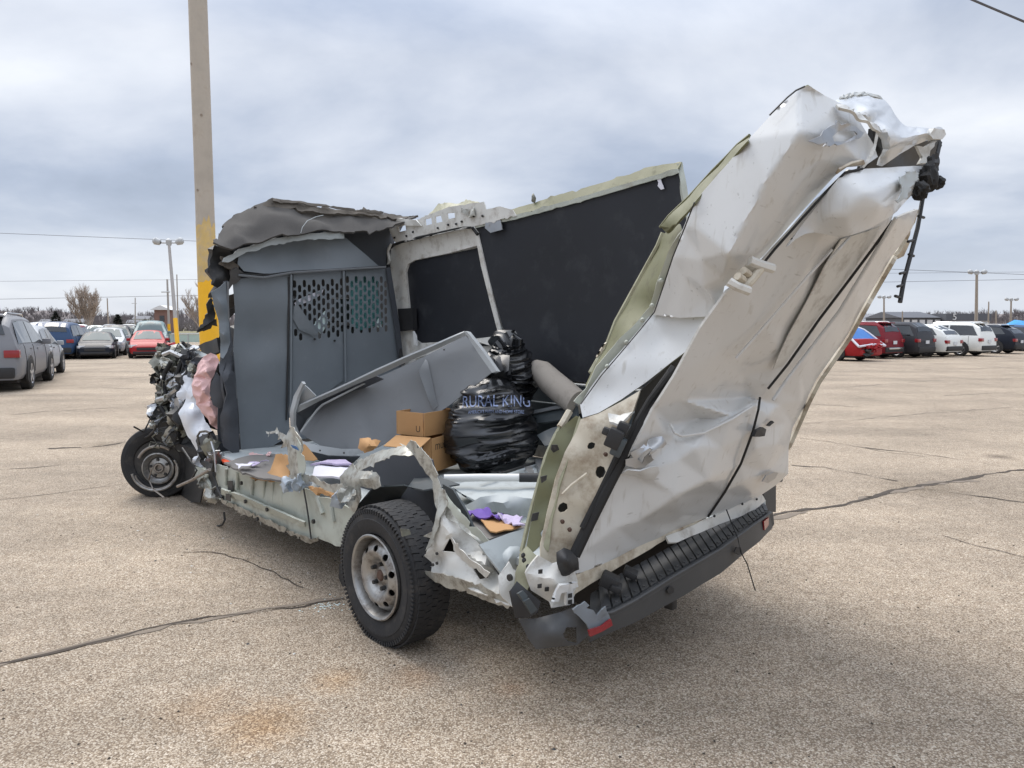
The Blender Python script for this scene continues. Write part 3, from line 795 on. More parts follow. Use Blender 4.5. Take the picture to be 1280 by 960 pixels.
# wheel-arch liner over the tyre, seen from under the lip
S('arch_liner', [(.50, .04, .55), (.48, .33, .58), (.34, .33, .72), (.10, .33, .76), (-.06, .33, .75), (-.04, .12, .75), (.10, .10, .75), (.32, .06, .71)], 'wall_slate', res=.06, thick=.008)
S('liner_strip', [(-0.1673, 0.14, 0.797), (-0.2481, 0.14, 0.7836), (-0.349, 0.14, 0.6958), (-0.4007, 0.14, 0.624), (-0.354, 0.14, 0.5913), (-0.271, 0.14, 0.6423), (-0.1853, 0.14, 0.7223)], 'wall_slate', res=.04, thick=.012)

# ---- rocker panel with its ribs ----------------------------------------------------------
S('rocker_panel', [(2.5154, 0.05, 0.5199), (2.0745, 0.05, 0.5376), (1.4866, 0.05, 0.574), (1.0448, 0.05, 0.5764), (0.6618, 0.05, 0.5693), (0.4978, 0.05, 0.5467), (0.5711, 0.05, 0.4066), (0.6627, 0.05, 0.3176), (0.7917, 0.05, 0.3112), (0.9468, 0.05, 0.3048), (1.0294, 0.05, 0.2668), (1.5664, 0.05, 0.2632), (2.0968, 0.05, 0.2519), (2.4746, 0.05, 0.2585), (2.5596, 0.05, 0.3909)], 'sill_metal',
  inner=[(2.1082, 0.06, 0.4274), (1.4608, 0.035, 0.4554), (1.0719, 0.06, 0.4328), (0.8061, 0.05, 0.4161)], res=.035, thick=.01, amp=.010, scale=9, ridge=.006, rscale=6, jag=.003)
def rib(pts_, r=.012, m='sill_metal', name='pressed_rib'):
    return tube(name, pts_, r, m, van, seg=8)
rib([(2.3141, 0.045, 0.514), (2.34, 0.045, 0.3912)]); rib([(2.1065, 0.045, 0.5163), (2.1309, 0.045, 0.3912)]); rib([(1.8427, 0.045, 0.5291), (1.8651, 0.045, 0.4033)]); rib([(1.6608, 0.045, 0.5416), (1.6692, 0.045, 0.4163)])
rib([(1.525, 0.045, 0.5476), (1.5213, 0.045, 0.4165)]); rib([(1.3836, 0.045, 0.5501), (1.3794, 0.045, 0.4271)]); rib([(0.9252, 0.045, 0.5596), (0.8515, 0.045, 0.4691)], .016); rib([(0.7629, 0.045, 0.5515), (0.7303, 0.045, 0.4468)], .014)
S('sill_ledge', [(2.3141, -0, 0.3728), (1.9607, -0, 0.3882), (1.3872, -0, 0.3923), (1.005, -0, 0.394), (1.0371, 0.02, 0.3543), (1.4571, 0.03, 0.3368), (2.0406, 0.03, 0.3292), (2.4002, 0.03, 0.3114)], 'sill_metal', res=.03, thick=.012, jag=.002)
S('pinch_weld', [(2.4184, 0.03, 0.2841), (2.0442, 0.03, 0.2827), (1.52, 0.03, 0.2873), (0.9887, 0.03, 0.2899), (0.8874, 0.03, 0.3269), (0.9277, 0.05, 0.2898), (1.0407, 0.05, 0.2446), (1.5682, 0.05, 0.2361), (2.0986, 0.05, 0.2283), (2.4606, 0.05, 0.2367)], 'torn_metal', res=.025, thick=.003, jag=.006, amp=.008, scale=14)
tube('panel_seam', [(1.0758, 0.035, 0.593), (1.0396, 0.035, 0.4923), (1.0135, 0.035, 0.4001), (0.9885, 0.035, 0.2889)], .005, 'crumple_dark', van)
S('access_hole', [(2.2796, 0.035, 0.4323), (2.1886, 0.035, 0.447), (2.1804, 0.035, 0.3669), (2.2713, 0.035, 0.3511)], 'crumple_dark', res=.03, thick=.004)
S('access_hole', [(2.2243, 0, 0.3531), (2.1348, 0, 0.3573), (2.1387, -0, 0.3105), (2.2284, -0, 0.3057)], 'crumple_dark', res=.03, thick=.004)
for q in [(1.8805, -0, 0.358), (1.5317, -0, 0.3696), (1.6884, 0, 0.2746), (0.9331, 0.02, 0.4098), (1.9909, 0.02, 0.4643)]:
    V, F = lathe_geo([(-.003, 0), (-.003, .013), (.01, .014)], 10, 'x', lv(q)); link('drain_hole', mesh_from(V, F), van, ('crumple_dark',))
# torn upper lip and standing stub of the pillar
S('pillar_stub', [(1.2603, 0.04, 0.9363), (1.2056, 0.04, 0.9371), (1.0818, 0.03, 0.8836), (1.0644, 0.03, 0.8183), (1.0877, 0.02, 0.7778), (1.0393, 0.02, 0.7123), (1.034, 0.01, 0.6231), (1.1307, 0.02, 0.5664), (1.2155, 0.02, 0.5917), (1.2523, 0.03, 0.7043), (1.2794, 0.03, 0.8106), (1.3664, 0.04, 0.8493), (1.5024, 0.06, 0.8676), (1.6692, 0.09, 0.8354), (1.7168, 0.1, 0.8398), (1.5219, 0.08, 0.8843), (1.385, 0.06, 0.8807), (1.2963, 0.05, 0.8715)], 'torn_metal', res=.02, thick=.003, amp=.02, scale=12, jag=.006, seed=2)
S('pillar_stub', [(1.082, -0, 0.8964), (1.0118, -0, 0.8571), (0.9768, -0, 0.748), (0.9919, -0, 0.6506), (1.0556, 0, 0.6114), (1.0791, 0, 0.7574)], 'sill_metal', res=.02, thick=.003, amp=.012, scale=12, jag=.004, seed=3)
crumple('crushed_seam', [(1.1737, -0.01, 0.5933)][0], .055, 'foil_blue', van, 3, res=.010); crumple('crushed_seam', [(1.0032, -0.01, 0.6312)][0], .06, 'foil_blue', van, 4, res=.010); crumple('crushed_seam', [(1.0653, -0.02, 0.6321)][0], .035, 'torn_metal', van, 5, res=.010)
S('tape_patch', [(1.1381, -0.01, 0.8426), (1.0642, -0.01, 0.8422), (1.0342, -0.01, 0.8221), (1.107, -0.01, 0.8272)], 'tape_blue', res=.01, thick=.004)
S('torn_lip', [(1.0311, -0, 0.6827), (0.8702, -0, 0.6982), (0.7756, -0, 0.6763), (0.6834, -0, 0.6732), (0.5406, -0, 0.7057), (0.5247, -0, 0.6733), (0.6309, -0, 0.6373), (0.7588, -0, 0.6332), (0.872, 0, 0.6606), (0.9929, -0, 0.6314)], 'torn_metal', res=.02, thick=.003, amp=.014, scale=14, jag=.004, seed=5)
S('torn_board_edge', [(0.943, -0, 0.6206), (0.7963, -0, 0.636), (0.6674, -0, 0.6219), (0.6146, -0, 0.5999), (0.6504, -0, 0.5979), (0.7788, -0, 0.6068), (0.9141, -0, 0.6019)], 'cardboard', res=.015, thick=.02, amp=.01, scale=20, jag=.005, seed=6)
crumple('crushed_seam', [(0.5604, -0.01, 0.6247)][0], .06, 'foil_blue', van, 7, res=.010); crumple('crushed_seam', [(0.439, -0.02, 0.6697)][0], .06, 'torn_metal', van, 8, res=.010)
# rear wheel arch lip, ripped and folded
S('arch_bracket', [(0.6743, 0.06, 0.711), (0.5572, 0.07, 0.8035), (0.4819, 0.06, 0.7763), (0.2642, 0.04, 0.8036), (0.2343, 0.04, 0.7832), (0.2045, 0.03, 0.7399), (0.2815, 0.03, 0.7102), (0.4086, 0.03, 0.7057), (0.3943, 0.03, 0.648), (0.4631, 0.03, 0.557), (0.5298, 0.03, 0.5794), (0.6321, 0.05, 0.6471)], 'torn_metal', inner=[(0.3403, -0, 0.7555), (0.4906, 0.03, 0.7269)], res=.02, thick=.003, amp=.012, scale=10, jag=.004, seed=9, ridge=.01, rscale=9)
S('arch_lip', [(0.6371, 0.1, 0.7564), (0.506, 0.1, 0.8334), (0.319, 0.1, 0.8974), (0.0952, 0.1, 0.959), (0.0048, 0.1, 0.9582), (-0.0353, 0.1, 0.9357), (-0.0261, 0.05, 0.9288), (0.1282, 0.05, 0.908), (0.2789, 0.05, 0.8502), (0.4234, 0.05, 0.7865), (0.5593, 0.07, 0.7455)], 'torn_metal', res=.02, thick=.003, amp=.007, scale=12, jag=.004, seed=10)
S('arch_lip', [(0.0446, 0.08, 0.9595), (0.0025, 0.08, 0.9964), (-0.0654, 0.07, 0.9822), (-0.144, 0.06, 0.9396), (-0.2128, 0.06, 0.8848), (-0.2493, 0.06, 0.834), (-0.28, 0.05, 0.7659), (-0.2815, 0.03, 0.7024), (-0.2315, 0.04, 0.7362), (-0.2066, 0.05, 0.8172), (-0.1299, 0.06, 0.8685), (-0.0376, 0.07, 0.924)], 'torn_metal', res=.02, thick=.003, amp=.008, scale=12, jag=.006, seed=11)
S('arch_lip', [(0.0016, 0.07, 0.9976), (-0.0666, 0.06, 0.9952), (-0.1834, 0.05, 0.9386), (-0.257, 0.05, 0.8667), (-0.2247, 0.06, 0.8451), (-0.1305, 0.06, 0.8994), (-0.0247, 0.07, 0.9537)], 'torn_metal', res=.02, thick=.003, amp=.005, scale=12, jag=.004, seed=12)
# crushed rear corner of the body side
S('rear_fender', [(-0.1749, -0.01, 0.3985), (-0.2391, -0, 0.5114), (-0.2504, 0.02, 0.5928), (-0.2876, 0.03, 0.7036), (-0.3038, 0.05, 0.733), (-0.3605, 0.07, 0.681), (-0.4379, 0.1, 0.6398), (-0.4974, 0.12, 0.5977), (-0.5353, 0.12, 0.5557), (-0.5901, 0.1, 0.4876), (-0.6748, 0.08, 0.4865), (-0.7673, 0.05, 0.4575), (-0.8033, 0.03, 0.4125), (-0.761, 0.02, 0.4094), (-0.6634, 0, 0.4274), (-0.4597, -0.01, 0.426)],
  'white_inner', inner=[(-0.3917, -0, 0.6388), (-0.4296, 0.06, 0.5436), (-0.5522, 0.05, 0.4683), (-0.3929, 0.02, 0.4629), (-0.558, -0, 0.4291), (-0.2598, 0.03, 0.4719), (-0.6303, 0.02, 0.5449)],
  holes=[[(-0.3581, 0.03, 0.596), (-0.3743, 0.04, 0.5791), (-0.4634, 0.06, 0.5226), (-0.442, 0.05, 0.5415), (-0.3738, 0.04, 0.5347), (-0.3275, 0.03, 0.5259)], [(-0.4745, 0.06, 0.5108), (-0.5523, 0.05, 0.4969), (-0.6171, 0.04, 0.4809), (-0.564, 0.04, 0.4597), (-0.5087, 0.05, 0.4856)]],
  res=.016, thick=.007, amp=.022, scale=9, jag=.004, crease=.75, seed=13, ridge=.018, rscale=8, angle=28)
S('fender_fold', [(-0.2909, 0.06, 0.7512), (-0.3396, 0.05, 0.7323), (-0.4623, 0.08, 0.649), (-0.5372, 0.1, 0.6109), (-0.5798, 0.1, 0.5707), (-0.57, 0.09, 0.5563), (-0.5194, 0.06, 0.6152), (-0.4271, 0.04, 0.6566), (-0.3296, 0.03, 0.6933)], 'torn_metal', res=.016, thick=.003, amp=.02, scale=12, jag=.005, seed=14)
S('fender_fold', [(-0.377, 0.02, 0.606), (-0.4727, -0.01, 0.5978), (-0.5696, -0, 0.5482), (-0.674, -0, 0.5264), (-0.6417, 0.01, 0.4948), (-0.5123, 0.02, 0.508), (-0.3997, 0.02, 0.5526)], 'white_inner', res=.016, thick=.003, amp=.01, scale=14, jag=.003, seed=15)
S('fender_fold', [(-0.2037, -0.03, 0.4185), (-0.3583, -0.03, 0.4512), (-0.5826, -0.02, 0.4655), (-0.739, -0, 0.4557), (-0.801, 0.01, 0.4307), (-0.7512, 0.02, 0.3929), (-0.6112, -0, 0.3985), (-0.4149, -0.02, 0.3945)], 'torn_metal', res=.016, thick=.003, amp=.012, scale=12, jag=.004, seed=16)
S('fender_fold', [(-0.2489, 0.06, 0.8039), (-0.3047, 0.05, 0.8075), (-0.3541, 0.03, 0.7606), (-0.3212, -0, 0.6714), (-0.2859, -0.02, 0.5567), (-0.2483, -0.02, 0.5255), (-0.272, -0, 0.6315), (-0.2817, 0.03, 0.7211)], 'torn_metal', res=.015, thick=.003, amp=.014, scale=12, jag=.004, seed=17)
S('fender_edge', [(-0.2986, 0.05, 0.799), (-0.3994, 0.04, 0.7527), (-0.4782, 0.04, 0.7033), (-0.5414, 0.06, 0.6628), (-0.5819, 0.08, 0.6251), (-0.5605, 0.08, 0.6096), (-0.4866, 0.06, 0.6438), (-0.423, 0.03, 0.6939), (-0.3421, 0.03, 0.7437)], 'sill_metal', res=.015, thick=.003, amp=.012, scale=14, jag=.004, seed=18)
for q in [(-0.347, -0.03, 0.4924), (-0.3341, -0.02, 0.5311), (-0.303, -0.02, 0.4716)]:
    V, F = lathe_geo([(-.003, 0), (-.003, .007), (.004, .0075)], 10, 'x', lv(q)); link('bolt_hole', mesh_from(V, F), van, ('crumple_dark',))
S('rear_floor_corner', [(-0.62, -0.0063, 0.638), (-0.62, 0.1767, 0.653), (-0.6, 0.4484, 0.6514), (-0.7, 0.3462, 0.5087), (-0.75, 0.1492, 0.4443), (-0.72, 0.0846, 0.4421), (-0.7, 0.0304, 0.5293)], 'mat_grey', res=.04, thick=.01, amp=.02, scale=6, seed=19)
S('inner_corner', [(-0.62, 0.047, 0.6128), (-0.62, 0.0925, 0.6171), (-0.66, 0.0934, 0.5563), (-0.7, 0.0755, 0.522), (-0.7, 0.0393, 0.5032), (-0.66, 0.03, 0.557)], 'crumple_dark', res=.02, thick=.01)
S('corner_bracket', [(-0.78, -0.0492, 0.5527), (-0.78, 0.0116, 0.5979), (-0.79, 0.0201, 0.5652), (-0.8, 0.0554, 0.546), (-0.84, 0.0399, 0.4872), (-0.86, -0.0141, 0.4186), (-0.84, -0.0346, 0.4477), (-0.82, -0.0678, 0.4964)], 'white_inner', inner=[(-0.83, -0.0167, 0.5319)], res=.018, thick=.008, amp=.02, scale=10, jag=.003, seed=20, crease=.7)
for q in [(-0.85, -0.048, 0.5645)]:
    V, F = lathe_geo([(-.004, 0), (-.004, .014), (.006, .014)], 10, 'x', lv(q)); link('bolt_hole', mesh_from(V, F), van, ('crumple_dark',))

# ---- far side wall ---------------------------------------------------------------------
WALL = 1.85
wall_back = [(-.40, 1.92, .55), (2.75, 1.92, .55), (2.78, 1.92, 2.30), (1.55, 1.90, 2.36), (-.20, 1.88, 2.50), (-.33, 1.88, 2.30)]
S('side_wall', wall_back, 'white_inner', res=.12, thick=.02, amp=.01, scale=2)
S('lining_board', [(1.6574, 1.85, 2.3538), (1.1967, 1.85, 2.3676), (0.7711, 1.85, 2.395), (0.2519, 1.85, 2.4379), (-0.2937, 1.85, 2.4932), (-0.3309, 1.85, 2.3637), (-0.3554, 1.85, 2.2842)] + [(-.34, WALL, 1.9), (-.36, WALL, 1.16), (.55, WALL, 1.16)] + [(0.7637, 1.85, 1.2284), (1.1059, 1.85, 1.2129), (1.2521, 1.85, 1.4129), (1.4314, 1.85, 1.8544)], 'black_board', inner=[(0.8701, 1.87, 2.0087), (0.3238, 1.86, 1.9732), (0.5487, 1.87, 1.5953), (1.039, 1.87, 1.5985)], res=.07, thick=.012, amp=.006, scale=2, back='black_board')
S('door_board', [(2.8487, 1.905, 2.1967), (2.5485, 1.905, 2.2045), (1.6631, 1.905, 2.2302), (1.5239, 1.905, 1.9243), (1.408, 1.905, 1.4733), (1.3696, 1.905, 1.3971), (2.0812, 1.905, 1.3691), (2.5643, 1.905, 1.3734), (2.7565, 1.905, 1.5351), (2.8166, 1.905, 1.836)], 'black_board', res=.07, thick=.01, amp=.004, scale=2)
# inner frame of the sliding door
S('sliding_door_frame', [(3.0204, 1.865, 2.2213), (2.9348, 1.865, 2.3051), (2.6798, 1.865, 2.3351), (1.6756, 1.865, 2.357), (1.625, 1.865, 2.3007), (1.4777, 1.865, 1.9204), (1.3533, 1.865, 1.5374), (1.2967, 1.865, 1.3993), (1.3251, 1.865, 1.3671), (1.5998, 1.865, 1.4195), (2.0291, 1.865, 1.371), (2.2028, 1.865, 1.3249), (2.5092, 1.865, 1.2583), (2.6151, 1.865, 1.0915), (2.7469, 1.865, 1.0847), (2.7786, 1.865, 1.4601), (2.8647, 1.865, 1.8214)], 'white_inner',
  holes=[[(2.686, 1.865, 2.0511), (2.6455, 1.865, 2.1217), (2.5426, 1.865, 2.1511), (2.0195, 1.865, 2.1764), (1.5953, 1.865, 2.2085), (1.5168, 1.865, 1.986), (1.4298, 1.865, 1.6965), (1.3821, 1.865, 1.493), (1.4795, 1.865, 1.4665), (1.9169, 1.865, 1.4278), (2.4564, 1.865, 1.3981), (2.5567, 1.865, 1.433), (2.6303, 1.865, 1.609)]], res=.035, thick=.035, amp=.004, scale=5, bulge=-.02)
S('frame_flange', [(1.6453, 1.84, 2.3517), (1.5951, 1.84, 2.3084), (1.507, 1.84, 2.0476), (1.3915, 1.84, 1.7268), (1.2877, 1.84, 1.45), (1.3254, 1.84, 1.437), (1.4302, 1.84, 1.7024), (1.5566, 1.84, 2.038)], 'white_inner', res=.03, thick=.012)
tube('weatherstrip', [(2.8814, 1.83, 2.2684), (2.7994, 1.83, 2.3061), (2.6541, 1.83, 2.3229), (2.1987, 1.83, 2.3451), (1.7567, 1.83, 2.362), (1.6536, 1.83, 2.3516), (1.5832, 1.83, 2.2874)], .014, 'black_rubber', van)
tube('weatherstrip', [(2.863, 1.8, 2.2353), (2.852, 1.8, 2.131), (2.817, 1.8, 1.9072), (2.7571, 1.8, 1.6094), (2.6711, 1.8, 1.3141), (2.6211, 1.8, 1.205)], .022, 'black_rubber', van)
S('door_latch', [(2.7467, 1.83, 1.7134), (2.5132, 1.83, 1.7164), (2.5045, 1.83, 1.5211), (2.7117, 1.83, 1.5056)], 'black_plastic', res=.03, thick=.05)
S('pull_handle', [(2.4903, 1.82, 1.5067), (2.4535, 1.82, 1.4637), (2.4426, 1.82, 1.3774), (2.4801, 1.82, 1.3839)], 'pole_white', res=.02, thick=.02)
box('wall_rail', (1.86, .55, .98), (.06, 2.6, .30), 'wall_slate', van, bev=.01)
box('wall_rail_step', (1.78, .55, .80), (.16, 2.6, .22), 'wall_slate', van, bev=.02)
tube('rail_trim', [(-.35, 1.825, 1.135), (.2, 1.825, 1.14), (1.2, 1.825, 1.15)], .008, 'white_inner', van)
tube('rail_trim', [(-.35, 1.82, .99), (.2, 1.82, .99), (1.2, 1.82, .99)], .006, 'mat_grey', van)
# roof rail above the sliding door
S('roof_rail', [(2.8743, 1.82, 2.4739), (2.6743, 1.82, 2.4898), (2.572, 1.82, 2.4648), (2.3003, 1.82, 2.5056), (1.9564, 1.82, 2.5466), (1.64, 1.82, 2.5399), (1.5007, 1.82, 2.535), (1.4718, 1.82, 2.4692), (1.3008, 1.82, 2.4732), (1.1641, 1.82, 2.4327), (1.1196, 1.82, 2.3799), (1.6211, 1.82, 2.3537), (1.9589, 1.82, 2.3417), (2.4247, 1.82, 2.3233), (2.7571, 1.82, 2.3237), (2.8223, 1.82, 2.388)], 'white_inner',
  holes=[[(2.701, 1.82, 2.4637), (2.5847, 1.82, 2.4661), (2.5731, 1.82, 2.415), (2.6892, 1.82, 2.4119)], [(2.2887, 1.82, 2.4837), (2.1945, 1.82, 2.487), (2.1838, 1.82, 2.4314), (2.2778, 1.82, 2.4275)], [(2.1368, 1.82, 2.4874), (2.0571, 1.82, 2.4919), (2.0354, 1.82, 2.436), (2.1261, 1.82, 2.4322)], [(1.968, 1.82, 2.4951), (1.8701, 1.82, 2.4969), (1.8598, 1.82, 2.45), (1.9576, 1.82, 2.4476)]],
  res=.03, thick=.01, amp=.008, scale=7, jag=.003, seed=21)
for q in [(2.7541, 1.81, 2.3663), (2.5595, 1.81, 2.363), (2.4585, 1.81, 2.3888), (1.9451, 1.81, 2.399), (1.7628, 1.81, 2.406), (1.6084, 1.81, 2.4338), (1.4993, 1.81, 2.4215), (1.6293, 1.81, 2.3409), (1.837, 1.81, 2.3943), (2.0905, 1.81, 2.3871)]:
    V, F = lathe_geo([(-.006, 0), (-.006, .009), (.005, .010)], 8, 'x', lv(q)); link('rivet_hole', mesh_from(V, F), van, ('crumple_dark',))
S('rail_tear', [(1.7389, 1.8, 2.5116), (1.6669, 1.8, 2.4902), (1.5959, 1.8, 2.4944), (1.5763, 1.8, 2.4292), (1.6572, 1.8, 2.4255), (1.7185, 1.8, 2.4707)], 'torn_metal', res=.02, thick=.01, amp=.03, scale=16, jag=.006, seed=22)
S('rail_fold', [(2.7589, 1.79, 2.5464), (2.3788, 1.79, 2.4836), (2.3193, 1.79, 2.4289), (2.5661, 1.79, 2.4542), (2.7348, 1.79, 2.4498), (2.8139, 1.79, 2.4869)], 'white_inner', res=.025, thick=.012, amp=.02, scale=10, seed=23)
S('roof_skin_scrap', [(2.501, 2, 2.5608), (2.3969, 2.05, 2.6469), (2.1898, 2, 2.6364), (2.0766, 2, 2.6085), (1.8188, 1.95, 2.597), (1.5949, 1.9, 2.5372), (1.6768, 1.85, 2.4968), (1.996, 1.85, 2.5081)], 'pale_olive', res=.03, thick=.006, amp=.02, scale=9, jag=.006, seed=24)
S('corner_gusset', [(1.4722, 1.82, 2.3697), (1.301, 1.82, 2.382), (1.2734, 1.82, 2.294), (1.4146, 1.82, 2.2831), (1.4822, 1.82, 2.3271)], 'bare_steel', res=.02, thick=.008)
S('door_runner', [(1.633, 1.83, 2.3877), (1.175, 1.83, 2.3872), (0.7518, 1.83, 2.4187), (0.2356, 1.83, 2.4592), (-0.3071, 1.83, 2.5025), (-0.3134, 1.83, 2.4778), (0.2352, 1.83, 2.4279), (0.7516, 1.83, 2.3848), (1.175, 1.83, 2.3572), (1.6131, 1.83, 2.3411)], 'sill_metal', res=.04, thick=.01, amp=.005, scale=10, jag=.002, seed=25)
S('upper_flange', [(1.5162, 1.9, 2.4327), (1.251, 1.9, 2.4518), (0.74, 1.9, 2.4989), (0.2947, 1.9, 2.5294), (0.0285, 1.9, 2.5561), (-0.1454, 1.9, 2.5632), (-0.3007, 1.88, 2.5539), (-0.2947, 1.84, 2.4964), (0.2522, 1.85, 2.4536), (0.7712, 1.85, 2.412), (1.1967, 1.85, 2.3917)], 'olive_primer', res=.04, thick=.008, amp=.006, scale=7, jag=.003, seed=26)
S('upper_flange', [(1.3206, 1.93, 2.451), (0.7684, 1.93, 2.495), (0.3195, 1.93, 2.5265), (-0.2687, 1.91, 2.5639), (-0.2665, 1.88, 2.5356), (0.2942, 1.9, 2.4923), (0.7397, 1.9, 2.4592), (1.251, 1.9, 2.4152)], 'pale_olive', res=.04, thick=.006, amp=.005, scale=9, jag=.002, seed=27)
S('rear_post', [(-0.2732, 1.87, 2.5426), (-0.3066, 1.88, 2.5482), (-0.3506, 1.88, 2.3647), (-0.3645, 1.88, 2.2578), (-0.3565, 1.86, 2.1944), (-0.3377, 1.84, 2.3615)], 'sill_metal', res=.03, thick=.02, amp=.012, scale=10, seed=28)
lump('roof_bracket', [(1.0121, 1.9, 2.5059)][0], (.03, .03, .05), 'crumple_olive', van, 71, sub=2)
S('board_scar', [(-0.1455, 1.835, 2.4752), (-0.1695, 1.835, 2.4765), (-0.1882, 1.835, 2.4396), (-0.2069, 1.835, 2.3981), (-0.1831, 1.835, 2.3965), (-0.1642, 1.835, 2.4431)], 'paper_white', res=.02, thick=.004, jag=.004)

# ---- bulkhead behind the cab -------------------------------------------------------------
UB = 2.7
bk = bpy.data.objects.new('bulkhead', None); COL.objects.link(bk); bk.parent = van
def slot(u_, v_, z_, w_=.020, h_=.052):
    r = w_ / 2; out = []
    for k in range(5): q = math.pi * k / 4; out.append((u_, v_ + r * math.cos(q), z_ + h_ / 2 - r + r * math.sin(q)))
    for k in range(5): q = math.pi + math.pi * k / 4; out.append((u_, v_ + r * math.cos(q), z_ - h_ / 2 + r + r * math.sin(q)))
    return out
S('solid_panel', [(2.7, 0.2861, 1.9155), (2.71, 0.4752, 1.9433), (2.7, 0.7537, 1.9819), (2.71, 0.7412, 1.3389), (2.72, 0.7283, 0.9397), (2.7, 0.7178, 0.6408), (2.7, 0.5639, 0.571), (2.7, 0.3118, 0.523), (2.71, 0.2978, 0.9708), (2.72, 0.2759, 1.3499), (2.71, 0.3007, 1.6623)], 'bulkhead_grey', parent=bk, inner=[(2.76, 0.5154, 1.4726), (2.72, 0.4831, 0.957), (2.7, 0.4822, 1.2169), (2.7, 0.5959, 1.6984)], res=.06, thick=.006, amp=.012, scale=4, crease=.2)
hB = []
for i in range(11):
    v_ = .795 + i * .0432
    for j in range(6):
        z_ = 1.915 - j * .080 - (.040 if i % 2 else 0) + .08 * (v_ - 1.0)
        # the buckled lower corner of the panel has lost its slots
        if i < 6 and 2.6 < j + (.5 if i % 2 else 0) - .45 * i < 4.6 and i < 5: continue
        hB.append(slot(2.70, v_, z_, .031, .064))
S('perforated_panel', [(2.7, 0.7886, 1.9836), (2.7, 1.2301, 2.033), (2.7, 1.2364, 1.6056), (2.7, 1.233, 1.0819), (2.7, 0.743, 0.7928), (2.7, 0.7663, 1.4048)], 'bulkhead_grey', parent=bk, holes=hB, res=.05, thick=.006, amp=.004, scale=4)
hC = []
for i in range(10):
    v_ = 1.285 + i * .0432
    for j in range(6):
        z_ = 1.945 - j * .080 - (.040 if i % 2 else 0) + .04 * (v_ - 1.0)
        if v_ + .04 * (2.0 - z_) < 1.70: hC.append(slot(2.70, v_, z_, .031, .064))
S('perforated_panel', [(2.7, 1.2689, 2.0351), (2.7, 1.6756, 2.0709), (2.7, 1.7228, 1.8272), (2.7, 1.7788, 1.5354), (2.7, 1.827, 1.2382), (2.7, 1.8331, 1.0512), (2.7, 1.2561, 1.0595)], 'bulkhead_grey', parent=bk, holes=hC, res=.05, thick=.006, amp=.004, scale=4)
S('lower_panel', [(2.715, .76, .60), (2.715, 1.84, .60), (2.715, 1.84, 1.40), (2.715, .76, 1.40)], 'bulkhead_grey', parent=bk, res=.12, thick=.006)
S('buckled_corner', [(2.68, 0.779, 1.7209), (2.66, 0.7977, 1.7339), (2.66, 0.9779, 1.4828), (2.68, 0.9367, 1.4695), (2.68, 0.8161, 1.5236), (2.69, 0.7671, 1.6158)], 'bulkhead_grey', parent=bk, res=.03, thick=.005, crease=1, seed=29)
S('cracked_pane', [(2.76, 1.3339, 2.014), (2.76, 1.611, 2.0062), (2.76, 1.6403, 1.7541), (2.76, 1.6712, 1.5721), (2.76, 1.4774, 1.5213), (2.76, 1.3562, 1.5501)], 'teal_glass', parent=bk, res=.04, thick=.006, amp=.012, scale=14, jag=.006, seed=30)
S('shard_and_sky_patch', [(2.715, 0.9491, 1.5433), (2.715, 1.0784, 1.6866), (2.715, 1.0986, 1.5843), (2.715, 1.0362, 1.4819), (2.715, 0.9853, 1.523)], 'clear_shard', parent=bk, res=.02, thick=.004, jag=.003)
S('shard_and_sky_patch', [(2.715, 1.5668, 1.5645), (2.715, 1.6187, 1.6515), (2.715, 1.6336, 1.5355), (2.715, 1.5916, 1.5428)], 'clear_shard', parent=bk, res=.02, thick=.004)
S('shard_and_sky_patch', [(2.715, 0.7964, 1.7417), (2.715, 0.8397, 1.7758), (2.715, 1.0677, 1.8698), (2.715, 1.0442, 1.8217), (2.715, 0.9107, 1.7509), (2.715, 0.81, 1.7222)], 'paper_white', parent=bk, res=.02, thick=.004)  # no glass: pale sheet painted as the sky's light through the slots
S('header_panel', [(2.7, 0.3426, 2.1221), (2.71, 0.4171, 2.1529), (2.74, 0.6627, 2.2373), (2.76, 0.9907, 2.3052), (2.74, 1.2976, 2.3223), (2.71, 1.4207, 2.2254), (2.7, 1.6086, 2.0887), (2.69, 1.2479, 2.0403), (2.69, 0.777, 1.989), (2.69, 0.5329, 1.9703), (2.69, 0.3719, 1.981), (2.69, 0.3233, 2.0339)], 'bulkhead_grey', parent=bk, inner=[(2.8, 0.934, 2.1438), (2.76, 0.6337, 2.0888)], res=.05, thick=.006, amp=.006, scale=4)
for s_ in ([(2.68, 0.7579, 1.9745), (2.69, 0.7458, 1.3393), (2.69, 0.7243, 0.7954)], [(2.68, 1.2382, 2.0323), (2.68, 1.2392, 1.5362), (2.68, 1.2369, 1.0617)]):
    tube('panel_joint', s_, .011, 'bulkhead_grey', bk, seg=6)
tube('panel_joint', [(2.69, 0.7414, 1.9548), (2.7, 0.7226, 1.3396), (2.7, 0.6935, 0.7771)], .007, 'crumple_dark', bk, seg=6)
tube('panel_lip', [(2.67, 0.3189, 1.9463), (2.67, 0.5232, 1.9372), (2.67, 0.7535, 1.9867), (2.67, 1.2212, 2.0377), (2.67, 1.6567, 2.0824)], .010, 'shelf_grey', bk, seg=6)
tube('panel_gap', [(2.68, 0.3358, 1.96), (2.68, 0.5281, 1.9569), (2.68, 0.7864, 2.002), (2.68, 1.0902, 2.0312), (2.68, 1.6127, 2.0877)], .006, 'crumple_dark', bk, seg=6)
S('side_stile', [(2.66, 1.6586, 2.0748), (2.66, 1.7011, 2.0843), (2.66, 1.7484, 1.8267), (2.66, 1.796, 1.5354), (2.66, 1.835, 1.2022), (2.66, 1.7906, 1.1816), (2.66, 1.7438, 1.5355)], 'bulkhead_dark', parent=bk, res=.04, thick=.02)
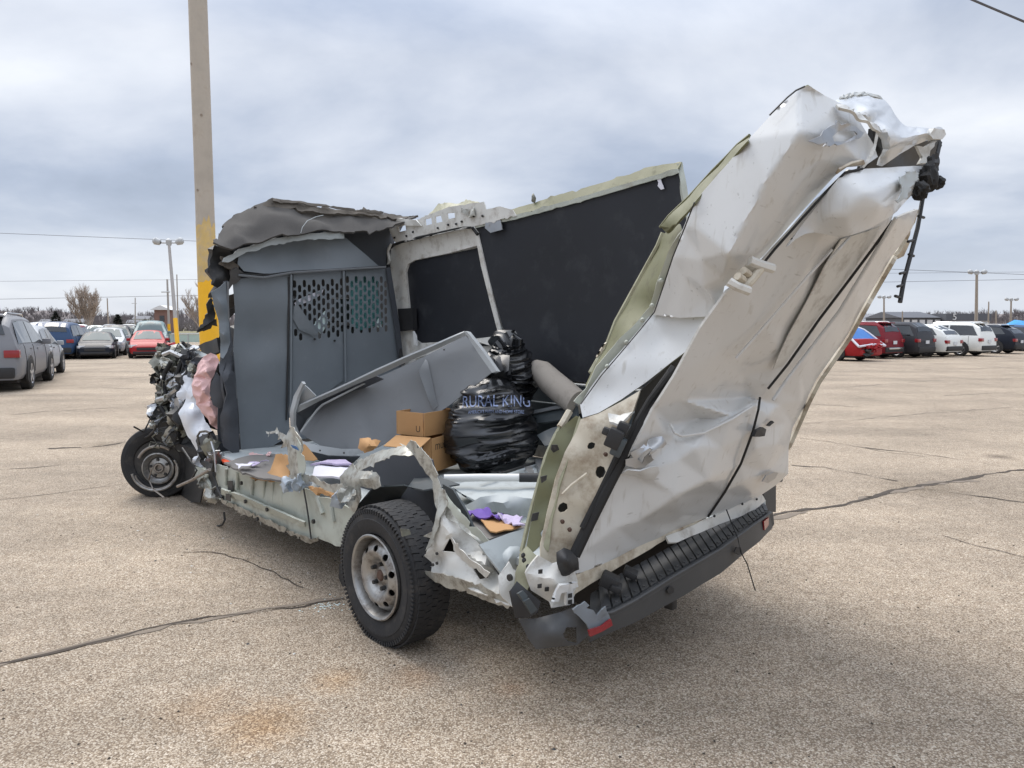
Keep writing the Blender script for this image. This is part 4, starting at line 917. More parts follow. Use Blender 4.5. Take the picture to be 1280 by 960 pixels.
S('top_bow', [(2.66, 0.2146, 2.074), (2.66, 0.3337, 2.1491), (2.66, 0.5935, 2.2438), (2.66, 0.8689, 2.3118), (2.66, 1.2378, 2.3575), (2.66, 1.2443, 2.3039), (2.66, 0.9032, 2.2691), (2.66, 0.5923, 2.1995), (2.66, 0.3639, 2.1144), (2.66, 0.2439, 2.0395), (2.66, 0.2015, 2.043)], 'mat_grey', parent=van, res=.03, thick=.03, amp=.01, scale=8, jag=.003, seed=31)
S('gap_shade_panel', [(3, 0.3268, 2.1691), (3, 0.4757, 2.3551), (3, 0.7871, 2.4842), (3, 1.4325, 2.5152), (3, 2.0842, 2.5419), (3, 1.9618, 2.3405), (3, 0.4656, 2.0294)], 'bulkhead_dark', res=.06, thick=.02)  # dark sheet added so no bright sky shows in the roof gaps
S('gap_shade_panel', [(2.85, 0.3129, 2.1188), (2.85, 0.6791, 2.2742), (2.85, 1.3297, 2.3979), (2.85, 1.8132, 2.4782), (2.85, 1.8457, 2.3189), (2.85, 1.7881, 2.0193), (2.85, 0.402, 1.9088)], 'bulkhead_dark', res=.05, thick=.02)  # second added dark sheet, shading the gap above the header
S('pillar_cap', [(2.9177, 1.8, 2.2394), (2.8067, 1.8, 2.319), (2.8315, 1.78, 2.2462), (2.8068, 1.78, 2.1563), (2.8625, 1.78, 2.101), (3.0084, 1.82, 2.112), (3.0956, 1.84, 2.1642)], 'white_inner', res=.02, thick=.02)
for q in [(2.685, 1.1395, 1.4263), (2.685, 0.9532, 1.4424), (2.68, 0.7808, 1.7864)]:
    V, F = lathe_geo([(0, 0), (0, .010), (.004, .011)], 10, 'z', (0, 0, 0)); me = mesh_from(V, F); me.transform(Matrix.Translation(lv(q)) @ Matrix.Rotation(R(90), 4, 'X')); link('rivet_hole', me, bk, ('crumple_dark',))

# cab added behind the bulkhead so its slots stay dark: seats, dash, backing sheets
for vs in (.62, 1.42):
    st = bpy.data.objects.new('cab_seat', None); COL.objects.link(st); st.parent = van
    box('seat_back', (vs, 3.05, 1.15), (.52, .16, .82), 'crumple_dark', st, Matrix.Rotation(.12, 3, 'X'), bev=.05); box('head_rest', (vs, 3.0, 1.70), (.30, .12, .22), 'crumple_dark', st, bev=.04); box('seat_cushion', (vs, 3.32, .72), (.52, .52, .16), 'crumple_dark', st, bev=.05)
box('dashboard', (1.15, 3.75, 1.05), (1.3, .35, .35), 'crumple_dark', van, bev=.06)
box('cab_floor', (.98, 3.3, .50), (1.7, 1.2, .06), 'underbody', van)
S('cab_dark_backing', [(3.3, 0.5891, 2.1569), (3.3, 2.1227, 2.4975), (3.3, 2.1156, 2.0581), (3.3, 0.5827, 1.9508)], 'crumple_dark', res=.1, thick=.02)
S('cab_dark_backing', [(3.4, 1.0855, 2.0143), (3.4, 2.2012, 2.1489), (3.4, 2.337, 1.3658), (3.4, 1.0687, 1.387)], 'crumple_dark', res=.1, thick=.02, amp=.03)

# ---- peeled cab roof, lining hanging from it -------------------------------------------------
S('roof_lining', [(2.6, 0.1125, 2.1813), (2.7, 0.1747, 2.2431), (2.9, 0.2952, 2.3472), (3, 0.4532, 2.4755), (3, 0.6019, 2.5436), (3, 0.7693, 2.6023), (2.95, 1.0195, 2.5844), (2.9, 1.3772, 2.5622), (2.85, 1.6773, 2.5884), (2.8, 1.9049, 2.5627), (2.6, 1.9456, 2.5519), (2.55, 1.8052, 2.4753), (2.58, 1.6716, 2.4304), (2.6, 1.5185, 2.3835), (2.62, 1.2153, 2.3584), (2.62, 0.8843, 2.3159), (2.62, 0.5759, 2.2513), (2.6, 0.3412, 2.1631), (2.58, 0.2401, 2.124), (2.58, 0.1511, 2.1472)],
  'liner_grey', inner=[(2.75, 0.5047, 2.3642), (2.72, 0.9015, 2.4253), (2.7, 1.3401, 2.4529), (2.65, 0.3017, 2.2433), (2.66, 0.6627, 2.3319)], res=.04, thick=.015, amp=.03, scale=5, jag=.006, seed=32, ridge=.03, rscale=4)
S('roof_edge', [(2.95, 0.5805, 2.5286), (2.95, 0.7332, 2.6115), (2.9, 0.9952, 2.6025), (2.85, 1.271, 2.5797), (2.8, 1.563, 2.5917), (2.7, 1.882, 2.5638), (2.6, 1.9635, 2.561), (2.65, 1.8041, 2.5143), (2.75, 1.5319, 2.5473), (2.82, 1.1009, 2.5236), (2.9, 0.7435, 2.5407)], 'liner_edge', res=.03, thick=.02, amp=.025, scale=12, jag=.006, seed=33)
S('roof_edge', [(2.93, 0.7313, 2.6153), (2.88, 0.9855, 2.6123), (2.8, 1.3216, 2.5931), (2.72, 1.6801, 2.5808), (2.72, 1.663, 2.5647), (2.8, 1.3211, 2.5723), (2.86, 0.975, 2.5885), (2.9, 0.7172, 2.5901)], 'liner_edge', res=.03, thick=.006, amp=.012, scale=14, jag=.004, seed=34)
tube('loose_wire', [(2.55, 0.7865, 2.3006), (2.55, 0.8014, 2.3464), (2.56, 0.8494, 2.403), (2.6, 0.9485, 2.4495), (2.65, 1.0403, 2.4777)], .003, 'mat_grey', van, seg=6)
S('torn_foam', [(2.75, 0.1726, 2.1748), (2.74, 0.3028, 2.147), (2.74, 0.39, 2.1159), (2.74, 0.3555, 2.0265), (2.74, 0.3789, 1.9654), (2.74, 0.3078, 1.9122), (2.74, 0.27, 1.8982), (2.74, 0.1556, 1.7711), (2.74, 0.1194, 1.7701), (2.74, 0.1359, 1.9047), (2.74, 0.108, 1.964), (2.74, 0.141, 2.0567), (2.74, 0.1497, 2.136)], 'crumple_dark', res=.03, thick=.05, amp=.04, scale=9, jag=.012, seed=35, ridge=.03, rscale=7)
S('torn_foam', [(2.7, 0.1997, 2.088), (2.7, 0.2724, 2.0683), (2.7, 0.3397, 2.0293), (2.7, 0.3191, 1.9726), (2.7, 0.2456, 1.9994), (2.7, 0.1856, 2.0264)], 'liner_edge', res=.02, thick=.03, amp=.03, scale=12, jag=.006, seed=36)
S('torn_foam', [(2.68, 0.2619, 1.9808), (2.68, 0.3123, 2.008), (2.68, 0.3736, 1.9619), (2.68, 0.3213, 1.8976), (2.68, 0.2326, 1.8327), (2.68, 0.2596, 1.9072)], 'liner_grey', res=.02, thick=.03, amp=.025, scale=12, jag=.006, seed=37)
S('headliner_rag', [(2.95, 0.2071, 1.7787), (2.95, 0.2405, 1.6523), (2.95, 0.2262, 1.6011), (2.95, 0.1435, 1.5501), (2.98, 0.0972, 1.5122), (2.98, 0.1495, 1.6009), (2.95, 0.1779, 1.6515), (2.95, 0.1681, 1.7272)], 'crumple_dark', res=.02, thick=.02, amp=.02, scale=12, jag=.006, seed=38)
S('headliner_rag', [(3, 0.1229, 1.5247), (3, 0.181, 1.5884), (2.98, 0.2506, 1.6272), (2.98, 0.2607, 1.5501), (3, 0.1913, 1.5244), (3, 0.1036, 1.4993)], 'liner_grey', res=.02, thick=.01, amp=.02, scale=10, jag=.006, seed=39)
S('cross_member', [(2.9, 0.3151, 1.793), (2.9, 0.3932, 1.8209), (2.9, 0.396, 1.7051), (2.9, 0.317, 1.6526)], 'liner_edge', res=.03, thick=.03, amp=.02, scale=10, seed=40)
S('cross_member', [(2.88, 0.3101, 1.6777), (2.88, 0.382, 1.7173), (2.88, 0.3873, 1.6789), (2.88, 0.3077, 1.6012)], 'liner_grey', res=.03, thick=.03, amp=.01, scale=10, seed=41)
# buckled door pillar at the driver's side
S('buckled_pillar', [(2.6, 0.0824, 1.8066), (2.6, 0.1548, 1.8509), (2.6, 0.1919, 1.8884), (2.61, 0.2039, 1.7686), (2.62, 0.2144, 1.5989), (2.62, 0.2211, 1.4276), (2.6, 0.1868, 1.3553), (2.58, 0.1475, 1.3083), (2.6, 0.1314, 1.3202), (2.62, 0.148, 1.4166), (2.62, 0.136, 1.5984), (2.62, 0.1039, 1.7063)],
  'bulkhead_grey', inner=[(2.57, 0.1333, 1.7177), (2.58, 0.159, 1.4776)], res=.03, thick=.008, amp=.002, scale=7, seed=42, crease=.6)
S('buckled_pillar', [(2.61, 0.1351, 1.3198), (2.59, 0.1515, 1.3139), (2.6, 0.1868, 1.3553), (2.61, 0.2226, 1.4032), (2.62, 0.241, 1.2794), (2.62, 0.2521, 1.0432), (2.61, 0.259, 0.7935), (2.6, 0.2543, 0.5689), (2.6, 0.1985, 0.5757), (2.6, 0.133, 0.6333), (2.6, 0.1176, 0.7154), (2.58, 0.1092, 0.8718), (2.56, 0.1346, 0.9571), (2.54, 0.1538, 1.0426), (2.55, 0.1364, 1.1281), (2.58, 0.1145, 1.2125)],
  'bulkhead_dark', inner=[(2.54, 0.1702, 1.1755), (2.54, 0.1664, 0.8707), (2.57, 0.1547, 0.7149)], res=.03, thick=.008, amp=.002, scale=7, seed=43, crease=.6)
S('pillar_hollow', [(2.63, 0.1913, 1.8898), (2.63, 0.2217, 1.8971), (2.64, 0.2231, 1.6297), (2.64, 0.2417, 1.4455), (2.64, 0.2523, 1.3897), (2.6, 0.1844, 1.282), (2.6, 0.185, 1.1103), (2.63, 0.2201, 0.8889), (2.63, 0.2547, 0.6029), (2.62, 0.2143, 0.634), (2.6, 0.178, 0.895), (2.56, 0.1325, 1.0791), (2.56, 0.1301, 1.1885), (2.6, 0.1795, 1.3188), (2.63, 0.2123, 1.4153), (2.64, 0.2038, 1.5989)], 'bulkhead_dark', res=.03, thick=.02, seed=43)
tube('pillar_flange', [(2.6, 0.21, 1.8892), (2.61, 0.2084, 1.7203), (2.62, 0.2144, 1.5989)], .007, 'shelf_grey', van, seg=6)
tube('pillar_flange', [(2.62, 0.2188, 1.354), (2.63, 0.2413, 1.1675), (2.64, 0.2646, 0.991)], .007, 'shelf_grey', van, seg=6)
S('pillar_web', [(2.68, 0.2418, 1.3518), (2.68, 0.2667, 1.3512), (2.68, 0.2861, 0.9739), (2.68, 0.2915, 0.541), (2.68, 0.2604, 0.5576), (2.68, 0.2485, 0.9765)], 'bulkhead_dark', res=.03, thick=.01)
S('seat_side', [(2.7, 0.0804, 1.0362), (2.68, 0.0882, 1.1231), (2.66, 0.1194, 1.1963), (2.64, 0.1587, 1.1463), (2.62, 0.1845, 1.0474), (2.64, 0.1827, 0.947), (2.66, 0.1344, 0.918), (2.68, 0.0944, 0.9503)], 'bulkhead_dark', res=.03, thick=.04, seed=44, bulge=.02)
S('kick_panel', [(2.75, 0.1634, 0.9772), (2.75, 0.2305, 0.9408), (2.75, 0.2601, 0.6832), (2.75, 0.3062, 0.5299), (2.75, 0.1682, 0.5596), (2.75, 0.149, 0.7265)], 'bulkhead_dark', res=.04, thick=.01)

# ---- crushed nose ----------------------------------------------------------------------------
S('airbag', [(2.95, 0.2357, 1.3191), (2.97, 0.1995, 1.3388), (3, 0.1527, 1.3071), (3, 0.1073, 1.2509), (3, 0.0732, 1.1565), (3, 0.0463, 1.0877), (3, 0.0618, 1.0037), (2.98, 0.0769, 0.9272), (2.95, 0.1017, 0.8701), (2.93, 0.1361, 0.8112), (2.92, 0.162, 0.7582), (2.9, 0.204, 0.7239), (2.88, 0.2239, 0.7823), (2.88, 0.2268, 0.8725), (2.85, 0.1795, 0.9173), (2.85, 0.1441, 0.9709), (2.86, 0.1378, 1.0467), (2.88, 0.1665, 1.1328), (2.9, 0.2074, 1.2064), (2.92, 0.2424, 1.2813)],
  'airbag_pink', inner=[(2.85, 0.1147, 1.1936), (2.85, 0.0854, 1.0506), (2.82, 0.1195, 0.9244), (2.8, 0.1585, 0.8344)], res=.010, thick=.004, amp=.006, scale=16, seed=45, ridge=.022, rscale=13, crease=.8, angle=25)
S('crushed_fender', [(3.45, 0.1444, 0.925), (3.45, 0.1889, 1.0731), (3.42, 0.2005, 1.1289), (3.35, 0.2074, 1.0643), (3.3, 0.1989, 0.9326), (3.2, 0.2119, 0.8052), (3.05, 0.2063, 0.6877), (2.95, 0.1999, 0.621), (2.95, 0.1666, 0.5725), (3, 0.1419, 0.4379), (2.95, 0.1442, 0.2813), (3, 0.1124, 0.3107), (3.05, 0.1092, 0.4482), (3.15, 0.1027, 0.5546), (3.3, 0.0866, 0.6723), (3.4, 0.054, 0.8272)],
  'fender_white', inner=[(3.2, 0.1107, 0.8471), (3.05, 0.1166, 0.664), (3.3, 0.1484, 0.9698)], res=.03, thick=.006, amp=.015, scale=8, seed=46, ridge=.02, rscale=5, jag=.004)
S('crushed_fender', [(3.7, 0.1921, 1.1149), (3.65, 0.2317, 1.1719), (3.6, 0.2748, 1.1443), (3.5, 0.2252, 1.0682), (3.5, 0.1887, 0.9734), (3.55, 0.149, 0.8823), (3.6, 0.1276, 0.9426)], 'fender_white', res=.03, thick=.006, amp=.03, scale=10, seed=47, ridge=.03, rscale=8, jag=.004)
S('wheel_liner', [(4.2226, 0.25, 0.4931), (3.8167, 0.25, 0.5405), (3.453, 0.22, 0.4185), (3.2189, 0.2, 0.2625), (3.3542, 0.2, 0.0458), (4.5208, 0.25, -0.1784), (4.6931, 0.28, 0.257)], 'crumple_dark', res=.05, thick=.01)
S('hood_frame', [(4.1, 0.2377, 1.3734), (4.1, 0.3156, 1.3943), (3.8, 0.3492, 1.3485), (3.4, 0.3391, 1.3029), (3.4, 0.3109, 1.2624), (3.7, 0.2924, 1.2739), (4, 0.288, 1.3158)], 'mat_grey', res=.03, thick=.02, amp=.02, scale=8, seed=48,
  holes=[[(3.78, 0.3208, 1.3208), (3.65, 0.3382, 1.3026), (3.7, 0.3407, 1.2796), (3.8, 0.3197, 1.2987)]])
S('windscreen_cowl', [(3.3, 0.2147, 1.3897), (3.2, 0.2328, 1.4179), (3, 0.2651, 1.4595), (2.95, 0.2556, 1.3444), (3.1, 0.2325, 1.3147), (3.25, 0.2216, 1.3373)], 'crumple_dark', res=.03, thick=.03, amp=.015, scale=8, seed=49)
S('hood_skin', [(4.2, 0.2755, 1.3783), (4.2, 0.3757, 1.3841), (3.6, 0.3303, 1.3746), (3.6, 0.3024, 1.3541), (4, 0.3098, 1.3374)], 'fender_white', res=.03, thick=.01, amp=.01, scale=8, seed=50)
S('cowl_black', [(3.9, 0.2643, 1.348), (3.7, 0.2942, 1.3236), (3.5, 0.3064, 1.2869), (3.3, 0.2747, 1.2332), (3.3, 0.2216, 1.2149), (3.6, 0.2446, 1.2436), (3.8, 0.2435, 1.2793)], 'crumple_dark', res=.03, thick=.02, amp=.02, scale=10, seed=51)
tube('cowl_wire', [(3.2, 0.2759, 1.3506), (3.15, 0.2918, 1.3913), (3.1, 0.3079, 1.4447), (3.1, 0.3287, 1.4841)], .004, 'crumple_dark', van, seg=6)
NOSE = [([(4.1, 0.228, 1.2999)][0], .14, .08, 'crumple_dark'), ([(3.95, 0.2912, 1.2659)][0], .16, .08, 'crumple_olive'), ([(4.1, 0.1741, 1.1542)][0], .18, .14, 'crumple_olive'), ([(4, 0.2208, 1.186)][0], .14, .12, 'crumple_olive'), ([(3.8, 0.2822, 1.2135)][0], .12, .09, 'crumple_olive'),
        ([(4.15, 0.151, 1.0641)][0], .10, .09, 'crumple_dark'), ([(4, 0.2086, 1.0401)][0], .15, .12, 'torn_metal'), ([(3.85, 0.2517, 1.061)][0], .13, .12, 'fender_white'), ([(4, 0.1438, 0.9561)][0], .16, .14, 'crumple_olive'), ([(3.95, 0.167, 0.8852)][0], .13, .09, 'crumple_olive'),
        ([(3.8, 0.1674, 0.8608)][0], .11, .08, 'fender_white'), ([(4.05, 0.0836, 0.7737)][0], .13, .08, 'crumple_dark'), ([(3.95, 0.1344, 0.742)][0], .16, .12, 'crumple_olive'), ([(3.8, 0.1549, 0.7039)][0], .16, .14, 'crumple_dark'), ([(3.9, 0.0759, 0.6579)][0], .09, .11, 'fender_white'),
        ([(3.8, 0.1174, 0.5998)][0], .20, .08, 'crumple_dark'), ([(3.6, 0.1429, 0.6336)][0], .16, .14, 'crumple_dark'), ([(3.6, 0.258, 1.2432)][0], .14, .10, 'bulkhead_dark'), ([(3.9, 0.229, 1.1319)][0], .10, .07, 'torn_metal'),
        ([(4, 0.2671, 1.3163)][0], .12, .06, 'crumple_olive'), ([(3.4, 0.229, 1.1969)][0], .12, .12, 'bulkhead_dark'),]
for i, (q, a, b_, m_) in enumerate(NOSE):
    rr_ = random.Random(900 + i)
    crumple('crumpled_metal', q, (a + b_) * .44, m_, van, 100 + i, depth=.9)
    for k in range(3):
        p_ = (q[0] - .04 + rr_.uniform(-.08, .08), q[1] + rr_.uniform(-.10, .10), q[2] + rr_.uniform(-.09, .09))
        crumple('crumpled_metal', p_, (a + b_) * rr_.uniform(.2, .34), ('crumple_olive', 'torn_metal', 'bare_steel', 'crumple_dark', 'torn_metal', 'crumple_olive', 'fender_white')[(i * 3 + k) % 7], van, 150 + i * 3 + k, depth=1.0, asp=rr_.uniform(.35, .9), res=.014)
for q, sz in (([(4.15, 0.3093, 1.1764)][0], (.30, .25, .12)), ([(4, 0.2539, 0.9492)][0], (.25, .25, .20)), ([(3.95, 0.2014, 0.6995)][0], (.28, .25, .16)), ([(3.7, 0.3279, 1.1085)][0], (.25, .25, .25)), ([(3.6, 0.2425, 0.8007)][0], (.28, .25, .25))):
    lump('crushed_core', q, sz, 'crumple_dark', van, 190, amp=.25, sub=3, freq=1.0)
for i, s_ in enumerate(([(3.8, 0.0913, 0.7953), (3.7, 0.1368, 0.6942), (3.6, 0.1814, 0.5944)], [(3.75, 0.1168, 0.8189), (3.6, 0.1469, 0.7455), (3.5, 0.177, 0.6411)], [(3.9, 0.1027, 0.8359), (3.85, 0.131, 0.7372), (3.8, 0.1381, 0.6121)])):
    tube('bent_strut', s_, .016, 'crumple_olive', van, seg=6)
rngn = random.Random(8)
NW = [(4.1, 0.1801, 1.3158), (4, 0.2235, 1.259), (3.9, 0.2622, 1.2901), (3.7, 0.264, 1.2393), (4, 0.1764, 1.1002), (3.9, 0.2103, 0.995), (4, 0.1207, 0.8846), (3.8, 0.1312, 0.792), (4, 0.0675, 0.7285), (3.6, 0.1175, 0.6642), (3.8, 0.0834, 0.5818), (3.9, -0.007, 0.5728)]
for i in range(26):
    a = NW[rngn.randrange(len(NW))]; p_ = [a]
    for k in range(4): p_.append((p_[-1][0] + rngn.uniform(-.10, .10), p_[-1][1] + rngn.uniform(-.09, .09), p_[-1][2] + rngn.uniform(-.08, .06)))
    tube('torn_wire', p_, rngn.choice((.004, .006, .008)), rngn.choice(('crumple_dark', 'crumple_dark', 'crumple_olive')), van, seg=5)
for s_ in ([(3.85, 0.1629, 1.2373), (3.9, 0.1206, 1.1367), (3.9, 0.0968, 1.0375), (3.85, 0.1122, 0.954)], [(3.75, 0.2125, 1.2392), (3.75, 0.182, 1.1412), (3.7, 0.1895, 1.0444), (3.7, 0.1526, 0.9477)], [(3.9, 0.0693, 0.8385), (3.85, 0.092, 0.7693), (3.8, 0.1428, 0.7409), (3.65, 0.1601, 0.6688)]):
    tube('rubber_hose', s_, .020, 'black_rubber', van, seg=10)
for s_ in ([(4, 0.1426, 1.2904), (3.95, 0.1966, 1.3194), (3.8, 0.2569, 1.2718), (3.6, 0.2782, 1.2425)], [(3.95, 0.0659, 0.8923), (3.85, 0.1109, 0.9183), (3.7, 0.1613, 1.0036)]):
    tube('bent_beam', s_, .024, 'bare_steel', van, seg=6)
V, F = lathe_geo([(0, 0), (0, .07), (.03, .075), (.05, .05), (.09, .05), (.09, 0)], 20, 'x', lv([(3.62, 0.1245, 0.8645)][0])); link('pulley', mesh_from(V, F), van, ('bare_steel',))
S('nose_plate', [(4.05, 0.1348, 1.2309), (4.05, 0.1702, 1.2663), (4, 0.2232, 1.2517), (3.95, 0.2475, 1.2089), (3.95, 0.2176, 1.1445), (4, 0.1497, 1.116), (4.05, 0.1117, 1.159), (4.05, 0.1066, 1.2028)], 'crumple_olive', inner=[(3.9, 0.1431, 1.2003)], res=.02, thick=.008, amp=.03, scale=12, seed=52, jag=.006, ridge=.03, rscale=8)
S('nose_plate', [(3.95, 0.1101, 0.9977), (3.95, 0.1577, 1.0022), (3.9, 0.1676, 0.9469), (3.85, 0.1862, 0.9492), (3.85, 0.1366, 0.8878), (3.9, 0.0635, 0.8605), (3.95, 0.094, 0.9265)], 'crumple_olive', inner=[(3.85, 0.1117, 0.9397)], res=.02, thick=.008, amp=.03, scale=12, seed=53, jag=.006)
S('nose_plate', [(4.1, 0.0322, 0.8247), (4.05, 0.0856, 0.8248), (3.95, 0.1074, 0.7443), (3.85, 0.1411, 0.6424), (3.9, 0.1013, 0.6193), (4, 0.0728, 0.6916), (4.1, 0.0572, 0.7714)], 'crumple_dark', res=.02, thick=.01, amp=.03, scale=12, seed=54, jag=.006)
S('nose_plate', [(3.85, 0.0503, 0.7228), (3.85, 0.0898, 0.7121), (3.85, 0.1005, 0.6392), (3.85, 0.0662, 0.6138), (3.85, 0.0413, 0.6593)], 'fender_white', res=.02, thick=.008, amp=.02, scale=12, seed=55, jag=.004)
tube('hanging_strip', [(4, 0.0413, 0.7453), (4, 0.0385, 0.6729), (4, 0.0411, 0.5634)], .005, 'crumple_dark', van, seg=6)
tube('hanging_strip', [(4.1477, -0.02, 0.5235), (3.9472, -0.02, 0.5759), (3.776, -0.02, 0.6448), (3.7001, -0.02, 0.7089)], .010, 'crumple_dark', van, seg=6)
# remains of the hinge pillar
S('hinge_pillar', [(3.0569, 0.1, 0.6585), (2.784, 0.1, 0.7277), (2.6373, 0.08, 0.6224), (2.5374, 0.05, 0.4556), (2.4024, 0.03, 0.287), (2.5647, 0.03, 0.2701), (2.7466, 0.05, 0.3607), (2.9615, 0.08, 0.4841)], 'crumple_dark', res=.03, thick=.03, amp=.03, scale=10, seed=56, jag=.005)
S('hinge_pillar', [(2.9507, 0.05, 0.4378), (2.8082, 0.05, 0.4397), (2.7165, 0.04, 0.3796), (2.622, 0.04, 0.3079), (2.5595, 0.04, 0.2694), (2.7263, 0.04, 0.2775), (2.8916, 0.05, 0.3117)], 'sill_metal', res=.025, thick=.03, amp=.03, scale=10, seed=57, jag=.005)
tube('hinge_loop', [(2.908, 0.06, 0.6159), (2.9371, 0.06, 0.6829), (2.8796, 0.06, 0.7213), (2.7555, 0.06, 0.7412), (2.671, 0.06, 0.7381), (2.7092, 0.06, 0.6903), (2.7809, 0.06, 0.6568)], .009, 'liner_edge', van, seg=6)
crumple('door_check', [(2.6404, 0.04, 0.6451)][0], 0.090, 'crumple_olive', van, 60, res=.012); crumple('door_check', [(2.7309, 0.04, 0.584)][0], 0.063, 'crumple_dark', van, 61, res=.012)
crumple('door_check', [(2.5653, 0.04, 0.5629)][0], 0.072, 'bare_steel', van, 62, res=.012); crumple('door_check', [(2.94, 0.06, 0.4768)][0], .045, 'fender_white', van, 63, res=.012)
crumple('door_check', [(2.7079, 0.03, 0.3512)][0], 0.063, 'torn_metal', van, 64, res=.012); crumple('door_check', [(2.5303, 0.03, 0.2885)][0], 0.072, 'torn_metal', van, 65, res=.012)
tube('hinge_strip', [(2.5059, 0.03, 0.5542), (2.5474, 0.03, 0.4569), (2.4602, 0.03, 0.3493), (2.3706, 0.03, 0.2927)], .010, 'crumple_dark', van, seg=6)
tube('hinge_strip', [(2.5587, 0.03, 0.6868), (2.5003, 0.03, 0.6154), (2.4816, 0.03, 0.4669)], .008, 'bare_steel', van, seg=6)
tube('dangling_cable', [(2.5388, 0.1, 0.1392), (2.5279, 0.1, 0.0792), (2.5805, 0.1, 0.0309), (2.7165, 0.1, -0.0103)], .008, 'crumple_dark', van, seg=6)
S('orange_tab', [(2.6205, 0.12, 0.5577), (2.4912, 0.12, 0.5691), (2.3163, 0.1, 0.5657), (2.2577, 0.1, 0.5503), (2.3276, 0.08, 0.537), (2.4983, 0.08, 0.5427)], 'orange_plastic', res=.02, thick=.02, amp=.01, scale=14, seed=58)
S('torn_trim', [(2.6859, 0.3, 0.5328), (2.5116, 0.3, 0.5688), (2.3027, 0.3, 0.5905), (2.131, 0.3, 0.6372), (2.1152, 0.28, 0.6062), (2.3023, 0.25, 0.5664), (2.5301, 0.25, 0.5288)], 'airbag_pink', res=.02, thick=.012, amp=.02, scale=14, jag=.005, seed=59)
S('door_sill_board', [(2.1222, -0.0418, 0.6), (2.2277, 0.1131, 0.6), (2.28, 0.3463, 0.6), (2.0441, 0.4067, 0.6), (1.2691, 0.0404, 0.6), (1.4219, -0.0569, 0.6), (1.7705, -0.0692, 0.6)], 'board_taupe', res=.04, thick=.012, amp=.012, scale=9, seed=60, jag=.004)

# ================================================================ rear end, leaning back and to the right
S('quarter_panel', [(-1.07, 0.5549, 1.5998), (-1.15, 0.5123, 1.7107), (-1.22, 0.4741, 1.818), (-1.29, 0.4426, 1.9191), (-1.36, 0.4072, 2.0046), (-1.45, 0.4285, 2.106), (-1.55, 0.4403, 2.1987), (-1.62, 0.4987, 2.2957), (-1.68, 0.5472, 2.3646), (-1.7, 0.5698, 2.3755), (-1.71, 0.6672, 2.362), (-1.73, 0.7672, 2.3479), (-1.74, 0.909, 2.3111), (-1.75, 1.0185, 2.2462), (-1.76, 1.0358, 2.1993), (-1.76, 0.9106, 2.1475), (-1.74, 0.7972, 2.128), (-1.71, 0.7818, 2.1019), (-1.66, 0.7537, 2.0361), (-1.59, 0.673, 1.9162), (-1.52, 0.6321, 1.8131), (-1.48, 0.5896, 1.7597), (-1.46, 0.5514, 1.7232), (-1.43, 0.5131, 1.6992), (-1.41, 0.5367, 1.6708), (-1.38, 0.5212, 1.6108), (-1.37, 0.5159, 1.5896), (-1.23, 0.5214, 1.5848)],
  'white_paint', inner=[(-1.385, 0.3931, 1.908), (-1.395, 0.4134, 1.7931), (-1.38, 0.4515, 1.6989), (-1.535, 0.363, 1.7997), (-1.535, 0.5503, 1.8181), (-1.485, 0.5287, 1.7562), (-1.45, 0.4724, 1.7319), (-1.36, 0.5071, 1.6534), (-1.4, 0.4982, 1.6461), (-1.275, 0.4764, 1.744), (-1.73, 0.4538, 2.1931), (-1.645, 0.409, 2.0514), (-1.76, 0.6944, 2.2032), (-1.725, 0.6015, 2.1259), (-1.645, 0.5558, 1.9943), (-1.735, 0.6793, 2.3014)],
  res=.012, thick=.006, amp=.002, scale=4, ridge=.006, rscale=2.3, back='olive_primer', crease=.93, seed=70, angle=60)
S('quarter_panel', [(-0.88, 0.324, 1.2231), (-0.9, 0.3609, 1.2894), (-0.93, 0.3915, 1.3499), (-0.98, 0.4595, 1.4433), (-1.04, 0.5144, 1.5434), (-1.06, 0.5737, 1.6135), (-1.205, 0.5578, 1.6014), (-1.35, 0.5532, 1.6056), (-1.27, 0.5322, 1.4618), (-1.2, 0.505, 1.4031), (-1.12, 0.4563, 1.324), (-1.04, 0.3936, 1.2506), (-0.97, 0.3366, 1.1964), (-0.91, 0.306, 1.1736)],
  'white_paint', inner=[(-1.13, 0.5573, 1.5107), (-1.05, 0.4511, 1.396), (-0.97, 0.3964, 1.2784)], res=.022, thick=.006, amp=.004, scale=4, back='olive_primer', crease=.2, seed=71, angle=50)
# scraped dent high on the quarter
S('paint_scar', [(-1.765, 0.4506, 2.1575), (-1.775, 0.5035, 2.1803), (-1.775, 0.5319, 2.2036), (-1.775, 0.604, 2.2353), (-1.775, 0.7063, 2.2599), (-1.775, 0.8028, 2.2613), (-1.775, 0.8609, 2.2549), (-1.775, 0.834, 2.2331), (-1.775, 0.7654, 2.2127), (-1.775, 0.6606, 2.1783), (-1.775, 0.5361, 2.152), (-1.78, 0.5481, 2.1662), (-1.77, 0.499, 2.1519)], 'bare_steel', inner=[(-1.765, 0.681, 2.219)], res=.02, thick=.004, amp=.008, scale=20, jag=.003, seed=71,
  holes=[[(-1.77, 0.6063, 2.1967), (-1.77, 0.6681, 2.2293), (-1.77, 0.7885, 2.2484), (-1.77, 0.8103, 2.2411), (-1.77, 0.7237, 2.2036), (-1.77, 0.6265, 2.1842)]])
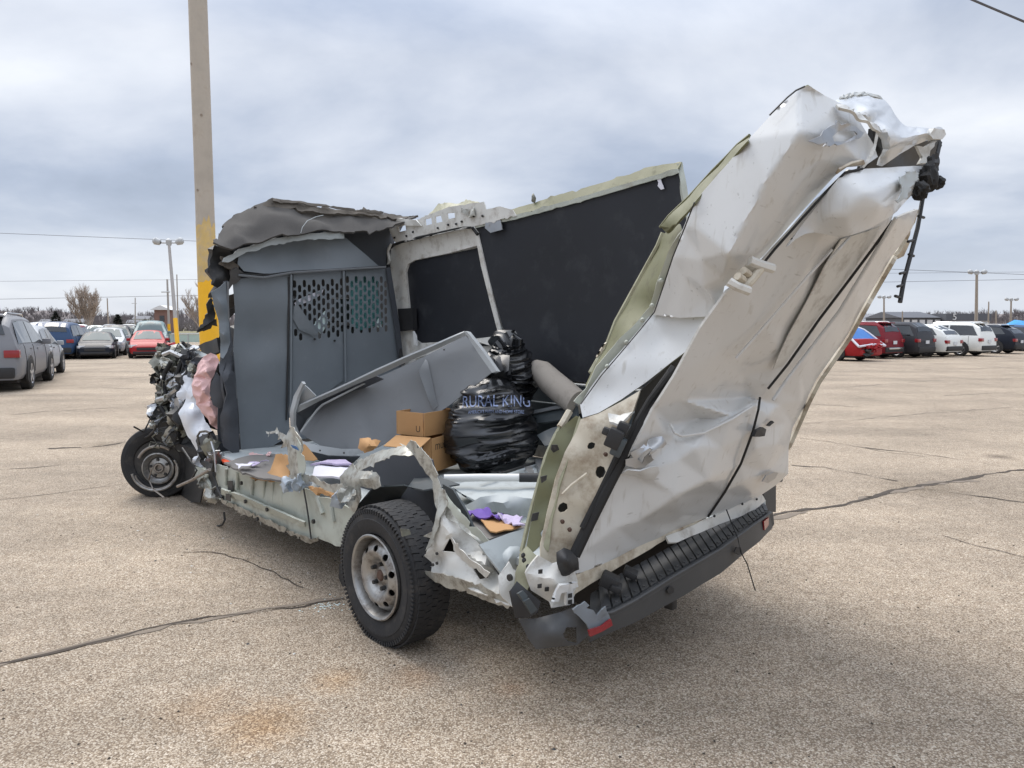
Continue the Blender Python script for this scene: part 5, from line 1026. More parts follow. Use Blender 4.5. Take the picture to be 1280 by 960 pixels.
# edge flange with spot welds, then the olive inner skin
S('skin_flange', [(-0.87, 0.3352, 1.218), (-0.89, 0.3776, 1.2843), (-0.92, 0.4137, 1.3451), (-0.97, 0.4774, 1.4392), (-1.03, 0.5331, 1.54), (-1.07, 0.5658, 1.6066), (-1.14, 0.5318, 1.7118), (-1.21, 0.4939, 1.82), (-1.28, 0.4679, 1.9285), (-1.26, 0.4559, 1.8991), (-1.19, 0.4845, 1.8333), (-1.12, 0.5104, 1.7183), (-1.06, 0.5511, 1.6298), (-1.02, 0.5398, 1.5836), (-0.96, 0.4676, 1.4896), (-0.91, 0.394, 1.3825), (-0.88, 0.3584, 1.2882), (-0.86, 0.3309, 1.2548), (-0.86, 0.3112, 1.2359)],
  'sill_metal', res=.02, thick=.006, amp=.004, scale=14, seed=72)
for q in [(-1.15, 0.5008, 1.7325), (-1.09, 0.5266, 1.6353), (-1.05, 0.5166, 1.5765), (-1, 0.476, 1.4835), (-0.95, 0.4136, 1.3834)]:
    lump('weld_spot', q, (.018, .018, .018), 'sill_metal', van, 73, amp=.1, sub=2)
tube('skin_edge', [(-0.9, 0.3066, 1.2293), (-0.92, 0.3481, 1.2881), (-0.95, 0.3781, 1.3482), (-1, 0.4399, 1.441), (-1.07, 0.4855, 1.5435), (-1.11, 0.5163, 1.6087), (-1.18, 0.4755, 1.708), (-1.25, 0.4361, 1.8165), (-1.32, 0.4083, 1.9189), (-1.39, 0.3613, 1.9955)], .0028, 'crumple_dark', van, seg=5)
S('inner_skin', [(-1.15, 0.6269, 1.9693), (-1.2, 0.5653, 1.933), (-1.16, 0.5382, 1.8328), (-1.1, 0.549, 1.7206), (-1.05, 0.5758, 1.6304), (-1.01, 0.5531, 1.577), (-0.95, 0.4909, 1.4756), (-0.9, 0.4161, 1.3745), (-0.86, 0.3913, 1.285), (-0.82, 0.4263, 1.2942), (-0.8, 0.4801, 1.3394), (-0.8, 0.5331, 1.4012), (-0.81, 0.5698, 1.4468), (-0.84, 0.6036, 1.5642), (-0.9, 0.6548, 1.7087), (-0.96, 0.6872, 1.8328), (-1, 0.6887, 1.8919), (-1.04, 0.6718, 1.9414), (-1.08, 0.6715, 1.9743)], 'olive_primer', res=.03, thick=.006, amp=.004, scale=5, seed=74)
tube('inner_skin_edge', [(-1.02, 0.6939, 1.952), (-1, 0.6828, 1.8949), (-0.95, 0.6948, 1.8374), (-0.88, 0.6749, 1.7137), (-0.83, 0.6158, 1.5714), (-0.79, 0.5938, 1.4494), (-0.78, 0.5565, 1.4069), (-0.78, 0.503, 1.3445)], .011, 'pale_olive', van, seg=6)
S('inner_tear', [(-0.78, 0.5454, 1.4144), (-0.8, 0.5705, 1.4644), (-0.8, 0.5869, 1.4785), (-0.79, 0.5664, 1.4285), (-0.78, 0.5567, 1.3925)], 'cream_primer', res=.015, thick=.01, amp=.01, scale=20, seed=75)
S('skin_lip', [(-1.1, 0.5643, 1.9588), (-1.15, 0.5476, 1.9935), (-1.24, 0.5564, 2.0618), (-1.34, 0.5527, 2.1412), (-1.42, 0.5193, 2.1761), (-1.48, 0.4927, 2.204), (-1.53, 0.4806, 2.2233), (-1.56, 0.4173, 2.1901), (-1.49, 0.4344, 2.1451), (-1.4, 0.4269, 2.0535), (-1.37, 0.3919, 2.0016), (-1.3, 0.4365, 1.9711), (-1.22, 0.4811, 1.9357), (-1.14, 0.553, 1.925), (-1.1, 0.5869, 1.9447)], 'olive_primer', res=.025, thick=.008, amp=.008, scale=9, seed=76)
tube('lip_edge', [(-1.09, 0.5728, 1.9574), (-1.14, 0.5619, 1.9961), (-1.23, 0.5715, 2.065), (-1.33, 0.5687, 2.1451), (-1.41, 0.536, 2.1804), (-1.47, 0.5099, 2.2087), (-1.53, 0.486, 2.227)], .006, 'olive_primer', van, seg=6)
tube('lip_edge', [(-1.62, 0.455, 2.271), (-1.64, 0.4707, 2.2964), (-1.66, 0.4972, 2.3293), (-1.68, 0.5184, 2.353), (-1.7, 0.5403, 2.3663)], .003, 'crumple_dark', van, seg=6)
# crushed rear roof corner
S('roof_corner', [(-1.66, 0.8613, 2.3887), (-1.62, 1.0228, 2.4588), (-1.58, 1.2404, 2.5244), (-1.58, 1.3896, 2.5532), (-1.6, 1.47, 2.5488), (-1.64, 1.4737, 2.4999), (-1.68, 1.4682, 2.4363), (-1.7, 1.4689, 2.4089), (-1.72, 1.6015, 2.4227), (-1.74, 1.8076, 2.4532), (-1.75, 1.8312, 2.4412), (-1.76, 1.7585, 2.398), (-1.75, 1.6751, 2.3853), (-1.74, 1.5108, 2.3315), (-1.74, 1.331, 2.2623), (-1.74, 1.1569, 2.1907), (-1.74, 1.1079, 2.1864), (-1.75, 1.1149, 2.2442), (-1.75, 1.0796, 2.2687), (-1.74, 1.0063, 2.3206), (-1.72, 0.905, 2.3465), (-1.7, 0.8106, 2.3607)],
  'white_paint', inner=[(-1.76, 0.9279, 2.3453), (-1.8, 1.0194, 2.2814), (-1.81, 1.1984, 2.2903), (-1.79, 1.0535, 2.2299), (-1.79, 1.437, 2.3555), (-1.68, 1.0518, 2.4237)], res=.014, thick=.006, amp=.006, scale=7, ridge=.010, rscale=5, seed=77, crease=.6)
S('roof_gutter', [(-1.63, 0.9851, 2.4454), (-1.59, 1.1999, 2.5165), (-1.58, 1.3893, 2.5565), (-1.6, 1.4692, 2.5555), (-1.62, 1.4438, 2.5319), (-1.6, 1.3391, 2.531), (-1.62, 1.1281, 2.4813), (-1.66, 0.9157, 2.4148)], 'torn_metal', res=.015, thick=.008, amp=.008, scale=22, seed=78)
S('torn_fold', [(-1.74, 0.704, 2.3354), (-1.76, 0.7506, 2.3267), (-1.77, 0.8671, 2.3226), (-1.78, 0.9552, 2.3), (-1.78, 1.0117, 2.281), (-1.79, 0.9384, 2.2746), (-1.79, 0.9232, 2.2747), (-1.79, 0.862, 2.289), (-1.78, 0.7447, 2.2991), (-1.76, 0.6844, 2.316)], 'white_inner', res=.014, thick=.01, amp=.014, scale=14, seed=79)
S('gutter_strip', [(-1.78, 0.9579, 2.2742), (-1.79, 0.9556, 2.2573), (-1.79, 0.931, 2.2009), (-1.79, 0.8764, 2.149), (-1.78, 0.8606, 2.1281), (-1.78, 0.8322, 2.1211), (-1.78, 0.8861, 2.1665), (-1.78, 0.9405, 2.2217)], 'white_inner', res=.014, thick=.008, seed=80)
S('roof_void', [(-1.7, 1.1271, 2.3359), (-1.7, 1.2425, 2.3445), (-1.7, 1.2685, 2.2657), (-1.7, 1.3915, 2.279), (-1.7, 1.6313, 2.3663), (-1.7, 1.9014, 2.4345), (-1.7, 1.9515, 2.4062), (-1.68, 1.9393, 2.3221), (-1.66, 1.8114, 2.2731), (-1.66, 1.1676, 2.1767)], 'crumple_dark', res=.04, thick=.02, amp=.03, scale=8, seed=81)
S('end_cap', [(-1.78, 1.5832, 2.4039), (-1.78, 1.7189, 2.4219), (-1.78, 1.7434, 2.4055), (-1.78, 1.7037, 2.3777), (-1.78, 1.5797, 2.3561), (-1.78, 1.547, 2.3705)], 'white_inner', res=.014, thick=.02, amp=.006, scale=30, seed=82)
S('hinge_strap', [(-1.76, 1.4509, 2.3111), (-1.77, 1.5365, 2.3169), (-1.77, 1.6133, 2.3536), (-1.77, 1.6746, 2.3676), (-1.77, 1.5881, 2.312), (-1.77, 1.5818, 2.2838), (-1.77, 1.5655, 2.2541), (-1.76, 1.4986, 2.2456), (-1.76, 1.5339, 2.2779)], 'white_inner', res=.014, thick=.012, amp=.008, scale=20, seed=83)
# the two rear doors
D_HINGE = [(-0.99, 0.1473, 0.5669), (-1, 0.2018, 0.6419), (-1.04, 0.2801, 0.8055), (-1.08, 0.3093, 0.9383), (-1.14, 0.3422, 1.0713), (-1.2, 0.3873, 1.2255), (-1.28, 0.4122, 1.3602), (-1.37, 0.4464, 1.541), (-1.45, 0.4914, 1.6799), (-1.5, 0.5831, 1.7523), (-1.6, 0.6539, 1.896), (-1.68, 0.7238, 2.0154), (-1.72, 0.8, 2.0943)]
D_SEAM = [(-1.7, 1.3546, 1.9719), (-1.6, 1.3575, 1.8382), (-1.52, 1.3148, 1.7013), (-1.42, 1.2726, 1.5321), (-1.33, 1.238, 1.3787), (-1.27, 1.1879, 1.2788), (-1.22, 1.197, 1.2078), (-1.24, 1.1398, 1.169), (-1.22, 1.1312, 1.0639), (-1.14, 1.1735, 0.8971), (-1.06, 1.1719, 0.748), (-0.99, 1.1407, 0.617)]
S('rear_door', D_HINGE + [(-1.74, 0.8327, 2.1247), (-1.75, 0.9381, 2.1326), (-1.74, 1.205, 2.138), (-1.72, 1.3758, 2.075)] + D_SEAM + [(-0.99, 1.0288, 0.6141), (-0.99, 0.8444, 0.6036), (-0.99, 0.6031, 0.5869), (-0.99, 0.3844, 0.5647), (-0.99, 0.2236, 0.5585)],
  'white_paint', inner=[(-1.17, 0.5122, 1.1211), (-1.15, 0.6094, 1.0921), (-1.21, 0.7445, 1.102), (-1.26, 0.8821, 1.1634), (-1.25, 1.0691, 1.2009), (-1.13, 0.602, 1.1483), (-1.15, 0.7747, 1.1519), (-1.19, 1.1047, 1.2231), (-1.19, 0.6001, 0.9971), (-1.09, 0.4633, 0.9171), (-1.18, 0.5909, 0.8449), (-1.2, 0.8004, 0.8848), (-1.07, 0.4939, 0.7387), (-1.09, 0.7568, 0.7296), (-1, 0.4783, 0.5878), (-1.05, 0.3603, 0.7263), (-1.05, 0.3081, 0.8024), (-1.22, 0.8582, 1.0211), (-1.11, 0.3821, 1.014), (-1.12, 0.4494, 0.9571), (-1.23, 0.6548, 1.0461), (-1.22, 0.5472, 1.2535), (-1.34, 0.6401, 1.4484), (-1.25, 0.9922, 1.3313), (-1.44, 0.765, 1.5755), (-1.55, 0.8668, 1.7327), (-1.57, 1.107, 1.8081), (-1.42, 1.0438, 1.5432), (-1.74, 0.8314, 1.9857), (-1.64, 0.7974, 1.8751), (-1.68, 1.1402, 1.9314)],
  res=.0125, thick=.010, amp=.0015, scale=4, ridge=.006, rscale=2.0, crease=.93, seed=90, angle=60, back='white_inner')
S('door_skin_flap', [(-1.76, 0.7057, 2.0752), (-1.77, 0.7601, 2.1065), (-1.78, 0.8608, 2.1253), (-1.78, 1.089, 2.1649), (-1.78, 1.3454, 2.2094), (-1.78, 1.5159, 2.2316), (-1.79, 1.4342, 2.1619), (-1.8, 1.3003, 2.0816), (-1.81, 1.1224, 1.9972), (-1.81, 0.9813, 1.9464), (-1.8, 0.8674, 1.9073), (-1.78, 0.7774, 1.8783), (-1.75, 0.7614, 1.8711), (-1.68, 0.7074, 1.8902), (-1.66, 0.6741, 1.8835), (-1.63, 0.6568, 1.8646), (-1.62, 0.617, 1.8393), (-1.64, 0.6648, 1.8989), (-1.7, 0.6817, 1.9795)],
  'white_paint', inner=[(-1.84, 0.7159, 2.0155), (-1.85, 0.9801, 2.0765), (-1.8, 0.6882, 1.935), (-1.85, 0.8367, 1.9787), (-1.75, 0.6749, 1.9393), (-1.83, 1.2015, 2.1335)], res=.016, thick=.008, amp=.003, scale=6, ridge=.008, rscale=3, seed=91, crease=.5)
S('crumpled_chrome', [(-1.862, 0.9754, 2.0915), (-1.855, 1.0739, 2.1298), (-1.85, 1.1555, 2.1483), (-1.83, 1.2879, 2.1643), (-1.85, 1.1625, 2.0946), (-1.865, 1.0396, 2.0292), (-1.87, 0.9469, 2.0001), (-1.87, 0.9897, 2.0458)], 'mat_grey', res=.014, thick=.003, amp=.01, scale=18, seed=92, jag=.003)
S('window_recess', [(-1.66, 0.9768, 1.891), (-1.69, 1.1544, 1.9349), (-1.7, 1.3007, 1.9767), (-1.63, 1.2778, 1.8547), (-1.53, 1.2119, 1.6736), (-1.43, 1.1744, 1.508), (-1.35, 1.1449, 1.3721), (-1.33, 1.0966, 1.3589), (-1.42, 1.0461, 1.5091), (-1.52, 1.007, 1.6585), (-1.6, 0.965, 1.7821)], 'white_inner', res=.03, thick=.004, seed=93)
tube('pressed_line', [(-1.72, 0.9042, 1.8887), (-1.7, 0.8563, 1.8389), (-1.665, 0.8572, 1.7995), (-1.67, 0.8725, 1.8152)], .006, 'white_paint', van, seg=6)
tube('pressed_line', [(-1.66, 0.8934, 1.8447), (-1.6, 0.8273, 1.7439), (-1.52, 0.8007, 1.6378), (-1.42, 0.7738, 1.5116), (-1.36, 0.7287, 1.4208)], .006, 'white_paint', van, seg=6)
tube('window_moulding', [(-1.75, 1.2466, 1.9792), (-1.67, 1.2558, 1.8701), (-1.58, 1.2482, 1.7412), (-1.49, 1.1922, 1.5846), (-1.37, 1.1563, 1.3832), (-1.31, 1.0968, 1.272)], .006, 'black_rubber', van, seg=6)
tube('door_seam', [(-1.25, 1.14, 1.2251), (-1.27, 1.091, 1.1755), (-1.25, 1.0832, 1.072), (-1.17, 1.1274, 0.9075), (-1.08, 1.1452, 0.7558), (-1.01, 1.1155, 0.6256)], .006, 'black_rubber', van, seg=6)
tube('handle_lip', [(-1.17, 0.5559, 1.1499), (-1.19, 0.5563, 1.1155), (-1.2, 0.5933, 1.0995), (-1.23, 0.7127, 1.104), (-1.27, 0.8655, 1.1519), (-1.27, 1.0329, 1.1945)], .006, 'white_paint', van, seg=8)
S('rear_door', [p for p in reversed(D_SEAM)] + [(-1.72, 1.3837, 2.0093), (-1.7, 1.5912, 2.0537), (-1.68, 1.7517, 2.0876), (-1.64, 1.801, 2.0124), (-1.56, 1.783, 1.8789), (-1.44, 1.8193, 1.677), (-1.33, 1.8765, 1.5006), (-1.21, 1.8094, 1.2695), (-1.16, 1.8053, 1.1604), (-1.11, 1.7718, 1.0386), (-1.07, 1.8089, 0.8909), (-1.02, 1.9124, 0.7273), (-0.97, 1.8757, 0.6609), (-0.97, 1.7145, 0.6321), (-0.98, 1.3899, 0.6111)],
  'white_paint', inner=[(-1.24, 1.2392, 1.1309), (-1.22, 1.3934, 1.1745), (-1.28, 1.4674, 1.3103), (-1.37, 1.5825, 1.5037), (-1.49, 1.5829, 1.6924), (-1.64, 1.5292, 1.9345), (-1.2, 1.2096, 0.9775), (-1.17, 1.4644, 0.9641), (-1.1, 1.287, 0.7965), (-1.09, 1.5461, 0.7985), (-1.02, 1.356, 0.6909), (-1.16, 1.562, 1.0629), (-1.2, 1.6461, 1.1747)], res=.0125, thick=.010, amp=.0015, scale=4, ridge=.005, rscale=2.2, crease=.93, seed=94, angle=60, back='white_inner')
S('door_edge', [(-1.67, 1.7825, 2.0922), (-1.63, 1.8705, 2.0463), (-1.55, 1.8318, 1.8827), (-1.43, 1.8563, 1.6702), (-1.32, 1.9118, 1.4919), (-1.2, 1.842, 1.2588), (-1.15, 1.8374, 1.1445), (-1.06, 1.8284, 0.905), (-1.05, 1.8222, 0.8868), (-1.1, 1.9066, 1.1487), (-1.15, 1.9239, 1.2647), (-1.28, 1.9877, 1.5161), (-1.39, 1.9586, 1.6981), (-1.51, 1.9631, 1.9258), (-1.64, 1.8869, 2.0996)], 'cream_primer', res=.03, thick=.02, seed=95)
tube('door_crease', [(-1.77, 1.2228, 1.9874), (-1.66, 1.2857, 1.8396), (-1.5, 1.3699, 1.6217), (-1.38, 1.3271, 1.4327), (-1.32, 1.2626, 1.3147), (-1.29, 1.1832, 1.2141)], .008, 'white_paint', van, seg=6)
S('bent_wing', [(-1.12, 1.6792, 1.0397), (-1.17, 1.6918, 1.1691), (-1.17, 1.8179, 1.203), (-1.13, 1.854, 1.12), (-1.1, 1.8203, 1.0375), (-1.08, 1.7747, 0.9615)], 'white_paint', res=.02, thick=.008, seed=96)
S('latch_scoop', [(-1.27, 1.0618, 1.0546), (-1.27, 1.0818, 1.0817), (-1.26, 1.1585, 1.0878), (-1.25, 1.2085, 1.0706), (-1.26, 1.1759, 1.0451), (-1.26, 1.1314, 1.0461)], 'black_plastic', res=.015, thick=.015, seed=97)
S('latch_scoop', [(-1.24, 1.2419, 1.0852), (-1.24, 1.2871, 1.1038), (-1.24, 1.3032, 1.0947), (-1.24, 1.2576, 1.0799)], 'black_plastic', res=.015, thick=.012, seed=98)
S('badge', [(-1.115, 1.4425, 0.7677), (-1.115, 1.4819, 0.7948), (-1.1, 1.5952, 0.7932), (-1.09, 1.6591, 0.7784), (-1.09, 1.6258, 0.7532), (-1.1, 1.5302, 0.7437)], 'bare_steel', res=.015, thick=.006, seed=99)
S('paint_scar', [(-1.145, 0.3018, 1.007), (-1.15, 0.3195, 1.0562), (-1.165, 0.3606, 1.0723), (-1.165, 0.4224, 1.1039), (-1.19, 0.4625, 1.1122), (-1.2, 0.493, 1.0776), (-1.205, 0.4216, 1.0638), (-1.2, 0.3762, 1.0559), (-1.19, 0.4223, 1.02), (-1.165, 0.3938, 0.9879), (-1.15, 0.3515, 0.9883)], 'bare_steel', inner=[(-1.165, 0.3719, 1.0326), (-1.19, 0.4309, 1.093)], res=.016, thick=.004, amp=.012, scale=16, seed=100, jag=.005,
  holes=[[(-1.15, 0.3609, 1.0255), (-1.16, 0.3833, 1.0497), (-1.17, 0.4166, 1.0664), (-1.17, 0.4381, 1.0574), (-1.16, 0.3995, 1.0284), (-1.15, 0.4029, 1.0039)]])
S('paint_flap', [(-1.1, 0.3242, 0.9652), (-1.13, 0.3263, 0.9887), (-1.16, 0.3694, 0.9809), (-1.18, 0.4583, 0.9911), (-1.17, 0.4839, 0.9599), (-1.15, 0.4798, 0.9243), (-1.13, 0.4098, 0.9445)], 'white_paint', res=.02, thick=.006, amp=.01, scale=12, seed=101)
# hinge on the hinge line
hg = bpy.data.objects.new('door_hinge', None); COL.objects.link(hg); hg.parent = van
S('hinge_plate', [(-1.5, 0.427, 1.7102), (-1.52, 0.4452, 1.7497), (-1.54, 0.5083, 1.7863), (-1.55, 0.5368, 1.7701), (-1.55, 0.4599, 1.7206), (-1.53, 0.4311, 1.6807)], 'cream_primer', parent=hg, res=.02, thick=.02)
tube('hinge_barrel', [(-1.56, 0.4553, 1.7817), (-1.58, 0.4924, 1.7685), (-1.6, 0.5478, 1.7563)], .018, 'white_inner', hg, seg=7)
tube('hinge_barrel', [(-1.54, 0.3537, 1.7052), (-1.56, 0.3676, 1.6884), (-1.58, 0.4193, 1.6728)], .017, 'white_inner', hg, seg=7)
tube('hinge_arm', [(-1.58, 0.4989, 1.7548), (-1.57, 0.4575, 1.7139), (-1.56, 0.4217, 1.6848)], .015, 'cream_primer', hg, seg=8)
for s_ in ([(-1.56, 0.3765, 1.7246), (-1.56, 0.4148, 1.7125)], [(-1.56, 0.4131, 1.7458), (-1.56, 0.4523, 1.7338)]):
    tube('hinge_leaf', s_, .014, 'cream_primer', hg, seg=8)
# weatherstrip gap between the pillar and the door
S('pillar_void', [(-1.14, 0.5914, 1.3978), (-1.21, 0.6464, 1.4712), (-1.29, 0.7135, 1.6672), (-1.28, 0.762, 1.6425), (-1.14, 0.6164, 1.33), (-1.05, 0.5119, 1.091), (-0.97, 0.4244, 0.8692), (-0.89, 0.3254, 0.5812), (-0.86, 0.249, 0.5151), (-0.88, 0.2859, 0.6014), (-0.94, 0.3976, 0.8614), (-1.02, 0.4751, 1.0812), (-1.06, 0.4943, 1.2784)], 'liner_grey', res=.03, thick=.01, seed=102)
tube('seal_strip', [(-1.24, 0.4858, 1.3864), (-1.19, 0.4363, 1.2846), (-1.15, 0.3782, 1.1645), (-1.11, 0.3503, 1.0601), (-1.07, 0.2918, 0.9263), (-1.02, 0.2353, 0.7705), (-0.99, 0.1748, 0.639)], .024, 'black_rubber', van, seg=8)
tube('seal_strip', [(-1.24, 0.4485, 1.369), (-1.18, 0.398, 1.261), (-1.13, 0.3536, 1.1392), (-1.09, 0.3054, 1.0243), (-1.04, 0.2593, 0.8744), (-1.01, 0.1988, 0.7494)], .013, 'black_rubber', van, seg=8)
tube('gap_seal', [(-1.79, 0.8212, 2.1179), (-1.77, 0.7203, 2.0924), (-1.73, 0.6869, 2.038), (-1.66, 0.6206, 1.9269), (-1.59, 0.5748, 1.8272), (-1.56, 0.5582, 1.7823)], .005, 'black_rubber', van, seg=6)
S('pillar_top', [(-1.78, 0.8739, 2.1416), (-1.77, 0.7452, 2.1183), (-1.75, 0.7018, 2.0873), (-1.77, 0.6797, 2.0976), (-1.79, 0.7361, 2.1248), (-1.79, 0.8323, 2.1507)], 'cream_primer', res=.015, thick=.008, seed=103)
# pillar, inner side with round holes
S('rear_pillar', [(-0.93, 0.2738, 1.1717), (-0.98, 0.3249, 1.195), (-1.06, 0.3891, 1.2524), (-1.11, 0.428, 1.2925), (-1.12, 0.3749, 1.2196), (-1.1, 0.3313, 1.1157), (-1.06, 0.2832, 0.9713), (-1.02, 0.2441, 0.8407), (-0.98, 0.2041, 0.7091), (-0.95, 0.1807, 0.6147), (-0.93, 0.1085, 0.6065), (-0.91, 0.0652, 0.6375), (-0.9, 0.0749, 0.6852), (-0.9, 0.1106, 0.8087), (-0.9, 0.1559, 0.932), (-0.91, 0.2008, 1.0422), (-0.92, 0.2562, 1.1195)],
  'cream_primer', inner=[(-0.99, 0.2745, 1.1417), (-1.01, 0.2776, 1.0135), (-0.96, 0.2382, 0.9295), (-0.95, 0.1887, 0.7715), (-0.92, 0.1634, 0.8687), (-0.99, 0.2303, 0.8047), (-0.94, 0.2112, 1.0286)], res=.02, thick=.008, amp=.008, scale=9, seed=104,
  holes=[[p for p in [(-1.04, 0.2384, 0.9745), (-1.04, 0.2478, 0.9925), (-1.04, 0.2673, 0.9964), (-1.04, 0.2921, 0.9865), (-1.04, 0.3023, 0.9655), (-1.04, 0.2877, 0.9481), (-1.04, 0.2632, 0.9452), (-1.04, 0.2435, 0.9577)]], [(-0.94, 0.1288, 0.8262), (-0.94, 0.1379, 0.8408), (-0.94, 0.1611, 0.8466), (-0.94, 0.1846, 0.836), (-0.94, 0.1896, 0.8154), (-0.94, 0.1708, 0.8057), (-0.94, 0.1474, 0.8066), (-0.94, 0.1335, 0.8156)], [(-1.02, 0.212, 1.0808), (-1.02, 0.2214, 1.0926), (-1.02, 0.2406, 1.0936), (-1.02, 0.2601, 1.085), (-1.02, 0.2554, 1.0694), (-1.02, 0.2361, 1.0652), (-1.02, 0.2169, 1.0707)]])
S('pillar_backing', [(-0.86, 0.3524, 1.1374), (-0.98, 0.5453, 1.2181), (-1, 0.416, 1.0449), (-0.94, 0.3362, 0.8439), (-0.88, 0.2366, 0.6123), (-0.84, 0.1727, 0.6167), (-0.83, 0.2288, 0.91)], 'crumple_dark', res=.05, thick=.01, seed=105)
for q in [(-0.97, 0.1673, 0.7405), (-1.06, 0.2771, 1.043), (-0.95, 0.1464, 0.7729)]:
    lump('pillar_bolt', q, (.016, .016, .016), 'rust', van, 106, amp=.1, sub=2)
tube('pillar_bead', [(-0.945, 0.1508, 0.8817), (-0.965, 0.1851, 0.9187), (-0.99, 0.2094, 0.9451), (-1.01, 0.2249, 0.9654)], .007, 'cream_primer', van, seg=6)
q_ = lv([(-1.12, 0.2569, 1.1164)][0], van); box('latch_striker', q_, (0.060, 0.060, 0.075), 'black_plastic', van, Matrix.Rotation(.6, 3, 'Z') @ Matrix.Rotation(.4, 3, 'X'), bev=.008); q_ = lv([(-1.13, 0.293, 1.1515)][0], van); box('latch_striker', q_, (0.045, 0.045, 0.053), 'black_plastic', van, Matrix.Rotation(.6, 3, 'Z') @ Matrix.Rotation(.4, 3, 'X'), bev=.008)
q_ = lv([(-1.13, 0.2696, 1.0848)][0], van); box('latch_striker', q_, (0.060, 0.045, 0.075), 'wall_slate', van, Matrix.Rotation(.6, 3, 'Z') @ Matrix.Rotation(.4, 3, 'X'), bev=.008); q_ = lv([(-1.1, 0.242, 1.1408)][0], van); box('latch_striker', q_, (0.038, 0.045, 0.030), 'black_plastic', van, Matrix.Rotation(.6, 3, 'Z') @ Matrix.Rotation(.4, 3, 'X'), bev=.008)
S('torn_seam', [(-1.05, 0.3011, 1.2098), (-1.09, 0.3272, 1.1952), (-1.12, 0.3749, 1.2196), (-1.13, 0.3271, 1.1926), (-1.12, 0.2755, 1.171), (-1.08, 0.2754, 1.1733)], 'white_inner', res=.014, thick=.01, amp=.015, scale=18, seed=111)
# olive inner flange of the pillar
S('pillar_flange', [(-0.89, 0.2887, 1.1799), (-0.91, 0.306, 1.1669), (-0.89, 0.2699, 1.0982), (-0.88, 0.2234, 1.0189), (-0.87, 0.1778, 0.904), (-0.87, 0.132, 0.7824), (-0.88, 0.0949, 0.6763), (-0.86, 0.0695, 0.6442), (-0.83, 0.0626, 0.6651), (-0.82, 0.1081, 0.7935), (-0.82, 0.1444, 0.9209), (-0.82, 0.1907, 1.0283), (-0.83, 0.237, 1.1116), (-0.85, 0.2639, 1.1447)], 'olive_primer', inner=[(-0.84, 0.1988, 0.9831), (-0.84, 0.1343, 0.7927)], res=.02, thick=.008, amp=.012, scale=10, seed=112, jag=.003)
S('pillar_flange', [(-0.92, 0.275, 1.1838), (-0.91, 0.248, 1.1027), (-0.9, 0.2022, 1.0111), (-0.89, 0.1664, 0.9091), (-0.89, 0.1209, 0.772), (-0.9, 0.084, 0.6702), (-0.92, 0.1002, 0.6517), (-0.92, 0.1177, 0.7787), (-0.92, 0.163, 0.9146), (-0.93, 0.2078, 1.0276), (-0.94, 0.2727, 1.1365)], 'pale_olive', res=.02, thick=.006, amp=.006, scale=14, seed=113)
tube('flange_edge', [(-0.8, 0.3173, 1.1553), (-0.79, 0.2691, 1.0868), (-0.79, 0.2118, 1.0014), (-0.79, 0.1651, 0.8792), (-0.79, 0.119, 0.7655), (-0.8, 0.0642, 0.631)], .011, 'pale_olive', van, seg=6)
tube('flange_edge', [(-0.8, 0.3471, 1.1872), (-0.8, 0.3074, 1.1424), (-0.8, 0.2878, 1.1237)], .016, 'cream_primer', van, seg=6)
S('spot_weld_hole', [(-0.86, 0.1777, 1.0682), (-0.87, 0.2002, 1.0668), (-0.87, 0.2099, 1.0458), (-0.86, 0.1873, 1.034), (-0.86, 0.1731, 1.0489)], 'crumple_dark', res=.014, thick=.006)
S('spot_weld_hole', [(-0.86, 0.1137, 0.945), (-0.87, 0.1403, 0.9493), (-0.87, 0.1358, 0.9302), (-0.86, 0.1184, 0.918)], 'crumple_dark', res=.014, thick=.006)
S('spot_weld_hole', [(-0.85, 0.0788, 0.7981), (-0.86, 0.1052, 0.8018), (-0.86, 0.0962, 0.7705), (-0.85, 0.0699, 0.7669)], 'crumple_dark', res=.014, thick=.006)
S('grey_gusset', [(-0.8, 0.1554, 0.8217), (-0.8, 0.2501, 0.9294), (-0.8, 0.26, 0.9143), (-0.8, 0.193, 0.8289), (-0.8, 0.1648, 0.8065)], 'mat_grey', res=.02, thick=.008)
S('flange_foot', [(-0.84, -0.026, 0.4912), (-0.82, 0.01, 0.5489), (-0.82, 0.0364, 0.6353), (-0.83, 0.0626, 0.6651), (-0.87, 0.0688, 0.6401), (-0.9, 0.0662, 0.6153), (-0.9, 0.0396, 0.5759), (-0.89, 0.0141, 0.5177), (-0.88, -0.0112, 0.4662)], 'pale_olive', inner=[(-0.88, 0.006, 0.5917)], res=.018, thick=.008, amp=.018, scale=11, seed=114, jag=.004)
for q in [(-0.9, -0.0219, 0.661), (-0.91, -0.0054, 0.615), (-0.9, -0.0175, 0.6409)]:
    lump('weld_hole', q, (.018, .012, .018), 'crumple_dark', van, 115, amp=.1, sub=2)
S('light_housing', [(-0.93, -0.0418, 0.6033), (-0.94, 0.0175, 0.6619), (-0.96, 0.0775, 0.6212), (-0.98, 0.1296, 0.6271), (-0.99, 0.1658, 0.5952), (-1, 0.1935, 0.5254), (-1, 0.1749, 0.4841), (-1, 0.1376, 0.4481), (-0.99, 0.0477, 0.4568), (-0.97, 0.0502, 0.476), (-0.94, -0.0169, 0.5299)], 'white_inner', inner=[(-1.02, 0.0159, 0.5847), (-1.03, 0.0725, 0.5416)], res=.016, thick=.01, amp=.012, scale=12, seed=116, crease=.7)
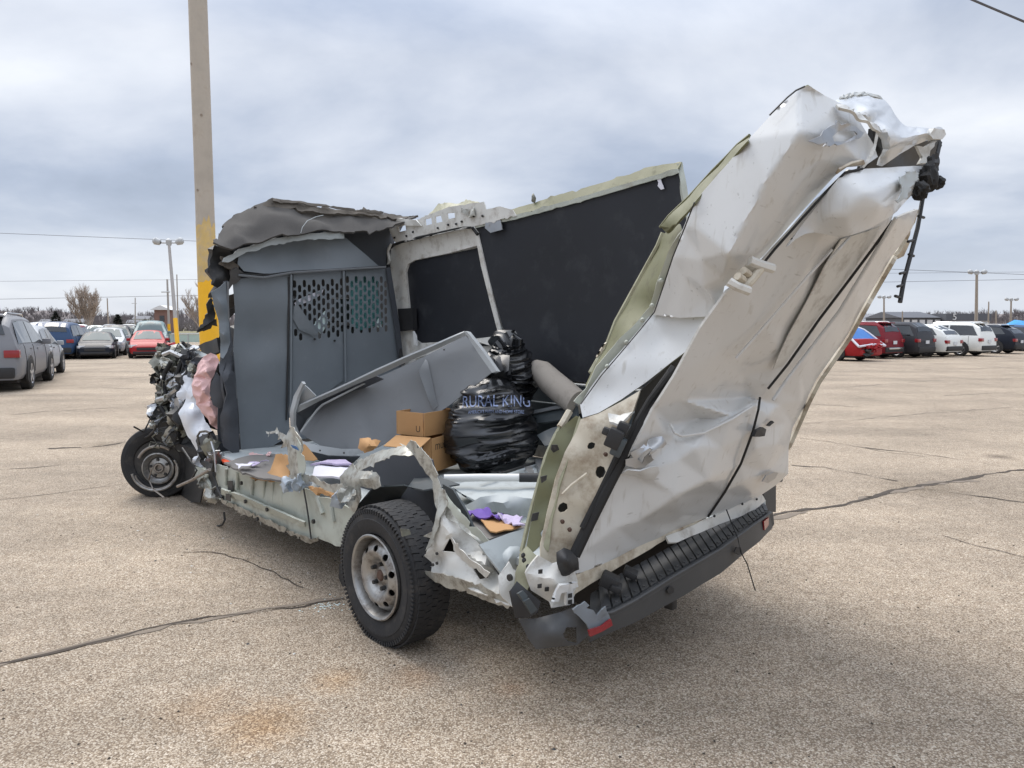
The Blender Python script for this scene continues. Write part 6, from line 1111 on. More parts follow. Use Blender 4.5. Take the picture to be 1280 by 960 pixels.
S('light_bracket', [(-1.05, 0.0287, 0.5677), (-1.06, 0.1172, 0.5608), (-1.06, 0.1266, 0.5393), (-1.06, 0.0899, 0.5423), (-1.05, 0.1061, 0.4779), (-1.05, 0.0651, 0.4795), (-1.05, 0.0646, 0.5334), (-1.05, 0.0379, 0.5341), (-1.04, 0.0354, 0.5004), (-1.04, 0.0045, 0.5087), (-1.04, 0.0218, 0.548)], 'white_paint', res=.014, thick=.014, amp=.006, scale=18, seed=117)
for q in [(-0.985, -0.0224, 0.5628), (-0.99, 0.0118, 0.5429), (-0.985, -0.0183, 0.6183), (-1, 0.0456, 0.5656), (-1.06, 0.0675, 0.5229), (-1.06, 0.0677, 0.4976)]:
    S('bolt_hole', [(q[0] - .008, q[1] - .010, q[2] - .006), (q[0] - .008, q[1] + .010, q[2] - .010), (q[0] - .008, q[1] + .011, q[2] + .007), (q[0] - .008, q[1] - .009, q[2] + .009)], 'crumple_dark', res=.02, thick=.004)
S('wiring_clip', [(-1, 0.0581, 0.6801), (-1.01, 0.0879, 0.695), (-1.02, 0.123, 0.677), (-1.02, 0.1606, 0.6364), (-1.02, 0.1706, 0.5887), (-1.02, 0.124, 0.574), (-1, 0.0905, 0.5705), (-1, 0.0631, 0.6154)], 'black_plastic', inner=[(-1.06, 0.0572, 0.6571)], res=.016, thick=.02, amp=.02, scale=14, seed=118)
# sills under the doors
S('door_sill', [(-0.99, 0.1569, 0.5516), (-0.99, 0.2333, 0.5595), (-0.99, 0.3844, 0.5647), (-0.99, 0.6031, 0.5869), (-0.99, 0.8762, 0.6087), (-0.98, 1.1284, 0.6092), (-0.99, 1.0294, 0.5983), (-1, 0.8305, 0.586), (-1, 0.5908, 0.5487), (-1, 0.3836, 0.5193), (-1, 0.2325, 0.4957), (-1, 0.156, 0.4825)], 'cream_primer', res=.02, thick=.012, amp=.006, scale=12, seed=119)
S('step_trim', [(-1, 0.7801, 0.5962), (-1, 0.8943, 0.5959), (-1, 1.0966, 0.6112), (-0.99, 1.2956, 0.6131), (-0.98, 1.5096, 0.6243), (-0.95, 1.7521, 0.6315), (-0.94, 1.8193, 0.5733), (-0.97, 1.6151, 0.5518), (-1, 1.2435, 0.5632), (-1.02, 0.998, 0.564), (-1.03, 0.8256, 0.5637), (-1.03, 0.7626, 0.5769)], 'white_inner', res=.02, thick=.01, amp=.005, scale=14, seed=120)
for q in [(-1.02, 1.1566, 0.624), (-1, 1.4576, 0.6284), (-0.97, 1.6631, 0.614)]:
    lump('trim_clip', q, (.012, .012, .012), 'crumple_dark', van, 121, amp=.1, sub=2)
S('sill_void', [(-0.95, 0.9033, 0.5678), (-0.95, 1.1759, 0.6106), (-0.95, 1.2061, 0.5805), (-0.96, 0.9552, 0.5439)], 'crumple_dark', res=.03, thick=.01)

# ---- rear bumper ------------------------------------------------------------------------------
bp_ = bpy.data.objects.new('rear_bumper', None); COL.objects.link(bp_); bp_.parent = van
TOP = [(-1.1, 0.1435, 0.4251), (-1.13, 0.2425, 0.4256), (-1.14, 0.3665, 0.4405), (-1.15, 0.617, 0.4813), (-1.14, 1.0133, 0.5151), (-1.1, 1.4177, 0.5548), (-1.03, 1.6939, 0.5405)]
BOT = [(-1.09, 0.1564, 0.3183), (-1.12, 0.2562, 0.3401), (-1.13, 0.3816, 0.3428), (-1.14, 0.6351, 0.3645), (-1.13, 1.0353, 0.3927), (-1.09, 1.4831, 0.4477), (-1.02, 1.7546, 0.447)]
S('bumper_face', TOP + BOT[::-1], 'bumper_face', parent=bp_, res=.04, thick=.02, amp=.003, scale=6)
INN = [(-0.86, 1.9547, 0.5358), (-0.9, 1.6563, 0.5442), (-0.92, 1.227, 0.5207), (-0.92, 0.8206, 0.4743), (-0.92, 0.5259, 0.4424), (-0.93, 0.3433, 0.4202)]
S('step_pad', TOP + INN, 'bumper_plastic', parent=bp_, res=.04, thick=.02, amp=.004, scale=6, face=(-1, 1, 4))
def along(P, t):
    P = np.array(P); s = np.r_[0, np.cumsum(np.linalg.norm(np.diff(P, axis=0), axis=1))]; t *= s[-1]
    return np.array([np.interp(t, s, P[:, k]) for k in range(3)])
INr = INN[::-1]
up_ = np.array([0, 0, .012])
for k in range(26):
    t = .05 + .92 * k / 25; dt = .92 / 25 * .41
    q = [along(TOP, t - dt), along(INr, t - dt), along(INr, min(1, t + dt)), along(TOP, min(1, t + dt))]
    q = [q[0] + (q[1] - q[0]) * .07, q[0] + (q[1] - q[0]) * .97, q[3] + (q[2] - q[3]) * .97, q[3] + (q[2] - q[3]) * .07]
    V, F = prism_geo([lv(p_ + up_ * .3, bp_) for p_ in q], (0, 0, .009))
    link('step_rib', mesh_from(V, F, smooth=False), bp_, ('bumper_plastic',))
    c_ = lv(q[0] * .45 + q[3] * .45 + q[1] * .05 + q[2] * .05 + up_, bp_)
    V, F = box_geo(c_, (.014, .014, .008)); link('rib_nub', mesh_from(V, F, smooth=False), bp_, ('bumper_face',))
tube('bumper_lip', [tuple(np.array(p) + np.array([-.004, 0, .004])) for p in TOP], .007, 'bumper_face', bp_, seg=8)
S('bumper_corner', [(-0.92, -0.066, 0.4227), (-0.96, -0.0101, 0.4223), (-1.03, 0.0507, 0.4521), (-1.08, 0.0687, 0.478), (-1.1, 0.1108, 0.4344), (-1.1, 0.1584, 0.3629), (-1.1, 0.0754, 0.3374), (-1.06, 0.02, 0.3348), (-0.99, -0.0392, 0.3168), (-0.95, -0.039, 0.3414)], 'bumper_face', parent=bp_, inner=[(-1.06, -0.0241, 0.4047)], res=.025, thick=.008, amp=.006, scale=8,
  holes=[[(-1.06, 0.0374, 0.3799), (-1.07, 0.0443, 0.4063), (-1.09, 0.0812, 0.4019), (-1.09, 0.0864, 0.3369), (-1.08, 0.052, 0.3474), (-1.07, 0.0403, 0.3571)]])
S('torn_flap', [(-1.12, 0.0248, 0.4959), (-1.13, 0.0851, 0.5134), (-1.13, 0.1082, 0.4915), (-1.13, 0.09, 0.4871), (-1.14, 0.1201, 0.4724), (-1.14, 0.1391, 0.445), (-1.15, 0.1551, 0.4688), (-1.15, 0.1787, 0.475), (-1.15, 0.1985, 0.4376), (-1.15, 0.2135, 0.4077), (-1.14, 0.1118, 0.3994)], 'scuffed_plastic', parent=bp_, res=.016, thick=.006, amp=.006, scale=14, seed=122, jag=.002)
S('reflector', [(-1.155, 0.0761, 0.4118), (-1.16, 0.1442, 0.4088), (-1.165, 0.195, 0.4241), (-1.165, 0.2052, 0.3957), (-1.16, 0.1446, 0.3867), (-1.155, 0.0856, 0.384)], 'red_reflector', parent=bp_, res=.02, thick=.008)
S('reflector', [(-1.085, 1.5289, 0.5389), (-1.06, 1.6278, 0.5368), (-1.055, 1.6399, 0.4943), (-1.08, 1.5498, 0.4871)], 'red_reflector', parent=bp_, res=.02, thick=.008)
S('bumper_end', [(-1, 1.7886, 0.5264), (-1, 1.8113, 0.4544), (-1, 1.7586, 0.424), (-1, 1.7354, 0.5137)], 'bumper_plastic', parent=bp_, res=.03, thick=.03)
S('corner_pillar', [(-0.86, 1.9392, 0.6423), (-0.86, 2.0932, 0.6335), (-0.86, 2.1051, 0.4422), (-0.86, 2.0261, 0.4564), (-0.86, 1.9553, 0.5262)], 'bumper_plastic', parent=bp_, res=.03, thick=.05)
S('corner_tab', [(-0.86, 2.0725, 0.6511), (-0.86, 2.1512, 0.659), (-0.86, 2.1829, 0.6349), (-0.86, 2.174, 0.6166), (-0.86, 2.0941, 0.6189)], 'black_plastic', parent=bp_, res=.02, thick=.04)
S('bumper_bracket', [(-0.9, -0.0896, 0.5375), (-0.9, -0.0559, 0.567), (-0.95, -0.0352, 0.5311), (-0.98, -0.0041, 0.4935), (-0.98, -0.0213, 0.4539), (-0.95, -0.0435, 0.4319), (-0.92, -0.0787, 0.4327)], 'black_plastic', parent=bp_, res=.025, thick=.012, amp=.015, scale=10, seed=123)
for s_ in ([(-1, -0.1126, 0.5286), (-1, -0.0836, 0.5331), (-1.01, -0.0511, 0.4839), (-1, -0.075, 0.4689)], [(-0.98, -0.1224, 0.5561), (-0.98, -0.0977, 0.562), (-0.99, -0.0823, 0.5392), (-0.99, -0.103, 0.5231)]):
    S('bracket_rib', s_, 'wall_slate', parent=bp_, res=.02, thick=.015)
q_ = lv([(-1.05, 0.7547, 0.3021)][0], bp_); box('tow_eye', (q_.x, q_.y, q_.z), (.04, .05, .05), 'crumple_dark', bp_, bev=.01)
S('parking_sensor', [(-1.155, 0.5764, 0.437), (-1.155, 0.5876, 0.4481), (-1.155, 0.6109, 0.4456), (-1.155, 0.629, 0.4305), (-1.155, 0.6236, 0.4143), (-1.155, 0.6003, 0.4134), (-1.155, 0.5825, 0.425)], 'black_plastic', parent=bp_, res=.012, thick=.006)
S('parking_sensor', [(-1.15, 1.1255, 0.4814), (-1.15, 1.1464, 0.5002), (-1.15, 1.1836, 0.4922), (-1.15, 1.1999, 0.4651), (-1.15, 1.1707, 0.4558)], 'black_plastic', parent=bp_, res=.012, thick=.006)
q_ = lv([(-1.03, 0.3476, 0.5019)][0], bp_); box('torn_plug', q_, (0.075, 0.075, 0.053), 'black_plastic', bp_, Matrix.Rotation(.6, 3, 'Z') @ Matrix.Rotation(.4, 3, 'X'), bev=.008); q_ = lv([(-1.06, 0.3525, 0.4817)][0], bp_); box('torn_plug', q_, (0.075, 0.045, 0.030), 'black_plastic', bp_, Matrix.Rotation(.6, 3, 'Z') @ Matrix.Rotation(.4, 3, 'X'), bev=.008)
q_ = lv([(-1.02, 0.4985, 0.4969)][0], bp_); box('torn_plug', q_, (0.075, 0.060, 0.030), 'black_plastic', bp_, Matrix.Rotation(.6, 3, 'Z') @ Matrix.Rotation(.4, 3, 'X'), bev=.008)
tube('loose_cord', [(-1.04, 1.2324, 0.6464), (-1.1, 1.1843, 0.5954), (-1.16, 1.1337, 0.5518), (-1.18, 1.1309, 0.4874), (-1.2, 1.1572, 0.4282), (-1.2, 1.2406, 0.2782)], .003, 'black_rubber', bp_, seg=5)
# dark trim strip dangling off the far roof corner
ds = bpy.data.objects.new('dangling_trim', None); COL.objects.link(ds); ds.parent = van
tube('trim_strip', [(-1.8, 1.6081, 2.3437), (-1.8, 1.5677, 2.263), (-1.8, 1.4813, 2.1569), (-1.8, 1.4235, 2.077), (-1.8, 1.3818, 1.9577), (-1.8, 1.3131, 1.8381), (-1.8, 1.253, 1.7378), (-1.8, 1.2197, 1.6466)], .009, 'black_plastic', ds, seg=8)
lump('wire_bundle', [(-1.82, 1.415, 2.1646)][0], (.075, .05, .085), 'black_rubber', ds, 130, amp=.3); lump('wire_bundle', [(-1.82, 1.328, 2.1015)][0], (.06, .045, .055), 'black_rubber', ds, 131, amp=.3); lump('wire_bundle', [(-1.82, 1.4654, 2.2274)][0], (.035, .035, .07), 'black_plastic', ds, 132, amp=.3)
lump('wire_bundle', [(-1.8, 1.6017, 2.1731)][0], (.04, .04, .04), 'black_rubber', ds, 133, amp=.3)
for s_ in ([(-1.8, 1.3508, 1.9059), (-1.8, 1.2787, 1.8937)], [(-1.8, 1.2759, 1.7711), (-1.8, 1.2059, 1.7611)], [(-1.8, 1.2554, 1.7185), (-1.8, 1.1859, 1.7094)], [(-1.8, 1.3848, 2.0071), (-1.8, 1.4525, 2.0075)], [(-1.8, 1.2262, 1.666), (-1.8, 1.1646, 1.6707)], [(-1.8, 1.2941, 1.8433), (-1.8, 1.35, 1.8405)]):
    tube('trim_clip', s_, .006, 'black_plastic', ds, seg=6)
S('door_handle', [(-1.57, 1.8755, 1.9111), (-1.6, 1.8648, 1.9653), (-1.6, 1.9086, 1.9612), (-1.57, 1.9205, 1.8948), (-1.55, 1.8954, 1.8791), (-1.55, 1.873, 1.8893)], 'cream_primer', res=.016, thick=.02)

# ================================================================ what lies loose in the wreck
def bag(name, label, base, centre, size, seed, rip=0.045, tilt=0.0):
    t = van_thing(name, label, 'garbage bag', base, 'garbage bags in the wreck')
    c = lv(centre, t); nu, nv = 150, 110; V, F = [], []
    sd_ = Vector((seed * 3.1, seed * 5.7, seed))
    for j in range(nv + 1):
        h = -1 + 2 * j / nv
        r = (1 - abs(h) ** 2.6) ** .5 if h < 0 else (1 - h ** 2.0) ** .62
        r *= 1.0 - .16 * max(0, h)
        for i in range(nu):
            q = 2 * math.pi * i / nu
            p = Vector((math.cos(q), math.sin(q), h))
            big = .16 * noise.noise(p * 1.4 + sd_)
            # taut, nearly level folds pulled round the body, gathering towards the neck
            tw_ = .45 * math.sin(q * 1.5 + seed)
            w = Vector((p.x * .8, p.y * .8, h * 6.0 + tw_ + .5 * noise.noise(p * 1.2 + sd_)))
            fold = .5 - abs(noise.noise(w + sd_)) * 2.0
            w2 = Vector((p.x * 1.5, p.y * 1.5, h * 15 + 2 * tw_ + .6 * noise.noise(p * 1.9 + sd_)))
            fold2 = .45 - abs(noise.noise(w2 - sd_)) * 1.7
            patch = max(0, noise.noise(p * 1.7 - sd_) * 1.6 + .35)
            k = r * (1 + big)
            x, y, z = k * p.x * size[0], k * p.y * size[1], h * size[2] * (1 + .08 * big)
            d = rip * (fold * .8 + .62 * fold2 * patch) * min(1, r * 2)
            V.append(c + Vector((x + tilt * h * size[2], y, z)) + Vector((p.x, p.y, .2 * h)) * d)
    for j in range(nv):
        for i in range(nu):
            a, b = j * nu + i, j * nu + (i + 1) % nu
            F.append((a, b, b + nu, a + nu))
    body = link('bag_body', mesh_from(V, F, angle=60), t, ('bag_black',))
    return t, body, c

bb, bbody, bcen = bag('garbage_bag', 'large black plastic garbage bag with pale blue store lettering, standing on the van floor', (.62, 1.2, .60), [(0.78, 1.28, 0.8674)][0], (.335, .30, .345), 3)
# knotted neck of the bag
def scruff(name, pts_, r, m, parent, seed):
    P = [lv(p, parent) for p in pts_]; V, F = tube_geo(P, r, 28)
    out_ = []
    for i, v in enumerate(V):
        k = i // 28; ax = P[min(k, len(P) - 1)]
        d = v - ax; q = i % 28
        out_.append(ax + d * (1 + .38 * noise.noise(Vector((q * .9, k * .5, seed))) + .15 * math.sin(q * 2.7 + seed)))
    return link(name, mesh_from(out_, F, angle=50), parent, (m,))
scruff('bag_neck', [(0.7419, 1.32, 1.1807), (0.8058, 1.34, 1.2203), (0.8962, 1.36, 1.2429), (0.989, 1.38, 1.2436)], [.08, .13, .10, .03], 'bag_black', bb, 2)
b2, b2body, _ = bag('garbage_bag', 'smaller glossy black garbage bag behind the large one, its knotted top sticking up', (.80, 1.55, .70), [(0.9074, 1.56, 1.2052)][0], (.20, .19, .27), 8, rip=.05)
scruff('bag_neck', [(0.871, 1.55, 1.3678), (0.939, 1.55, 1.4351), (1.0147, 1.54, 1.4573), (1.0805, 1.52, 1.4333)], [.09, .10, .06, .02], 'bag_black', b2, 5)
scruff('bag_neck', [(0.871, 1.55, 1.3678), (0.8398, 1.56, 1.4593), (0.8734, 1.56, 1.5159)], [.08, .05, .015], 'bag_black', b2, 7)

def text_mesh(s, size, ext=0.0):
    cu = bpy.data.curves.new('lettering', 'FONT'); cu.body = s; cu.size = size; cu.align_x = 'CENTER'; cu.align_y = 'CENTER'; cu.extrude = ext; cu.resolution_u = 3
    o = bpy.data.objects.new('tmp', cu); COL.objects.link(o)
    dg = bpy.context.evaluated_depsgraph_get(); me = bpy.data.meshes.new_from_object(o.evaluated_get(dg))
    bpy.data.objects.remove(o); return me

def lettering_on(body, s, size, origin, look, parent, m, off=.004, fine=True, name='lettering', stretch=1.0, curve=0.0):
    """flat print laid on a surface: projected along the surface's outward direction `look`"""
    me = text_mesh(s, size)
    bm = bmesh.new(); bm.from_mesh(me)
    bmesh.ops.triangulate(bm, faces=bm.faces[:])
    if fine: bmesh.ops.subdivide_edges(bm, edges=[e for e in bm.edges if e.calc_length() > size * .12], cuts=2, use_grid_fill=True); bmesh.ops.triangulate(bm, faces=bm.faces[:])
    tree = BVHTree.FromPolygons([v.co[:] for v in body.data.vertices], [p.vertices[:] for p in body.data.polygons])
    n = Vector(look).normalized(); up = Vector((0, 0, 1)); x = up.cross(n).normalized(); y = n.cross(x)
    dead = []
    for v in bm.verts:
        p = Vector(origin) + x * v.co.x * stretch + y * (v.co.y + curve * v.co.x ** 2)
        hit = tree.ray_cast(p + n * .6, -n, 2.0)
        if hit[0] is None: dead.append(v)
        else: v.co = hit[0] + n * off
    bmesh.ops.delete(bm, geom=dead, context='VERTS')
    bm.to_mesh(me); bm.free()
    return link(name, me, parent, (m,))
look = (CAM_L - Vector((1.28, .55, .95))); look.z = .25
lettering_on(bbody, 'RURAL KING', .105, bcen + Vector((.005, -.045, .185)), look, bb, 'print_blue', stretch=.76, curve=-.12)
lettering_on(bbody, "AMERICA'S FARM AND HOME STORE", .030, bcen + Vector((.005, -.045, .12)), look, bb, 'print_blue', stretch=.74, curve=-.12)

# ---- bent steel shelf unit ------------------------------------------------------------------------
sh = van_thing('shelf_unit', 'bent grey steel shelf unit lying on its back against the bulkhead', 'shelf', (1.7, .5, .60))
def T(parent, name, outline, m, **k):
    if m in ('shelf_grey', 'bulkhead_dark', 'cardboard'): k.setdefault('crease', .9)
    return sheet(name, outline, m, parent, **k)
T(sh, 'shelf_tray', [(1.9486, 0.44, 0.7793), (1.9388, 0.5, 0.8745), (1.8678, 0.58, 0.9801), (1.6737, 0.72, 1.0899), (1.5097, 0.82, 1.1805), (1.2029, 1.02, 1.3384), (0.9877, 1.22, 1.4892), (0.8334, 1.22, 1.3768), (0.6626, 1.2, 1.2603), (0.9326, 1.02, 1.0124), (1.1459, 0.84, 0.833), (1.3298, 0.7, 0.7159), (1.4072, 0.62, 0.682), (1.7515, 0.5, 0.703)], 'shelf_grey', res=.04, thick=.006, crease=1.0)
T(sh, 'upper_lip', [(1.8738, 0.36, 0.9676), (1.6585, 0.46, 1.0621), (1.4629, 0.6, 1.1664), (1.3143, 0.7, 1.2516), (1.0622, 0.92, 1.3942), (0.9057, 1.14, 1.5123), (0.8962, 1.16, 1.4906), (1.1187, 0.96, 1.3592), (1.38, 0.74, 1.2081), (1.5335, 0.64, 1.1321), (1.7368, 0.5, 1.0252), (1.8418, 0.38, 0.9402)], 'shelf_lip_lit', res=.03, thick=.012, amp=.003)
T(sh, 'tray_back', [(1.9879, 0.42, 0.9413), (1.7751, 0.52, 1.0266), (1.5681, 0.66, 1.1345), (1.4123, 0.76, 1.2055), (1.3735, 0.8, 1.1833), (1.7093, 0.74, 1.0629), (1.8822, 0.6, 0.9656), (1.9796, 0.52, 0.8569), (1.9905, 0.46, 0.7608), (1.9805, 0.42, 0.8424)], 'bulkhead_dark', res=.04, thick=.006)
tube('bent_edge', [(1.8405, 0.4, 0.8012), (1.8397, 0.45, 0.8597), (1.8073, 0.51, 0.9499), (1.7792, 0.54, 0.9903), (1.7502, 0.55, 1.0034), (1.6039, 0.68, 1.1026), (1.456, 0.8, 1.1957)], .008, 'shelf_lip_lit', sh, seg=8)
T(sh, 'end_plate', [(1.8096, 0.4, 1.157), (1.743, 0.42, 1.1148), (1.717, 0.46, 1.0634), (1.8211, 0.42, 1.0073), (1.8952, 0.37, 0.9592), (1.86, 0.38, 1.0641)], 'shelf_lip_lit', res=.03, thick=.008)
T(sh, 'end_plate', [(1.7276, 0.36, 1.1694), (1.7044, 0.36, 1.1541), (1.7942, 0.36, 1.0589), (1.8201, 0.34, 0.9568), (1.8678, 0.36, 0.8481), (1.857, 0.4, 0.7244), (1.9066, 0.4, 0.7359), (1.9188, 0.36, 0.8428), (1.8834, 0.34, 0.9455), (1.8561, 0.36, 1.06)], 'shelf_lip_lit', res=.03, thick=.02)
T(sh, 'end_plate', [(0.8807, 1.12, 1.5179), (0.8467, 1.12, 1.5127), (0.682, 1.12, 1.3833), (0.5253, 1.1, 1.2656), (0.5719, 1.1, 1.2532), (0.7309, 1.12, 1.3714)], 'shelf_lip_lit', res=.03, thick=.03)
T(sh, 'divider', [(1.13, 0.92, 1.2453), (1.1841, 1.02, 1.3223), (1.1561, 1.02, 1.3066), (0.9956, 0.98, 1.0157), (0.9961, 0.94, 0.9861), (1.013, 0.92, 1.0566)], 'shelf_grey', res=.03, thick=.006)
T(sh, 'lower_lip', [(1.9063, 0.4, 0.7417), (1.6942, 0.44, 0.7227), (1.4657, 0.5, 0.7165), (1.3382, 0.58, 0.7233), (1.3208, 0.6, 0.6958), (1.3765, 0.54, 0.6738), (1.5614, 0.46, 0.6643), (1.7367, 0.4, 0.6822), (1.8419, 0.38, 0.7055)], 'shelf_lip_lit', res=.03, thick=.012)
T(sh, 'under_tray', [(1.929, 0.44, 0.6702), (1.6371, 0.5, 0.6435), (1.4082, 0.62, 0.6539), (1.5182, 0.62, 0.5878), (1.7358, 0.52, 0.5814), (1.8719, 0.46, 0.6167)], 'bulkhead_dark', res=.05, thick=.01)
for q in [(1.5985, 0.42, 0.6978), (1.3764, 0.48, 0.703), (1.317, 0.58, 0.737), (0.9457, 1, 1.3953)]:
    lump('screw_head', q, (.012, .012, .012), 'crumple_dark', sh, 200, amp=.1, sub=1)
T(sh, 'lower_rail', [(1.4898, 0.8, 0.7531), (1.3735, 0.86, 0.8344), (1.2734, 0.86, 0.8113), (1.4063, 0.8, 0.7344)], 'shelf_grey', res=.03, thick=.02)

# ---- cartons and board ------------------------------------------------------------------------------
def carton(label, base, dims, yaw, flaps, group='cardboard boxes'):
    t = van_thing('cardboard_box', label, 'cardboard box', base, group)
    w, d, h = dims; k = .006; Rz = Matrix.Rotation(yaw, 4, 'Z')
    def panel(name, c, s, extra=None):
        V, F = box_geo((0, 0, 0), s); me = mesh_from(V, F, smooth=False)
        me.transform(Rz @ Matrix.Translation(c) @ (extra or Matrix())); return link(name, me, t, ('cardboard',))
    panel('side_panel', (0, -d / 2, h / 2), (w, k, h)); panel('side_panel', (0, d / 2, h / 2), (w, k, h))
    panel('side_panel', (-w / 2, 0, h / 2), (k, d - .014, h)); panel('side_panel', (w / 2, 0, h / 2), (k, d - .014, h)); panel('bottom_panel', (0, 0, .004), (w - .014, d - .014, k))
    for (side, ang) in flaps:
        if side in 'fb':
            s = -1 if side == 'f' else 1
            M = Matrix.Translation((0, s * d / 2, h + .004)) @ Matrix.Rotation(-s * ang, 4, 'X') @ Matrix.Translation((0, 0, d * .24))
            V, F = box_geo((0, 0, 0), (w - .01, k * .8, d * .48))
        else:
            s = -1 if side == 'l' else 1
            M = Matrix.Translation((s * w / 2, 0, h + .004)) @ Matrix.Rotation(s * ang, 4, 'Y') @ Matrix.Translation((0, 0, w * .24))
            V, F = box_geo((0, 0, 0), (k * .8, d - .012, w * .48))
        me = mesh_from(V, F, smooth=False); me.transform(Rz @ M); link('flap', me, t, ('cardboard',))
    return t
def print_on(t, s, size, p, look, m='print_black'):
    me = text_mesh(s, size); n = Vector(look).normalized(); x = Vector((0, 0, 1)).cross(n).normalized(); y = n.cross(x)
    M = Matrix((x, y, n)).transposed().to_4x4(); M.translation = Vector(p)
    me.transform(M); return link('lettering', me, t, (m,))
YAW = R(22)
Rz3 = Matrix.Rotation(YAW, 3, 'Z')
lowbox = carton('open brown cardboard box on the van floor left of the large garbage bag', (1.03, .91, .60), (.32, .28, .225), YAW, [('l', 1.9)])
upbox = carton('brown cardboard box stacked on another box, its side gaping open', (1.07, .92, .829), (.28, .24, .155), R(14), [('r', 2.3)])
nf = Rz3 @ Vector((0, -1, 0)); nl = Rz3 @ Vector((-1, 0, 0))
print_on(lowbox, 'mu', .085, Rz3 @ Vector((-.07, -.1435, .17)), nf)
Rz4 = Matrix.Rotation(R(14), 3, 'Z')
print_on(upbox, 'U', .06, Rz4 @ Vector((-.144, -.07, .045)), Rz4 @ Vector((-1, 0, 0)))
print_on(lowbox, 'U', .06, Rz3 @ Vector((-.164, -.06, .165)), nl)
cb = van_thing('cardboard_sheet', 'torn bent piece of brown cardboard curling out over the door sill', 'cardboard', (1.6, .15, .60), 'loose cardboard')
T(cb, 'board', [(1.8358, 0.02, 0.5283), (1.6312, -0, 0.5477), (1.4587, 0, 0.5651), (1.3614, 0.02, 0.5882), (1.3216, 0.06, 0.6039), (1.3781, 0.1, 0.7027), (1.4305, 0.12, 0.7241), (1.548, 0.12, 0.7189), (1.5889, 0.1, 0.7106), (1.5614, 0.07, 0.6651), (1.5455, 0.04, 0.6188), (1.626, 0.02, 0.5722)], 'cardboard', inner=[(1.484, 0.05, 0.6162), (1.5321, 0.1, 0.6548)], res=.025, thick=.006, amp=.008, scale=10, jag=.003)
cb = van_thing('cardboard_sheet', 'small crumpled scrap of brown cardboard under the shelf lip', 'cardboard', (1.2, .3, .60), 'loose cardboard')
T(cb, 'board', [(0.8893, 0.3, 0.8186), (0.8935, 0.32, 0.8744), (0.8014, 0.32, 0.89), (0.6927, 0.34, 0.8815), (0.6964, 0.32, 0.8502), (0.7172, 0.3, 0.8262), (0.7827, 0.28, 0.8058)], 'cardboard', inner=[(0.7031, 0.26, 0.8656)], res=.02, thick=.006, amp=.01, scale=14, jag=.003)
cb = van_thing('cardboard_sheet', 'triangular scrap of brown cardboard wedged behind the pillar stub', 'cardboard', (1.5, .3, .60), 'loose cardboard')
T(cb, 'board', [(1.6506, 0.3, 0.7605), (1.6091, 0.32, 0.7468), (1.4803, 0.34, 0.663), (1.4984, 0.32, 0.6522), (1.5802, 0.28, 0.6513)], 'cardboard', res=.03, thick=.006)
cb = van_thing('cardboard_sheet', 'flat tan cardboard scrap on the floor near the rear corner', 'cardboard', (-.35, .3, .60), 'loose cardboard')
T(cb, 'board', [(-0.3616, 0.2112, 0.655), (-0.3866, 0.2588, 0.655), (-0.4197, 0.2948, 0.655), (-0.4833, 0.2825, 0.655), (-0.5809, 0.2715, 0.655), (-0.5889, 0.2053, 0.655), (-0.552, 0.1106, 0.655), (-0.4586, 0.1579, 0.655)], 'cardboard', res=.03, thick=.006, amp=.006, scale=12, jag=.003)
pp = van_thing('paper_stack', 'white sheets of paper lying behind the torn sill', 'papers', (1.2, .35, .60))
for i, s_ in enumerate(([(1.0438, 0.0774, 0.66), (1.3027, 0.2313, 0.66), (1.406, 0.3187, 0.66), (1.2986, 0.4352, 0.66), (1.1627, 0.4222, 0.66), (0.9356, 0.2635, 0.66), (0.8466, 0.1914, 0.66)], [(1.2778, 0.1859, 0.68), (1.3508, 0.3476, 0.68), (1.2473, 0.4185, 0.68), (1.1224, 0.3936, 0.68), (1.1677, 0.3054, 0.68), (1.2853, 0.2562, 0.68)])):
    T(pp, 'sheet', s_, ('paper_white', 'lilac_paper')[i], res=.04, thick=.012, amp=.01, scale=9, seed=i)
dm = van_thing('floor_panel', 'pale grey torn floor panel under the white pole', 'panel', (.0, .8, .60), 'loose grey panels on the floor')
T(dm, 'panel', [(0.2722, 0.5437, 0.64), (0.3438, 0.7428, 0.64), (0.3707, 1.0892, 0.64), (0.5175, 1.5218, 0.64), (0.535, 1.6342, 0.64), (0.0257, 1.1206, 0.64), (-0.2616, 0.7128, 0.64), (-0.2686, 0.5003, 0.64), (-0.0581, 0.4665, 0.64), (0.1096, 0.494, 0.64)], 'mat_grey', res=.05, thick=.01, amp=.025, scale=4, seed=6)
dm = van_thing('floor_panel', 'buckled grey panel standing on edge behind the purple scraps', 'panel', (-.3, .55, .60), 'loose grey panels on the floor')
T(dm, 'panel', [(0.0428, 0.4401, 0.6), (-0.1302, 0.406, 0.68), (-0.2127, 0.4746, 0.7), (-0.371, 0.4863, 0.71), (-0.4213, 0.5529, 0.7), (-0.396, 0.5674, 0.62), (-0.3478, 0.4813, 0.61), (-0.1988, 0.4541, 0.61), (-0.1327, 0.3823, 0.61)], 'mat_grey', inner=[(-0.2702, 0.4232, 0.67), (-0.3805, 0.4504, 0.67)], res=.04, thick=.01, amp=.012, scale=6, seed=7)
dm = van_thing('floor_panel', 'dark taupe board lying under the tan cardboard scrap', 'panel', (-.4, .35, .60), 'loose grey panels on the floor')
T(dm, 'panel', [(-0.1839, 0.2381, 0.63), (-0.2361, 0.3167, 0.63), (-0.4169, 0.3637, 0.63), (-0.5384, 0.3941, 0.63), (-0.6023, 0.291, 0.63), (-0.5657, 0.1784, 0.63), (-0.5764, 0.0848, 0.63), (-0.4068, 0.1539, 0.63)], 'board_taupe', res=.05, thick=.01, amp=.008, scale=6, jag=.003)
